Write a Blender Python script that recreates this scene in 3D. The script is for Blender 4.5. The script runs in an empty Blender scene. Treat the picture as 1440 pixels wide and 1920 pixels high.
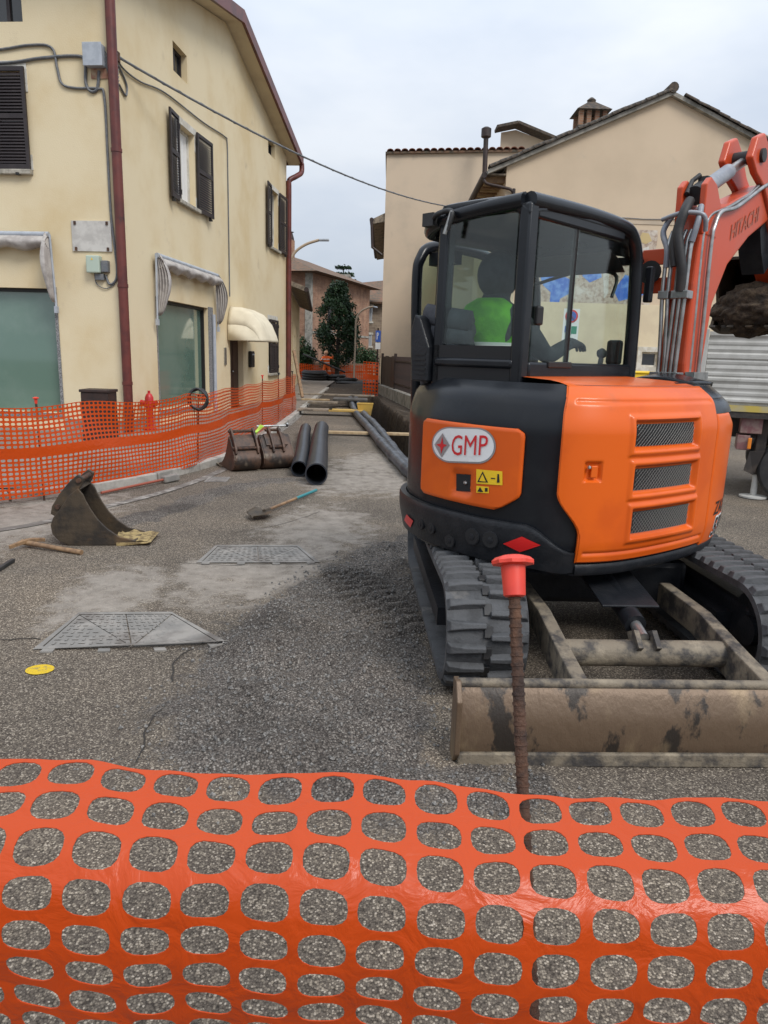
import bpy, math, random
from mathutils import Vector as V, Matrix, noise as mn
rnd = random.Random(11)
S = bpy.context.scene
col = S.collection
R = math.radians
# ------------------------------------------------------------------ camera
FPX, TH, RO, CH = 1331.0, R(12.5), R(1.8), 1.7
CAM = V((0, 0, CH))
_fw = V((0, math.cos(TH), -math.sin(TH))); _r0 = V((1, 0, 0)); _u0 = V((0, math.sin(TH), math.cos(TH)))
_ri = _r0 * math.cos(RO) + _u0 * math.sin(RO); _up = _u0 * math.cos(RO) - _r0 * math.sin(RO)
cd = bpy.data.cameras.new('camera'); co = bpy.data.objects.new('camera', cd); col.objects.link(co)
cm = Matrix((_ri, _up, -_fw)).transposed().to_4x4(); cm.translation = CAM
co.matrix_world = cm
cd.sensor_fit = 'VERTICAL'; cd.sensor_height = 36; cd.sensor_width = 27; cd.lens = 36 * FPX / 1920
cd.clip_start = .05; cd.clip_end = 3000
S.camera = co
# ------------------------------------------------------------------ sky and sun: overcast day
SUN_EL, SUN_AZ = R(46), R(142)          # azimuth clockwise from +Y
w = bpy.data.worlds.new('World'); S.world = w; w.use_nodes = True
nt = w.node_tree; nt.nodes.clear()
def N(t, **k):
    n = nt.nodes.new(t)
    for a, b in k.items(): setattr(n, a, b)
    return n
L = lambda a, b: nt.links.new(a, b)
sky = N('ShaderNodeTexSky', sky_type='NISHITA'); sky.sun_disc = False
sky.sun_elevation = SUN_EL; sky.sun_rotation = SUN_AZ
tc = N('ShaderNodeTexCoord'); sep = N('ShaderNodeSeparateXYZ'); L(tc.outputs['Generated'], sep.inputs[0])
mx = N('ShaderNodeMath', operation='MAXIMUM'); L(sep.outputs[2], mx.inputs[0]); mx.inputs[1].default_value = 0
ma = N('ShaderNodeMath', operation='MULTIPLY_ADD'); L(mx.outputs[0], ma.inputs[0]); ma.inputs[1].default_value = 1.0; ma.inputs[2].default_value = .58
nz = N('ShaderNodeTexNoise'); nz.inputs['Scale'].default_value = 2.2; nz.inputs['Detail'].default_value = 5; nz.inputs['Roughness'].default_value = .5
mpg = N('ShaderNodeMapping'); mpg.inputs['Scale'].default_value = (1, 1, 2.6); L(tc.outputs['Generated'], mpg.inputs[0]); L(mpg.outputs[0], nz.inputs[0])
mr = N('ShaderNodeMapRange'); L(nz.outputs[0], mr.inputs[0]); mr.inputs[1].default_value = .3; mr.inputs[2].default_value = .7; mr.inputs[3].default_value = .86; mr.inputs[4].default_value = 1.10
mm = N('ShaderNodeMath', operation='MULTIPLY'); L(ma.outputs[0], mm.inputs[0]); L(mr.outputs[0], mm.inputs[1])
cr = N('ShaderNodeValToRGB'); L(nz.outputs[0], cr.inputs[0])
cr.color_ramp.elements[0].position = .36; cr.color_ramp.elements[0].color = (.74, .84, 1, 1)
cr.color_ramp.elements[1].position = .62; cr.color_ramp.elements[1].color = (.88, .93, 1, 1)
vm = N('ShaderNodeVectorMath', operation='SCALE'); L(cr.outputs[0], vm.inputs[0]); L(mm.outputs[0], vm.inputs['Scale'])
vs = N('ShaderNodeVectorMath', operation='SCALE'); L(sky.outputs[0], vs.inputs[0]); vs.inputs['Scale'].default_value = .1
mixw = N('ShaderNodeMix', data_type='RGBA'); mixw.inputs[0].default_value = .92
L(vs.outputs[0], mixw.inputs[6]); L(vm.outputs[0], mixw.inputs[7])
bg = N('ShaderNodeBackground'); L(mixw.outputs[2], bg.inputs[0]); bg.inputs[1].default_value = 1.0
ow = N('ShaderNodeOutputWorld'); L(bg.outputs[0], ow.inputs[0])
sd = bpy.data.lights.new('sun', 'SUN'); sd.energy = 1.9; sd.angle = R(22); sd.color = (1, .96, .9)
so = bpy.data.objects.new('sun', sd); col.objects.link(so)
sv = V((math.sin(SUN_AZ) * math.cos(SUN_EL), math.cos(SUN_AZ) * math.cos(SUN_EL), math.sin(SUN_EL)))
so.rotation_euler = sv.to_track_quat('Z', 'Y').to_euler()
so.location = (0, -5, 20)
vsn = S.view_settings; vsn.view_transform = 'Standard'; vsn.look = 'None'; vsn.exposure = 0.18; vsn.gamma = 1; vsn.use_curve_mapping = False
S.render.engine = 'CYCLES'

# ------------------------------------------------------------------ pixel rays (to find where things stand)
def ray(px, py): return _fw + _ri * ((px - 720) / FPX) + _up * ((960 - py) / FPX)
def gz(px, py, z=0.0):
    d = ray(px, py); return CAM + d * ((z - CH) / d.z)
def gy(px, py, y):
    d = ray(px, py); return CAM + d * (y / d.y)
def onp(px, py, p0, n):
    d = ray(px, py); return CAM + d * ((p0 - CAM).dot(n) / d.dot(n))

# ------------------------------------------------------------------ materials
MATS = {}
def mat(name, base, rough=.6, metal=0., c2=None, ns=3., lo=.42, hi=.62, c3=None, ns3=.6, lo3=.5, hi3=.7, bump=0., bs=60., spec=.5, coat=0., vstretch=1.):
    if name in MATS: return MATS[name]
    m = bpy.data.materials.new(name); m.use_nodes = True; t = m.node_tree; p = t.nodes['Principled BSDF']
    def nn(ty): return t.nodes.new(ty)
    p.inputs['Roughness'].default_value = rough; p.inputs['Metallic'].default_value = metal
    p.inputs['Specular IOR Level'].default_value = spec; p.inputs['Coat Weight'].default_value = coat; p.inputs['Coat Roughness'].default_value = .08
    p.inputs['Base Color'].default_value = (*base, 1)
    tcn = nn('ShaderNodeTexCoord'); mp = nn('ShaderNodeMapping'); mp.inputs['Scale'].default_value = (1, 1, vstretch)
    t.links.new(tcn.outputs['Object'], mp.inputs[0])
    last = None
    def noise(sc, det=7, ro=.6):
        n = nn('ShaderNodeTexNoise'); n.inputs['Scale'].default_value = sc; n.inputs['Detail'].default_value = det; n.inputs['Roughness'].default_value = ro
        t.links.new(mp.outputs[0], n.inputs[0]); return n
    def layer(prev, prevcol, c, sc, a, b):
        n = noise(sc); r = nn('ShaderNodeMapRange'); r.interpolation_type = 'SMOOTHSTEP'
        t.links.new(n.outputs[0], r.inputs[0]); r.inputs[1].default_value = a; r.inputs[2].default_value = b
        x = nn('ShaderNodeMix'); x.data_type = 'RGBA'; t.links.new(r.outputs[0], x.inputs[0])
        if prev: t.links.new(prev, x.inputs[6])
        else: x.inputs[6].default_value = (*prevcol, 1)
        x.inputs[7].default_value = (*c, 1); return x.outputs[2]
    if c2: last = layer(last, base, c2, ns, lo, hi)
    if c3: last = layer(last, base, c3, ns3, lo3, hi3)
    if last: t.links.new(last, p.inputs['Base Color'])
    if bump:
        n = noise(bs, 4); b = nn('ShaderNodeBump'); b.inputs['Strength'].default_value = bump; b.inputs['Distance'].default_value = .02
        t.links.new(n.outputs[0], b.inputs['Height']); t.links.new(b.outputs[0], p.inputs['Normal'])
    MATS[name] = m; return m
def glass(name, tint=(.75, .85, .82), opac=.12):
    m = bpy.data.materials.new(name); m.use_nodes = True; t = m.node_tree; t.nodes.clear()
    o = t.nodes.new('ShaderNodeOutputMaterial'); tr = t.nodes.new('ShaderNodeBsdfTransparent'); tr.inputs[0].default_value = (*tint, 1)
    gl = t.nodes.new('ShaderNodeBsdfGlossy'); gl.inputs['Roughness'].default_value = .03
    fr = t.nodes.new('ShaderNodeLayerWeight'); fr.inputs[0].default_value = .5
    pw = t.nodes.new('ShaderNodeMath'); pw.operation = 'POWER'; pw.inputs[1].default_value = 4.5; t.links.new(fr.outputs['Facing'], pw.inputs[0])
    ad = t.nodes.new('ShaderNodeMath'); ad.operation = 'MULTIPLY_ADD'; ad.inputs[1].default_value = .75; ad.inputs[2].default_value = .04; t.links.new(pw.outputs[0], ad.inputs[0])
    mi = t.nodes.new('ShaderNodeMixShader'); t.links.new(ad.outputs[0], mi.inputs[0]); t.links.new(tr.outputs[0], mi.inputs[1]); t.links.new(gl.outputs[0], mi.inputs[2])
    t.links.new(mi.outputs[0], o.inputs[0]); return m

# ------------------------------------------------------------------ mesh building
def frame(origin, yaw):            # yaw clockwise from +Y; local x = right, y = forward
    return Matrix.Translation(V(origin)) @ Matrix.Rotation(-yaw, 4, 'Z')
MW = {}
def empty(name, loc, label=None, cat=None, group=None, yaw=0.):
    o = bpy.data.objects.new(name, None); col.objects.link(o); o.empty_display_size = .2
    m = frame(loc, yaw); o.matrix_world = m; MW[o] = m
    tag(o, label, cat, group); return o
def tag(o, label=None, cat=None, group=None, kind=None):
    if label: o['label'] = label
    if cat: o['category'] = cat
    if group: o['group'] = group
    if kind: o['kind'] = kind
    return o
class MB:
    def __init__(s, A=None): s.v = []; s.f = []; s.mi = []; s.A = A or Matrix.Identity(4); s.m = 0
    def add(s, vs, fs):
        o = len(s.v); s.v += [V(x) for x in vs]; s.f += [tuple(i + o for i in f) for f in fs]; s.mi += [s.m] * len(fs); return s
    def box(s, x0, x1, y0, y1, z0, z1, M=None):
        vs = [V((x, y, z)) for x in (x0, x1) for y in (y0, y1) for z in (z0, z1)]
        if M: vs = [M @ q for q in vs]
        return s.add(vs, [(0, 1, 3, 2), (4, 6, 7, 5), (0, 4, 5, 1), (2, 3, 7, 6), (0, 2, 6, 4), (1, 5, 7, 3)])
    def bar(s, a, b, wx, wy, upv=(0, 0, 1)):
        a, b = V(a), V(b); d = (b - a).normalized(); u = V(upv)
        if abs(d.dot(u)) > .98: u = V((0, 1, 0))
        x = d.cross(u).normalized(); y = x.cross(d)
        vs = [p + x * (i * wx / 2) + y * (j * wy / 2) for p in (a, b) for i, j in ((-1, -1), (1, -1), (1, 1), (-1, 1))]
        return s.add(vs, [(3, 2, 1, 0), (4, 5, 6, 7), (0, 1, 5, 4), (1, 2, 6, 5), (2, 3, 7, 6), (3, 0, 4, 7)])
    def tube(s, pts, r, n=8, caps=True, closed=False):
        pts = [V(p) for p in pts]; m = len(pts); rs = r if isinstance(r, (list, tuple)) else [r] * m
        prev = None; vs = []
        for i, p in enumerate(pts):
            if closed: d = pts[(i + 1) % m] - pts[i - 1]
            else: d = pts[min(i + 1, m - 1)] - pts[max(i - 1, 0)]
            d = d.normalized() if d.length > 1e-9 else V((0, 0, 1))
            if prev is None:
                u = V((0, 0, 1)) if abs(d.z) < .9 else V((1, 0, 0)); x = d.cross(u).normalized()
            else: x = (prev - d * prev.dot(d)).normalized()
            prev = x; y = d.cross(x)
            vs += [p + x * (rs[i] * math.cos(2 * math.pi * k / n)) + y * (rs[i] * math.sin(2 * math.pi * k / n)) for k in range(n)]
        fs = []
        for i in range(m if closed else m - 1):
            j = (i + 1) % m
            for k in range(n): fs.append((i * n + k, i * n + (k + 1) % n, j * n + (k + 1) % n, j * n + k))
        if caps and not closed: fs += [tuple(range(n - 1, -1, -1)), tuple((m - 1) * n + k for k in range(n))]
        return s.add(vs, fs)
    def prism(s, poly, axis, a, b):     # poly of 2-D points extruded along axis between a and b
        def mk(p, t):
            return {'x': (t, p[0], p[1]), 'y': (p[0], t, p[1]), 'z': (p[0], p[1], t)}[axis]
        n = len(poly); vs = [mk(p, a) for p in poly] + [mk(p, b) for p in poly]
        return s.add(vs, [tuple(range(n - 1, -1, -1)), tuple(range(n, 2 * n))] + [(i, (i + 1) % n, n + (i + 1) % n, n + i) for i in range(n)])
    def lathe(s, prof, n=16, c=(0, 0, 0), M=None):
        vs = []; c = V(c)
        for r, z in prof:
            for k in range(n):
                p = V((r * math.cos(2 * math.pi * k / n), r * math.sin(2 * math.pi * k / n), z)); vs.append((M @ p if M else p) + c)
        m = len(prof)
        fs = [(i * n + k, i * n + (k + 1) % n, (i + 1) * n + (k + 1) % n, (i + 1) * n + k) for i in range(m - 1) for k in range(n)]
        fs += [tuple(range(n - 1, -1, -1)), tuple((m - 1) * n + k for k in range(n))]
        return s.add(vs, fs)
    def grid(s, fn, nu, nv, flip=False):
        vs = [fn(i / nu, j / nv) for j in range(nv + 1) for i in range(nu + 1)]; W = nu + 1
        fs = [(j * W + i, j * W + i + 1, (j + 1) * W + i + 1, (j + 1) * W + i) for j in range(nv) for i in range(nu)]
        if flip: fs = [f[::-1] for f in fs]
        return s.add(vs, fs)
    def ico(s, c, r, sub=1, jit=0., sc=(1, 1, 1), M=None):
        import bmesh
        bm = bmesh.new(); bmesh.ops.create_icosphere(bm, subdivisions=sub, radius=1)
        vs = []
        for q in bm.verts:
            k = 1 + jit * (rnd.random() - .5) * 2
            p = V((q.co.x * sc[0], q.co.y * sc[1], q.co.z * sc[2])) * (r * k)
            vs.append((M @ p if M else p) + V(c))
        fs = [tuple(x.index for x in f.verts) for f in bm.faces]; bm.free(); return s.add(vs, fs)
    def build(s, name, m, parent=None, smooth=None, bevel=0., seg=2, solid=0., sub=0, kind=None, label=None, cat=None, group=None):
        me = bpy.data.meshes.new(name)
        Mx = s.A
        if parent is not None and parent in MW: Mx = MW[parent].inverted() @ s.A
        me.from_pydata([Mx @ q for q in s.v], [], s.f); me.validate(); me.update()
        for x in (m if isinstance(m, (list, tuple)) else [m]): me.materials.append(x)
        if isinstance(m, (list, tuple)) and len(me.polygons) == len(s.mi): me.polygons.foreach_set('material_index', s.mi)
        o = bpy.data.objects.new(name, me); col.objects.link(o)
        if parent is not None: o.parent = parent; MW[o] = MW[parent]
        else: MW[o] = Matrix.Identity(4)
        if smooth is not None:
            me.shade_smooth()
            if smooth < 180: me.set_sharp_from_angle(angle=R(smooth))
        if solid:
            q = o.modifiers.new('solid', 'SOLIDIFY'); q.thickness = solid; q.offset = 0
        if sub:
            q = o.modifiers.new('sub', 'SUBSURF'); q.levels = sub; q.render_levels = sub
        if bevel:
            q = o.modifiers.new('bevel', 'BEVEL'); q.width = bevel; q.segments = seg; q.limit_method = 'ANGLE'; q.angle_limit = R(35)
        tag(o, label, cat, group, kind); return o
def dupe(src, parent, M):         # a copy sharing mesh data, M in the parent's frame
    o = src.copy(); col.objects.link(o); o.parent = parent; o.matrix_basis = M; MW[o] = MW[parent] if parent else M; return o
def catmull(pts, n=8, closed=False):
    pts = [V(p) for p in pts]; out = []; m = len(pts)
    for i in range(m if closed else m - 1):
        g = (lambda k: pts[k % m]) if closed else (lambda k: pts[max(0, min(m - 1, k))])
        p0, p1, p2, p3 = g(i - 1), g(i), g(i + 1), g(i + 2)
        for k in range(n):
            t = k / n; out.append(.5 * ((2 * p1) + (p2 - p0) * t + (2 * p0 - 5 * p1 + 4 * p2 - p3) * t * t + (3 * p1 - p0 - 3 * p2 + p3) * t ** 3))
    if not closed: out.append(pts[-1])
    return out
def sstep(a, b, x):
    t = max(0., min(1., (x - a) / (b - a))) if b != a else float(x > a); return t * t * (3 - 2 * t)
def holed(mb, x0, x1, z0, z1, holes, fn, depth=.2):   # wall rectangle with openings and their reveals; fn(x, z, d) -> point, d into the wall
    xs = sorted({x0, x1, *[h[0] for h in holes], *[h[1] for h in holes]}); zs = sorted({z0, z1, *[h[2] for h in holes], *[h[3] for h in holes]})
    for i in range(len(xs) - 1):
        for j in range(len(zs) - 1):
            cx, cz = (xs[i] + xs[i + 1]) / 2, (zs[j] + zs[j + 1]) / 2
            if any(h[0] < cx < h[1] and h[2] < cz < h[3] for h in holes): continue
            mb.add([fn(xs[i], zs[j], 0), fn(xs[i + 1], zs[j], 0), fn(xs[i + 1], zs[j + 1], 0), fn(xs[i], zs[j + 1], 0)], [(0, 1, 2, 3)])
    for a, b, c, d in holes:
        q = [(a, c), (b, c), (b, d), (a, d)]
        for k in range(4):
            p, r = q[k], q[(k + 1) % 4]
            mb.add([fn(*p, 0), fn(*p, depth), fn(*r, depth), fn(*r, 0)], [(0, 1, 2, 3)])
    return mb
# ------------------------------------------------------------------ material set
M_cream = mat('cream_plaster', (.70, .595, .40), .9, c2=(.62, .49, .285), ns=.55, lo=.4, hi=.7, c3=(.52, .42, .28), ns3=1.5, lo3=.6, hi3=.8, bump=.2, bs=45)
M_peach = mat('peach_plaster', (.60, .475, .34), .9, c2=(.52, .41, .29), ns=.35, lo=.4, hi=.75, c3=(.45, .38, .29), ns3=1.1, lo3=.62, hi3=.85, bump=.12, bs=40)
M_peach2 = mat('aged_plaster', (.55, .44, .325), .9, c2=(.45, .37, .28), ns=.45, lo=.45, hi=.7, c3=(.24, .21, .17), ns3=1.3, lo3=.66, hi3=.85, bump=.15, bs=30)
M_paleband = mat('pale_plaster', (.66, .56, .39), .9, c2=(.6, .5, .35), ns=1.2, bump=.1)
M_whitetrim = mat('white_trim', (.62, .60, .54), .85, c2=(.48, .45, .38), ns=5, bump=.1)
M_stonesill = mat('stone_sill', (.40, .37, .31), .9, c2=(.26, .24, .2), ns=9, bump=.3)
M_shutter = mat('shutter_brown', (.020, .014, .015), .55, c2=(.03, .022, .022), ns=4)
M_redmetal = mat('red_brown_metal', (.135, .030, .022), .45, c2=(.085, .02, .017), ns=3, c3=(.03, .012, .012), ns3=2.2, lo3=.6, hi3=.72)
M_grey = mat('grey_plastic', (.40, .43, .47), .5, c2=(.33, .36, .40), ns=6)
M_cable = mat('grey_cable', (.12, .13, .145), .6, c2=(.17, .17, .17), ns=20)
M_black = mat('black_rubber', (.018, .018, .019), .6, c2=(.03, .029, .028), ns=8, bump=.1)
M_awning = mat('awning_cloth', (.46, .43, .40), .85, c2=(.34, .31, .29), ns=6, bump=.2, bs=25)
M_awning2 = mat('cream_cloth', (.70, .63, .48), .8, c2=(.62, .55, .41), ns=2)
M_granite = mat('granite', (.30, .30, .30), .6, c2=(.10, .10, .10), ns=70, lo=.45, hi=.55)
M_shopglass = mat('shop_glass', (.11, .19, .15), .05, c2=(.15, .23, .19), ns=.6, spec=.8, coat=1.)
M_darkglass = mat('dark_glass', (.02, .022, .024), .06, spec=.8)
M_wooddoor = mat('brown_door', (.055, .026, .017), .5, c2=(.04, .018, .012), ns=4, vstretch=.2)
M_rooftile = mat('roof_tile', (.16, .095, .06), .95, c2=(.09, .075, .055), ns=4, c3=(.20, .10, .06), ns3=1.4, bump=.5, bs=14)
M_verge = mat('lichen_tile', (.10, .075, .055), .95, c2=(.045, .04, .035), ns=9, c3=(.22, .21, .17), ns3=6, lo3=.6, hi3=.75, bump=.5, bs=25)
M_concrete = mat('weathered_concrete', (.33, .31, .27), .95, c2=(.20, .19, .165), ns=3, c3=(.09, .085, .07), ns3=5, lo3=.6, hi3=.75, bump=.35, bs=30)
M_fencebrown = mat('brown_iron', (.035, .018, .014), .55, c2=(.02, .012, .01), ns=5)
M_rust = mat('rusty_iron', (.085, .042, .025), .85, c2=(.035, .02, .015), ns=30, c3=(.13, .06, .03), ns3=9, bump=.4, bs=120)
M_wood = mat('raw_timber', (.42, .31, .18), .8, c2=(.32, .22, .12), ns=7, vstretch=.3, bump=.15)
M_woodold = mat('old_timber', (.26, .21, .155), .9, c2=(.15, .12, .09), ns=6, c3=(.09, .08, .065), ns3=3, bump=.3)
M_handle = mat('tool_handle', (.27, .165, .085), .7, c2=(.17, .10, .055), ns=14, bump=.1)
M_yellowply = mat('yellow_board', (.50, .32, .06), .7, c2=(.40, .25, .05), ns=5, c3=(.28, .2, .09), ns3=2)
M_teal = mat('teal_grip', (.02, .19, .21), .45)
M_pipe = mat('black_pipe', (.016, .019, .025), .38, c2=(.026, .029, .036), ns=3, c3=(.09, .085, .08), ns3=2.3, lo3=.64, hi3=.8, spec=.45)
M_bucket = mat('worn_bucket_steel', (.062, .044, .027), .6, .1, c2=(.026, .02, .015), ns=4, c3=(.14, .08, .034), ns3=2.6, lo3=.55, hi3=.72, bump=.25, bs=30)
M_bucket2 = mat('brown_bucket_steel', (.095, .052, .033), .55, .2, c2=(.035, .026, .022), ns=5, c3=(.19, .15, .11), ns3=3.5, lo3=.6, hi3=.75, bump=.25, bs=25)
M_mud = mat('yellow_mud', (.34, .25, .11), .9, c2=(.16, .11, .05), ns=18, bump=.6, bs=40)
M_soil = mat('dark_soil', (.04, .026, .017), 1., c2=(.085, .058, .036), ns=16, c3=(.02, .015, .012), ns3=5, bump=1., bs=30)
M_orange = mat('excavator_orange', (.70, .115, .008), .33, c2=(.62, .095, .008), ns=2, c3=(.42, .12, .04), ns3=2.6, lo3=.62, hi3=.9, coat=.12, spec=.35)
M_orange2 = mat('boom_orange', (.52, .065, .018), .4, spec=.35, c2=(.48, .075, .03), ns=3, c3=(.36, .07, .035), ns3=4, lo3=.62, hi3=.78, coat=.1)
M_char = mat('charcoal_paint', (.0085, .010, .013), .24, c2=(.013, .015, .018), ns=3, c3=(.045, .042, .038), ns3=2.2, lo3=.62, hi3=.9, spec=.32)
M_charm = mat('charcoal_cast', (.011, .0125, .0155), .4, spec=.3, c2=(.018, .019, .022), ns=9, c3=(.05, .048, .045), ns3=4, lo3=.68, hi3=.8, bump=.15, bs=60)
M_inner = mat('black_interior', (.008, .008, .009), .7)
M_track = mat('track_rubber', (.072, .074, .078), .75, c2=(.04, .041, .043), ns=7, c3=(.15, .14, .13), ns3=5, lo3=.56, hi3=.75, bump=.25, bs=70)
M_blade = mat('blade_steel', (.135, .09, .057), .48, .3, c2=(.032, .025, .02), ns=6, lo=.54, hi=.60, c3=(.21, .15, .09), ns3=3.2, lo3=.55, hi3=.68, bump=.25, bs=28, vstretch=.5)
M_armsteel = mat('muddy_steel', (.20, .165, .12), .75, .15, c2=(.05, .045, .042), ns=9, c3=(.30, .25, .18), ns3=6, bump=.3, bs=50)
M_chrome = mat('steel_tube', (.42, .42, .41), .35, .85, c2=(.30, .30, .29), ns=12)
M_cyl = mat('grey_cylinder', (.20, .215, .245), .4, .2, c2=(.27, .28, .3), ns=9)
M_red = mat('red_reflector', (.62, .015, .015), .3)
M_yel = mat('sticker_yellow', (.80, .52, .015), .45)
M_white = mat('white_print', (.74, .74, .73), .4)
M_gmpred = mat('red_letter', (.60, .02, .025), .35)
M_silver = mat('silver_print', (.36, .36, .37), .3, .5)
M_blackp = mat('black_print', (.012, .012, .012), .5)
M_alu = mat('aluminium_board', (.46, .45, .42), .6, 0., c2=(.38, .37, .34), ns=3, c3=(.29, .27, .24), ns3=7, lo3=.6, hi3=.75)
M_truckdark = mat('truck_chassis', (.035, .03, .028), .8, c2=(.07, .055, .045), ns=6, bump=.2)
M_tail = mat('dusty_red_lamp', (.20, .085, .085), .5, c2=(.26, .17, .15), ns=9)
M_orlamp = mat('orange_reflector', (.75, .22, .02), .35)
M_hyd = mat('hydrant_red', (.50, .018, .022), .4, c2=(.38, .02, .02), ns=8)
M_hivis_o = mat('hivis_orange', (.85, .15, .02), .8, c2=(.75, .12, .02), ns=5)
M_hivis_g = mat('hivis_green', (.10, .36, .015), .85, c2=(.06, .24, .012), ns=9, bump=.4, bs=20)
M_refl = mat('reflective_tape', (.62, .62, .58), .4)
M_skin = mat('skin', (.50, .29, .2), .6)
M_cloth = mat('dark_jacket', (.022, .024, .028), .9, c2=(.035, .037, .042), ns=15, bump=.2)
M_quilt = mat('quilted_seat', (.060, .062, .072), .8, c2=(.04, .042, .05), ns=10, bump=.2)
M_leafd = mat('dark_leaf', (.010, .026, .010), .5, c2=(.022, .05, .016), ns=1.6, lo=.4, hi=.6, spec=.3)
M_leafg = mat('green_leaf', (.022, .05, .018), .5, c2=(.04, .08, .028), ns=2, spec=.3)
M_bark = mat('bark', (.06, .045, .035), .95, c2=(.03, .025, .02), ns=9, bump=.5)
M_capred = mat('red_cap', (.70, .055, .03), .45, c2=(.60, .045, .028), ns=9)
M_paintw = mat('worn_line', (.30, .28, .25), .9, c2=(.14, .125, .11), ns=9, lo=.40, hi=.55, c3=(.13, .115, .10), ns3=2.2, lo3=.48, hi3=.6, bump=.3)
M_painty = mat('yellow_spray', (.62, .42, .015), .85, c2=(.34, .25, .07), ns=40, lo=.5, hi=.66, bump=.4, bs=150)
M_kerb = mat('kerb_stone', (.40, .375, .335), .9, c2=(.25, .235, .21), ns=4, bump=.3)
M_paving = mat('sidewalk', (.24, .20, .165), .9, c2=(.17, .145, .12), ns=2.5, bump=.25)
M_castiron = mat('cast_iron', (.19, .18, .165), .75, 0., c2=(.27, .25, .225), ns=4, c3=(.115, .10, .088), ns3=2.5)
M_glasscab = glass('cab_glass', (.87, .93, .91)); M_glassdoor = glass('door_glass', (.78, .87, .79))
def net_mat(name, c, cd):
    m = bpy.data.materials.new(name); m.use_nodes = True; t = m.node_tree; p = t.nodes['Principled BSDF']
    p.inputs['Base Color'].default_value = (*c, 1); p.inputs['Roughness'].default_value = .3; p.inputs['Specular IOR Level'].default_value = .45
    tr = t.nodes.new('ShaderNodeBsdfTranslucent'); tr.inputs[0].default_value = (*cd, 1)
    mi = t.nodes.new('ShaderNodeMixShader'); mi.inputs[0].default_value = .25
    n = t.nodes.new('ShaderNodeTexNoise'); n.inputs['Scale'].default_value = 16; n.inputs['Detail'].default_value = 5; n.inputs['Distortion'].default_value = 1.2; b = t.nodes.new('ShaderNodeBump'); b.inputs['Strength'].default_value = .35; b.inputs['Distance'].default_value = .02
    tcn = t.nodes.new('ShaderNodeTexCoord'); t.links.new(tcn.outputs['Object'], n.inputs[0]); t.links.new(n.outputs[0], b.inputs['Height']); t.links.new(b.outputs[0], p.inputs['Normal'])
    o = t.nodes['Material Output']; t.links.new(p.outputs[0], mi.inputs[1]); t.links.new(tr.outputs[0], mi.inputs[2]); t.links.new(mi.outputs[0], o.inputs[0]); return m
M_net = net_mat('orange_mesh', (.58, .068, .006), (.62, .08, .006))
def brick_mat(name, c1, c2, mort, sc=1., bw=.25, bh=.07):
    m = bpy.data.materials.new(name); m.use_nodes = True; t = m.node_tree; p = t.nodes['Principled BSDF']; p.inputs['Roughness'].default_value = .95
    tcn = t.nodes.new('ShaderNodeTexCoord'); b = t.nodes.new('ShaderNodeTexBrick'); sp = t.nodes.new('ShaderNodeSeparateXYZ'); cb = t.nodes.new('ShaderNodeCombineXYZ')
    ad = t.nodes.new('ShaderNodeMath'); ad.operation = 'ADD'
    t.links.new(tcn.outputs['Object'], sp.inputs[0]); t.links.new(sp.outputs[0], ad.inputs[0]); t.links.new(sp.outputs[1], ad.inputs[1])
    t.links.new(ad.outputs[0], cb.inputs[0]); t.links.new(sp.outputs[2], cb.inputs[1]); t.links.new(cb.outputs[0], b.inputs[0])
    b.inputs['Scale'].default_value = sc; b.inputs['Brick Width'].default_value = bw; b.inputs['Row Height'].default_value = bh; b.inputs['Mortar Size'].default_value = .008
    b.inputs['Color1'].default_value = (*c1, 1); b.inputs['Color2'].default_value = (*c2, 1); b.inputs['Mortar'].default_value = (*mort, 1)
    n = t.nodes.new('ShaderNodeTexNoise'); n.inputs['Scale'].default_value = 1.3; n.inputs['Detail'].default_value = 8; t.links.new(tcn.outputs['Object'], n.inputs[0])
    x = t.nodes.new('ShaderNodeMix'); x.data_type = 'RGBA'; x.blend_type = 'MULTIPLY'; x.inputs[0].default_value = .7
    r = t.nodes.new('ShaderNodeValToRGB'); r.color_ramp.elements[0].position = .35; r.color_ramp.elements[0].color = (.55, .5, .48, 1); r.color_ramp.elements[1].position = .65; r.color_ramp.elements[1].color = (1.25, 1.2, 1.1, 1)
    t.links.new(n.outputs[0], r.inputs[0]); t.links.new(b.outputs[0], x.inputs[6]); t.links.new(r.outputs[0], x.inputs[7]); t.links.new(x.outputs[2], p.inputs[0]); return m
M_brick = brick_mat('old_brick', (.27, .125, .075), (.34, .19, .12), (.30, .25, .2))
M_stone = brick_mat('rubble_stone', (.30, .24, .18), (.20, .155, .12), (.32, .28, .23), 1., .42, .2)
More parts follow.
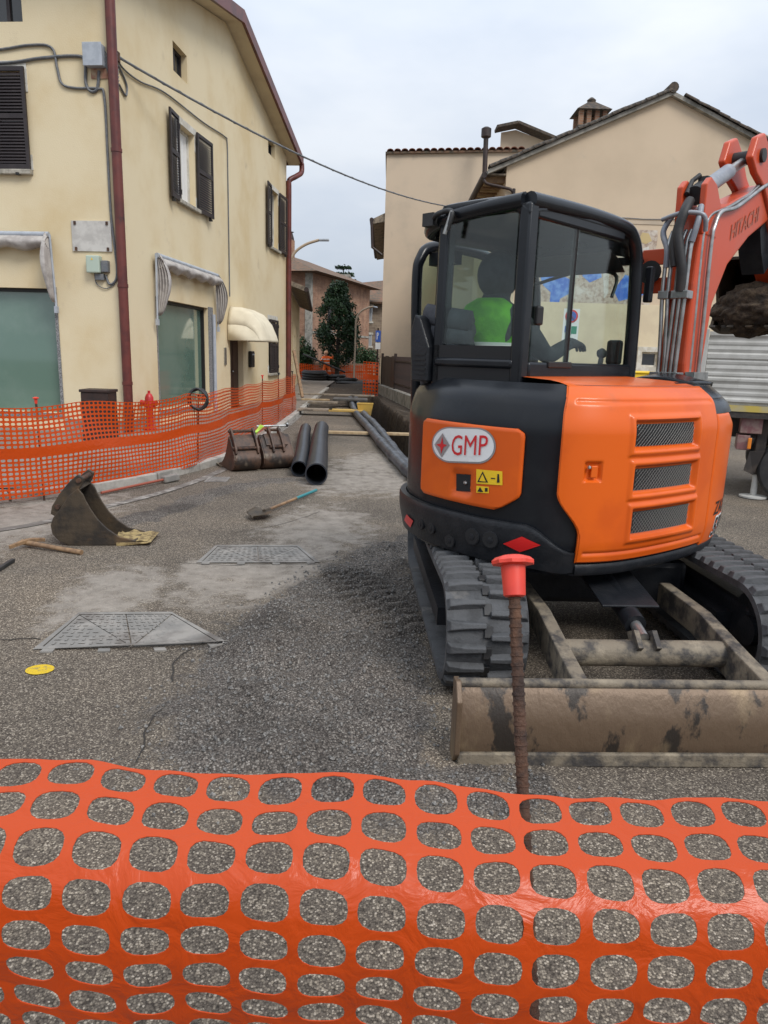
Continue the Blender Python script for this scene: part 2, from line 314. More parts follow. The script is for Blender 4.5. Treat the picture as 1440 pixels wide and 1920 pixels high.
# ground: exposed-aggregate asphalt, loose gravel, soil and pale dust, chosen by vertex attributes
def ground_mat():
    m = bpy.data.materials.new('road_surface'); m.use_nodes = True; t = m.node_tree; p = t.nodes['Principled BSDF']; p.inputs['Roughness'].default_value = .9; p.inputs['Specular IOR Level'].default_value = .3
    nn = t.nodes.new; lk = t.links.new
    tcn = nn('ShaderNodeTexCoord')
    def vor(sc, feat='F1'):
        v = nn('ShaderNodeTexVoronoi'); v.feature = feat; v.inputs['Scale'].default_value = sc; lk(tcn.outputs['Object'], v.inputs[0]); return v
    def noi(sc, d=6, ro=.6):
        n = nn('ShaderNodeTexNoise'); n.inputs['Scale'].default_value = sc; n.inputs['Detail'].default_value = d; n.inputs['Roughness'].default_value = ro; lk(tcn.outputs['Object'], n.inputs[0]); return n
    def ramp(src, stops):
        r = nn('ShaderNodeValToRGB'); e = r.color_ramp.elements
        while len(e) < len(stops): e.new(.5)
        for k, (a, c) in enumerate(stops): e[k].position = a; e[k].color = (*c, 1)
        lk(src, r.inputs[0]); return r.outputs[0]
    def mixc(f, a, b, bt='MIX'):
        x = nn('ShaderNodeMix'); x.data_type = 'RGBA'; x.blend_type = bt
        if isinstance(f, float): x.inputs[0].default_value = f
        else: lk(f, x.inputs[0])
        lk(a, x.inputs[6]); lk(b, x.inputs[7]); return x.outputs[2]
    def attr(n):
        a = nn('ShaderNodeAttribute'); a.attribute_name = n; return a.outputs['Fac']
    def mth(op, a, b):
        q = nn('ShaderNodeMath'); q.operation = op
        for k, s_ in enumerate((a, b)):
            if isinstance(s_, float): q.inputs[k].default_value = s_
            else: lk(s_, q.inputs[k])
        return q.outputs[0]
    va = vor(150.); sepc = nn('ShaderNodeSeparateColor'); lk(va.outputs['Color'], sepc.inputs[0])
    asph = ramp(sepc.outputs[0], [(0., (.075, .064, .055)), (.45, (.115, .10, .086)), (.72, (.165, .145, .122)), (.9, (.27, .24, .20)), (1., (.40, .365, .32))])
    edge = ramp(va.outputs['Distance'], [(0., (1.1, 1.1, 1.1)), (.5, (.9, .9, .9)), (.85, (.35, .34, .33))])
    asph = mixc(1., asph, edge, 'MULTIPLY')
    big = ramp(noi(.55).outputs[0], [(.32, (.80, .76, .71)), (.5, (1.10, 1.04, .96)), (.68, (1.48, 1.36, 1.2))])
    asph = mixc(1., asph, big, 'MULTIPLY')
    vg = vor(115.); sg = nn('ShaderNodeSeparateColor'); lk(vg.outputs['Color'], sg.inputs[0])
    grav = ramp(sg.outputs[1], [(0., (.075, .064, .055)), (.55, (.148, .129, .113)), (.85, (.22, .195, .171)), (1., (.36, .33, .295))])
    damp = ramp(noi(1.1, 5, .55).outputs[0], [(.35, (.62, .61, .60)), (.5, (.95, .94, .93)), (.65, (1.2, 1.18, 1.15))]); grav = mixc(1., grav, damp, 'MULTIPLY')
    ge = ramp(vg.outputs['Distance'], [(0., (1.15, 1.15, 1.15)), (.45, (.85, .85, .85)), (.8, (.30, .30, .30))]); grav = mixc(1., grav, ge, 'MULTIPLY')
    soil = ramp(noi(14., 8, .7).outputs[0], [(.3, (.02, .014, .010)), (.5, (.052, .037, .025)), (.7, (.11, .082, .055))])
    dust = ramp(noi(7., 8, .65).outputs[0], [(.3, (.20, .175, .148)), (.7, (.36, .32, .275))])
    brk = noi(5., 7, .7).outputs[0]
    def msk(name, lo=.35, hi=.65):          # attribute broken up by noise
        s_ = mth('ADD', attr(name), mth('MULTIPLY', mth('SUBTRACT', brk, .5), 1.9)); r = nn('ShaderNodeMapRange'); r.interpolation_type = 'SMOOTHSTEP'
        lk(s_, r.inputs[0]); r.inputs[1].default_value = lo; r.inputs[2].default_value = hi; return r.outputs[0]
    gm = msk('gravel'); c = mixc(mth('MULTIPLY', msk('dust', .38, .85), .8), asph, dust)
    c = mixc(gm, c, grav); c = mixc(msk('soil'), c, soil); lk(c, p.inputs[0])
    h = mth('ADD', mth('MULTIPLY', va.outputs['Distance'], -.35), mth('MULTIPLY', mth('MULTIPLY', vg.outputs['Distance'], -.8), gm))
    h = mth('ADD', h, mth('MULTIPLY', noi(22., 5, .7).outputs[0], .6))
    b = nn('ShaderNodeBump'); b.inputs['Strength'].default_value = .75; b.inputs['Distance'].default_value = .012; lk(h, b.inputs['Height']); lk(b.outputs[0], p.inputs['Normal'])
    return m
M_ground = ground_mat()
# ------------------------------------------------------------------ ground
def segd(p, a, b):
    ax, ay = a; bx, by = b; dx, dy = bx - ax, by - ay; t = max(0, min(1, ((p[0] - ax) * dx + (p[1] - ay) * dy) / (dx * dx + dy * dy + 1e-9)))
    return math.hypot(p[0] - ax - dx * t, p[1] - ay - dy * t), t
def inside(p, poly):
    c = False; j = len(poly) - 1
    for i in range(len(poly)):
        (xi, yi), (xj, yj) = poly[i], poly[j]
        if (yi > p[1]) != (yj > p[1]) and p[0] < (xj - xi) * (p[1] - yi) / (yj - yi) + xi: c = not c
        j = i
    return c
def sdf(p, poly):
    d = min(segd(p, poly[i - 1], poly[i])[0] for i in range(len(poly))); return -d if inside(p, poly) else d
g2 = lambda px, py: tuple(gz(px, py)[:2])
GRAV = [g2(*q) for q in ((590, 1080), (690, 1025), (785, 1000), (800, 1290), (835, 1430), (1000, 1450), (1150, 1520), (700, 1560), (250, 1470), (290, 1340), (430, 1165))]
TRAIL = [g2(*q) for q in ((225, 985), (300, 962), (380, 935), (440, 915), (540, 900))]
PALE = [(g2(600, 990), .5), (g2(520, 1060), .45), (g2(640, 900), .5), (g2(700, 870), .6), (g2(420, 1075), .35), (g2(120, 960), .5), (g2(40, 975), .6), (g2(210, 1110), .3), (g2(715, 900), .5)]
TRX = [(7.2, .55, 1.75), (10.5, .34, 1.4), (14, .02, 1.02), (17, -.3, .7), (22, -.78, .16), (27, -1.2, -.35), (29, -1.3, -.6)]
def trench(y):
    if y < TRX[0][0] or y > TRX[-1][0]: return None
    for (a, l0, r0), (b, l1, r1) in zip(TRX, TRX[1:]):
        if a <= y <= b:
            t = (y - a) / (b - a); return l0 + (l1 - l0) * t, r0 + (r1 - r0) * t
PRA, PRB = V((*g2(640, 1080), 0)), V((*g2(765, 1200), 0))
prd = (PRB - PRA).normalized(); prn = V((prd.y, -prd.x, 0)); prl = (PRB - PRA).length
def ground_at(x, y):
    z = 0.; gr = so_ = du = 0.
    near = -6 < x < 5 and y < 34
    if near:
        z += .006 * mn.noise(V((x * 1.3, y * 1.3, 0)))
        if y < 7:
            d = sdf((x, y), GRAV); gr = 1 - sstep(-.35, .28, d + .12 * mn.noise(V((x * 3, y * 3, 5))))
            if gr > 0:
                z += gr * (.022 + .10 * max(0, mn.noise(V((x * 2.4, y * 2.4, 9))) + .25) + .034 * mn.noise(V((x * 8, y * 8, 2))) + .012 * mn.noise(V((x * 26, y * 26, 2))))
            q = V((x, y, 0)) - PRA; a = q.dot(prd); b = q.dot(prn)
            if -.1 < a < prl + .1 and abs(b) < .21:
                k = sstep(.21, .17, abs(b)) * sstep(-.1, .05, a) * sstep(prl + .1, prl - .05, a)
                z = z * (1 - .7 * k) + k * (.035 + .06 * (sstep(.25, .6, abs(((a + (.06 if b > 0 else 0)) / .125) % 1 - .5) * 2) - .6) * (1 if abs(b) > .02 else .2)); gr = max(gr, k * .8)
        if 5 < y < 12:
            for a, b in zip(TRAIL, TRAIL[1:]):
                d, _ = segd((x, y), a, b); k = sstep(.32, .05, d + .12 * mn.noise(V((x * 4, y * 4, 1))))
                if k > 0: gr = max(gr, k * .85); z = max(z, k * (.02 + .025 * mn.noise(V((x * 7, y * 7, 3)))))
        for (cx, cy), r in PALE:
            d = math.hypot(x - cx, (y - cy) * .5); du = max(du, sstep(r * 2.3, .1, d) * .85)
        t = trench(y)
        if t:
            e = .10 * mn.noise(V((0, y * 1.7, 4))) + .05 * mn.noise(V((x, y * 6, 4)))
            lft, rgt = t[0] + e * .5, t[1] + e
            if lft < x < rgt:
                k = min(sstep(0, .10, x - lft), sstep(0, .16, rgt - x)); z -= k * (1.15 + .12 * mn.noise(V((x * 2, y * 2, 0)))); so_ = 1.
            else:
                dd = x - rgt if x > rgt else lft - x; wd = .9 if x > rgt else .16
                if dd < wd: so_ = max(so_, .9 * (1 - dd / wd)); z += (.07 if x > rgt else .012) * (1 - dd / wd) * (.6 + mn.noise(V((x * 5, y * 5, 8))))
    if y > 19.5:
        k = sstep(19.5, 23, y) * sstep(-6, -4.5, x) * sstep(6, 4, x); so_ = max(so_, k * (.75 if y < 60 else .3))
        if 21 < y < 45 and -4 < x < -.3 and not (trench(y) and so_ > .95): z += .12 * k * (mn.noise(V((x * .9, y * .5, 1))) + .25)
    if y > 22 and x > -4: du = max(du, .4)
    return z, gr, so_, du
def seq(*parts):
    out = []
    for a, b, st in parts:
        n = max(1, round((b - a) / st)); out += [a + (b - a) * i / n for i in range(n)]
    return out + [parts[-1][1]]
gx = seq((-900, -60, 140), (-60, -12, 8), (-12, -4.6, .5), (-4.6, 2.4, .03), (2.4, 6, .12), (6, 14, 1), (14, 60, 8), (60, 900, 140))
gyy = seq((-40, 0.1, 5), (.1, 2.2, .03), (2.2, 6.2, .02), (6.2, 12, .045), (12, 24, .09), (24, 60, .35), (60, 120, 6), (120, 900, 110))
gv = []; ag = []; as_ = []; ad_ = []
for y in gyy:
    for x in gx:
        z, a, b, c = ground_at(x, y); gv.append((x, y, z)); ag.append(a); as_.append(b); ad_.append(c)
nx = len(gx); gf = [(j * nx + i, j * nx + i + 1, (j + 1) * nx + i + 1, (j + 1) * nx + i) for j in range(len(gyy) - 1) for i in range(nx - 1)]
me = bpy.data.meshes.new('road'); me.from_pydata(gv, [], gf)
for nme, arr in (('gravel', ag), ('soil', as_), ('dust', ad_)):
    at = me.attributes.new(nme, 'FLOAT', 'POINT'); at.data.foreach_set('value', arr)
me.materials.append(M_ground); me.shade_smooth()
road = bpy.data.objects.new('road', me); col.objects.link(road); tag(road, kind='structure')
gh = lambda x, y: ground_at(x, y)[0]
# loose stones on the gravel spread and the soil trail
mb = MB(); rs = random.Random(3); cnt = 0
while cnt < 5200:
    x, y = rs.uniform(-1.6, 1.2), rs.uniform(1.6, 6.2)
    z, g, s_, d_ = ground_at(x, y)
    if g < rs.random(): continue
    r = .0035 + .011 * rs.random() ** 3
    Mq = Matrix.Rotation(rs.random() * 6, 4, V((rs.random(), rs.random(), rs.random() + .1)).normalized())
    vs = [Mq @ V(q) * r for q in ((1, 0, 0), (-.9, .1, 0), (0, 1.1, 0), (.1, -.8, 0), (0, 0, .8), (0, 0, -.8))]
    mb.add([v + V((x, y, z + r * .3)) for v in vs], [(0, 2, 4), (2, 1, 4), (1, 3, 4), (3, 0, 4), (2, 0, 5), (1, 2, 5), (3, 1, 5), (0, 3, 5)]); cnt += 1
M_stones = mat('loose_gravel', (.11, .105, .10), .9, c2=(.24, .225, .205), ns=60, lo=.45, hi=.6)
mb.build('loose_gravel', M_stones, kind='stuff', label='loose grey gravel scattered beside the excavator track', cat='gravel')
# ------------------------------------------------------------------ sidewalk, kerb and worn white line
KP = [V((-9.5, 3.2, 0)), V((-6.2, 5.5, 0))] + [gz(*q) for q in ((0, 943), (83, 939), (200, 920), (330, 895), (405, 872))]
KP += [V((-2.36, 11.6, 0)), V((-2.30, 13, 0)), V((-2.33, 16, 0)), V((-2.42, 20, 0)), V((-2.62, 27, 0)), V((-3.0, 44, 0))]
KC = catmull(KP, 5)
side = MB()
for a, b in zip(KC, KC[1:]):
    n = V((b.y - a.y, a.x - b.x, 0)).normalized()
    far = lambda p: V((min(p.x - 1, -16), p.y, .1))
    ia, ib = a - n * .15, b - n * .15
    side.add([ia + V((0, 0, .1)), ib + V((0, 0, .1)), far(ib), far(ia)], [(0, 1, 2, 3)])
sw = side.build('sidewalk', M_paving, kind='structure')
kerbs = empty('kerb', (-3, 9, 0)); kerbs['kind'] = 'structure'
acc = [0]
for a, b in zip(KC, KC[1:]): acc.append(acc[-1] + (b - a).length)
def along(pts, ac, s):
    for i in range(len(pts) - 1):
        if s <= ac[i + 1] or i == len(pts) - 2:
            t = (s - ac[i]) / (ac[i + 1] - ac[i] + 1e-9); p = pts[i].lerp(pts[i + 1], t); d = (pts[i + 1] - pts[i]).normalized(); return p, d
s0 = 0
while s0 < acc[-1] - .3 and s0 < 34:
    ln = .98; m = MB(); a, da = along(KC, acc, s0 + .006); b, db = along(KC, acc, min(acc[-1], s0 + ln))
    na, nb = V((da.y, -da.x, 0)), V((db.y, -db.x, 0)); dz = rnd.uniform(-.004, .006)
    pts = [a, b, b - nb * .15, a - na * .15]
    m.add([p + V((0, 0, -.05)) for p in pts] + [p + V((0, 0, .105 + dz)) for p in pts], [(3, 2, 1, 0), (4, 5, 6, 7), (0, 1, 5, 4), (1, 2, 6, 5), (2, 3, 7, 6), (3, 0, 4, 7)])
    m.build('kerb_stone', M_kerb, kerbs, bevel=.012); s0 += 1.0
ln = MB()
LP = catmull([gz(*q) for q in ((-60, 1003), (60, 985), (180, 955), (300, 925), (400, 890), (455, 858), (510, 820), (548, 792), (566, 775))], 6)
for k, (a, b) in enumerate(zip(LP, LP[1:])):
    n = V((b.y - a.y, a.x - b.x, 0)).normalized() * .06
    h = lambda p: V((p.x, p.y, max(gh(p.x, p.y), 0) + .007))
    ln.add([h(a - n), h(a + n), h(b + n), h(b - n)], [(0, 1, 2, 3)])
ln.build('road_line', M_paintw, kind='structure')
# ------------------------------------------------------------------ covers and paint on the road
def cover(name, corners, label, nx=1, tri=True, frame_w=.035):
    cs = [gz(*c) for c in corners]; c = sum(cs, V((0, 0, 0))) / 4
    root = empty(name, (c.x, c.y, 0), label, 'manhole cover')
    def P(s, t, z): q = cs[0].lerp(cs[1], s).lerp(cs[3].lerp(cs[2], s), t); return V((q.x, q.y, max(gh(q.x, q.y), 0) + z - .006))
    wx = (cs[1] - cs[0]).length; wy = (cs[3] - cs[0]).length; fx = frame_w / wx; fy = frame_w / wy
    fr = MB()
    for s0_, s1_, t0_, t1_ in ((0, 1, 0, fy), (0, 1, 1 - fy, 1), (0, fx, fy, 1 - fy), (1 - fx, 1, fy, 1 - fy)):
        fr.add([P(s0_, t0_, .012), P(s1_, t0_, .012), P(s1_, t1_, .012), P(s0_, t1_, .012)], [(0, 1, 2, 3)])
    fr.build('frame', M_castiron, root, solid=.003)
    tris = []
    for k in range(nx):
        a, b = fx + (1 - 2 * fx) * k / nx, fx + (1 - 2 * fx) * (k + 1) / nx; y0, y1 = fy, 1 - fy
        if tri: tris += [((a, y0), (b, y0), (a, y1)), ((b, y0), (b, y1), (a, y1))] if k % 2 == 0 else [((a, y0), (b, y0), (b, y1)), ((a, y0), (b, y1), (a, y1))]
        else: tris += [((a, y0), (b, y0), (b, y1), (a, y1))]
    for q in tris:
        cx = sum(p[0] for p in q) / len(q); cy = sum(p[1] for p in q) / len(q); m = MB()
        pts = [(cx + (p[0] - cx) * .965, cy + (p[1] - cy) * .965) for p in q]
        top = [P(*p, .010) for p in pts]; n = len(q)
        m.add([v - V((0, 0, .02)) for v in top] + top, [tuple(range(n, 2 * n))] + [(i, (i + 1) % n, n + (i + 1) % n, n + i) for i in range(n)])
        # raised tread pattern
        for ii in range(int(wx / .055)):
            for jj in range(int(wy / .055)):
                s_, t_ = (ii + .5) * .055 / wx, (jj + .5) * .055 / wy
                ok = True
                for k in range(n):
                    (x0, y0), (x1, y1) = pts[k], pts[(k + 1) % n]
                    ar = (x1 - x0) * (cy - y0) - (y1 - y0) * (cx - x0); b_ = (x1 - x0) * (t_ - y0) - (y1 - y0) * (s_ - x0)
                    if ar * b_ <= 0 or abs(b_) < .03 * abs(ar) + .008: ok = False
                if not ok: continue
                dx, dy = (.020 / wx, .008 / wy) if (ii + jj) % 2 else (.008 / wx, .020 / wy)
                m.add([P(s_ - dx, t_ - dy, .0145), P(s_ + dx, t_ - dy, .0145), P(s_ + dx, t_ + dy, .0145), P(s_ - dx, t_ + dy, .0145)], [(0, 1, 2, 3)])
        m.build('lid', M_castiron, root)
    for k in range(nx + 2):
        m = MB(); s_ = .08 + .84 * k / (nx + 1); a = .03
        m.add([P(s_ - a, -.07, .010), P(s_ + a, -.07, .010), P(s_ + a, .0, .010), P(s_ - a, .0, .010)], [(0, 1, 2, 3)]); m.build('hinge_tab', M_castiron, root, solid=.01)
cover('manhole_cover', ((62, 1219), (428, 1216), (322, 1149), (148, 1150)), 'wide cast iron cover with triangular lids beside the yellow paint spot', 2)
cover('manhole_cover', ((368, 1056), (600, 1057), (560, 1024), (405, 1023)), 'dusty cast iron cover half hidden under pale grit', 2)
cover('manhole_cover', ((382, 904), (425, 904), (432, 896), (392, 895)), 'small iron drain cover in front of the two buckets', 1, False)
m = MB(); 
def crack(pts, w_=.006):
    m = MB(); c_ = catmull([gz(*p) for p in pts], 8)
    c_ = [p + V((.02 * mn.noise(p * 9), .02 * mn.noise(p * 9 + V((5, 0, 0))), 0)) for p in c_]
    for a, b in zip(c_, c_[1:]):
        n_ = V((b.y - a.y, a.x - b.x, 0)).normalized() * w_ * (.6 + .6 * abs(mn.noise(a * 20))); h = lambda p: V((p.x, p.y, gh(p.x, p.y) + .004))
        m.add([h(a - n_), h(a + n_), h(b + n_), h(b - n_)], [(0, 1, 2, 3)])
    m.build('road_crack', mat('crack_dark', (.03, .026, .022), 1.), kind='structure')
crack([(258, 1440), (275, 1395), (300, 1345)]); crack([(322, 1285), (326, 1250), (340, 1232), (360, 1222)]); crack([(0, 1200), (40, 1198), (75, 1199)]); crack([(330, 1055), (420, 1060), (520, 1058), (640, 1062)], .004); crack([(430, 1000), (520, 985), (600, 960)], .004)
m = MB(); c = gz(75, 1257); n = 28
ring = [V((c.x + .073 * (1 + .16 * mn.noise(V((k, 1, 2)))) * math.cos(k * 2 * math.pi / n), c.y + .062 * (1 + .16 * mn.noise(V((k, 5, 2)))) * math.sin(k * 2 * math.pi / n), gh(c.x, c.y) + .006)) for k in range(n)]
m.add(ring, [tuple(range(n))]); m.build('paint_mark', M_painty, label='round spot of yellow spray paint on the asphalt', cat='paint mark')
# ------------------------------------------------------------------ cream corner house
KB = V((-4.95, 13.5, 0)); FB = frame(KB, math.atan2(120, 1331))
house = empty('corner_house', KB, 'cream plastered corner house with dark brown shutters and shop windows', 'house', yaw=math.atan2(120, 1331))
def HB(): return MB(FB)
fA = lambda x, z, d: V((x, d, z)); fB = lambda y, z, d: V((-d, y, z))
EZ = 8.25; RZ = 9.72; LEN = 13.2; GW = 12.
holesA = [(-4.4, -1.27, .42, 2.70), (-2.75, -1.62, 4.72, 6.33), (-2.15, -1.50, 7.07, 7.75)]
holesB = [(1.62, 4.75, .38, 2.69), (3.02, 4.08, 4.86, 6.42), (10.9, 11.95, 5.02, 6.80), (2.95, 3.75, 7.36, 7.92), (10.72, 11.6, 7.78, 8.2), (6.5, 7.75, .1, 2.15), (10.65, 11.75, .98, 2.72)]
wl = HB(); holed(wl, -GW, 0, 0, EZ, holesA, fA, .22); wl.build('front_wall', M_cream, house)
wl = HB(); holed(wl, 0, LEN, 0, EZ, holesB, fB, .22)
wl.add([(0, 0, EZ), (0, LEN, EZ), (0, LEN / 2, RZ)], [(0, 1, 2)])
wl.add([(0, LEN, 0), (-GW, LEN, 0), (-GW, LEN, EZ), (0, LEN, EZ)], [(0, 1, 2, 3)]); wl.build('side_wall', M_cream, house)
# roof slabs with red-brown verge board and pale soffit
rf = HB(); OV = .42
for y0, y1 in ((-.6, LEN / 2), (LEN + .6, LEN / 2)):
    sl = (RZ - EZ) / (LEN / 2); zz = lambda y: EZ + sl * (LEN / 2 - abs(y - LEN / 2))
    rf.add([(x, y, zz(y) + k) for x in (-GW, OV - .03) for y in (y0, y1) for k in (.12, .26)], [(0, 1, 3, 2), (4, 6, 7, 5), (0, 4, 5, 1), (2, 3, 7, 6), (0, 2, 6, 4), (1, 5, 7, 3)])
rfo = rf.build('roof', M_rooftile, house)
sf = HB(); vb = HB()
for y0, y1 in ((-.6, LEN / 2), (LEN + .6, LEN / 2)):
    sf.add([(x, y, zz(y) + k) for x in (-.05, OV - .02) for y in (y0, y1) for k in (.03, .118)], [(0, 1, 3, 2), (4, 6, 7, 5), (0, 4, 5, 1), (2, 3, 7, 6), (0, 2, 6, 4), (1, 5, 7, 3)])
    vb.add([(x, y, zz(y) + k) for x in (OV - .018, OV + .06) for y in (y0, y1) for k in (.0, .29)], [(0, 1, 3, 2), (4, 6, 7, 5), (0, 4, 5, 1), (2, 3, 7, 6), (0, 2, 6, 4), (1, 5, 7, 3)])
sf.build('soffit', M_paleband, house); vb.build('verge_board', M_redmetal, house)
m = HB(); m.tube([(x, LEN + .66, EZ - .02) for x in (-GW, OV)], .07, 10); m.build('gutter', M_redmetal, house, smooth=40)
# downpipes
def pipe(pts, r, name='downpipe', mt=M_redmetal):
    m = HB(); m.tube(catmull(pts, 6), r, 14); o = m.build(name, mt, house, smooth=60); return o
dp = pipe([(.16, -.5, 9.0), (.16, -.45, 8.6), (.13, -.1, 8.15), (.11, -.085, 7.8), (.10, -.08, 5), (.10, -.08, 2.5), (.10, -.08, .1)], .085)
for z in (7.6, 5.0, 2.74, 1.0):
    m = HB(); m.lathe([(.095, z), (.095, z + .06)], 14, (.10, -.08, 0)); m.build('collar', M_redmetal, dp, smooth=40)
pipe([(.42, LEN + .55, EZ - .05), (.42, LEN + .5, EZ - .35), (.3, LEN + .2, EZ - .55), (.1, LEN - .02, EZ - .75), (.1, LEN - .04, EZ - 1.1), (.1, LEN - .04, 4), (.1, LEN - .04, .1)], .09)
pipe([(.06, 5.02, 2.55), (.06, 5.02, 1.4), (.06, 5.02, .12)], .045, 'drain_pipe', M_grey)
# windows
def window(face, a, b, z0, z1, gl=M_darkglass, fr=M_whitetrim, depth=.17, sill=True, surround=True, frw=.055, curtain=False):
    fn = fA if face == 'A' else fB
    m = HB()
    for p, q, r, s_ in ((a, b, z0, z0 + frw), (a, b, z1 - frw, z1), (a, a + frw, z0 + frw, z1 - frw), (b - frw, b, z0 + frw, z1 - frw), ((a + b) / 2 - .03, (a + b) / 2 + .03, z0 + frw, z1 - frw)):
        vs = [fn(x, z, d) for x in (p, q) for z in (r, s_) for d in (depth - .04, depth + .02)]
        m.add(vs, [(0, 1, 3, 2), (4, 6, 7, 5), (0, 4, 5, 1), (2, 3, 7, 6), (0, 2, 6, 4), (1, 5, 7, 3)])
    wo = m.build('window', fr, house)
    m = HB(); m.add([fn(a, z0, depth), fn(b, z0, depth), fn(b, z1, depth), fn(a, z1, depth)], [(0, 1, 2, 3)]); m.build('pane', gl, wo)
    if curtain:
        m = HB(); m.grid(lambda s_, t: fn(a + (b - a) * s_, z0 + (z1 - z0) * t, depth - .006 + .004 * math.sin(s_ * 40)), 40, 1); m.build('curtain', M_white, wo)
    if sill:
        m = HB(); vs = [fn(x, z, d) for x in (a - .12, b + .12) for z in (z0 - .09, z0 - .004) for d in (-.1, .16)]
        m.add(vs, [(0, 1, 3, 2), (4, 6, 7, 5), (0, 4, 5, 1), (2, 3, 7, 6), (0, 2, 6, 4), (1, 5, 7, 3)]); m.build('sill', M_stonesill, wo, bevel=.015)
    if surround:
        m = HB()
        for p, q, r, s_ in ((a - .13, b + .13, z1 + .002, z1 + .14), (a - .13, a - .004, z1 - .35, z1), (b + .004, b + .13, z1 - .35, z1), (a - .13, a - .004, z0, z0 + .25), (b + .004, b + .13, z0, z0 + .25)):
            m = HB(); vs = [fn(x, z, d) for x in (p, q) for z in (r, s_) for d in (-.012, .05)]
            m.add(vs, [(0, 1, 3, 2), (4, 6, 7, 5), (0, 4, 5, 1), (2, 3, 7, 6), (0, 2, 6, 4), (1, 5, 7, 3)]); m.build('surround', M_whitetrim, wo)
    return wo
slat_mesh = {}
def shutter(face, hinge, z0, z1, width, sgn, open_deg, label=None):
    # leaf hinged at 'hinge' (coordinate along the face), opening flat against the wall
    fn = fA if face == 'A' else fB
    th = R(open_deg); ca, sa = math.cos(th), math.sin(th)
    def P(s_, z, d):          # s_ along the leaf from hinge, d thickness towards the street
        along_ = hinge + sgn * s_ * ca + (-sgn) * d * sa * 0; out = .04 + s_ * sa + d * ca
        return fn(along_ , z, -out)
    m = HB(); fw_ = .06
    mid = (z0 + z1) / 2 + .05
    for p, q, r, s_ in ((0, width, z0, z0 + .1), (0, width, z1 - .07, z1), (0, fw_, z0 + .1, z1 - .07), (width - fw_, width, z0 + .1, z1 - .07), (fw_, width - fw_, mid - .04, mid + .04)):
        vs = [P(x, z, d) for x in (p, q) for z in (r, s_) for d in (0, .04)]
        m.add(vs, [(0, 1, 3, 2), (4, 6, 7, 5), (0, 4, 5, 1), (2, 3, 7, 6), (0, 2, 6, 4), (1, 5, 7, 3)])
    o = m.build('shutter', M_shutter, house)
    key = (face, round(width, 2), sgn, open_deg); pitch = .052; first = None; zb = z0 + .1 + .015
    while zb + pitch < z1 - .07:
        if not (mid - .075 < zb < mid + .03):
            if key not in slat_mesh:
                m = HB(); vs = [P(x, zb + dz + e, d) for x in (fw_, width - fw_) for dz, d in ((0, .036), (.045, .006)) for e in (0, .009)]
                m.add(vs, [(0, 1, 3, 2), (4, 6, 7, 5), (0, 4, 5, 1), (2, 3, 7, 6), (0, 2, 6, 4), (1, 5, 7, 3)])
                sl = m.build('slat', M_shutter, o); slat_mesh[key] = (sl, P(0, zb, 0))
            else:
                sl, p0 = slat_mesh[key]; dupe(sl, o, Matrix.Translation(P(0, zb, 0) - p0))
        zb += pitch
    for zz_ in (z0 + .2, z1 - .2): m = HB(); m.box(-.02, .02, -.02, .02, -.05, .05, Matrix.Translation(P(.0, zz_, .03))); m.build('hinge', M_blackp, o)
    # tie-back hook on the wall
    m = HB(); q = P(width * .8, z0 - .06, .01); m.box(-.02, .05, -.05, .02, -.02, .02, Matrix.Translation(q)); m.box(-.03, .03, -.03, .03, -.01, .07, Matrix.Translation(q)); m.build('tie_back', M_blackp, o)
    return o
w_a = window('A', -2.75, -1.62, 4.72, 6.33); shutter('A', -2.75, 4.70, 6.36, 1.24, 1, 0)
w_b = window('B', 3.02, 4.08, 4.86, 6.42, curtain=True); shutter('B', 3.0, 4.80, 6.50, .60, -1, 4); shutter('B', 4.10, 4.80, 6.50, .92, 1, 3)
window('B', 10.9, 11.95, 5.02, 6.80); shutter('B', 10.88, 5.0, 6.86, .62, -1, 4); shutter('B', 11.97, 5.0, 6.86, .95, 1, 2)
window('B', 2.95, 3.75, 7.36, 7.92, fr=M_shutter, sill=False, surround=False); window('B', 10.72, 11.6, 7.78, 8.2, fr=M_shutter, sill=False, surround=False)
window('A', -2.15, -1.50, 7.07, 7.75, fr=M_shutter, sill=False, surround=False)
window('B', 10.65, 11.75, .98, 2.72); shutter('B', 10.67, .98, 2.72, .54, 1, 0); shutter('B', 11.73, .98, 2.72, .52, -1, 0)
# shop windows: frosted greenish panes in granite reveals
def shop(face, a, b, z0, z1, depth=.2, gran=True):
    fn = fA if face == 'A' else fB
    m = HB(); m.add([fn(a + .03, z0, depth - .02), fn(b - .03, z0, depth - .02), fn(b - .03, z1, depth - .02), fn(a + .03, z1, depth - .02)], [(0, 1, 2, 3)])
    o = m.build('shop_window', M_shopglass, house)
    m = HB()
    for p, q, r, s_ in ((a, b, z1 - .06, z1 - .002), (a, a + .05, z0, z1 - .06), (b - .05, b, z0, z1 - .06)):
        vs = [fn(x, z, d) for x in (p, q) for z in (r, s_) for d in (.1, depth + .015)]
        m.add(vs, [(0, 1, 3, 2), (4, 6, 7, 5), (0, 4, 5, 1), (2, 3, 7, 6), (0, 2, 6, 4), (1, 5, 7, 3)])
    m.build('frame', M_blackp, o)
    m = HB()
    for p, q, r, s_ in ((a - .04, a - .002, z0, z1 + .03), (b + .002, b + (.34 if face == 'B' else .06), z0, z1 + .03), (a - .04, b + .06, z0 - .1, z0 - .003)):
        vs = [fn(x, z, d) for x in (p, q) for z in (r, s_) for d in (-.018, .05)]
        m.add(vs, [(0, 1, 3, 2), (4, 6, 7, 5), (0, 4, 5, 1), (2, 3, 7, 6), (0, 2, 6, 4), (1, 5, 7, 3)])
    m.build('stone_frame', M_granite, o)
shop('A', -4.4, -1.27, .42, 2.70); shop('B', 1.62, 4.75, .38, 2.69)
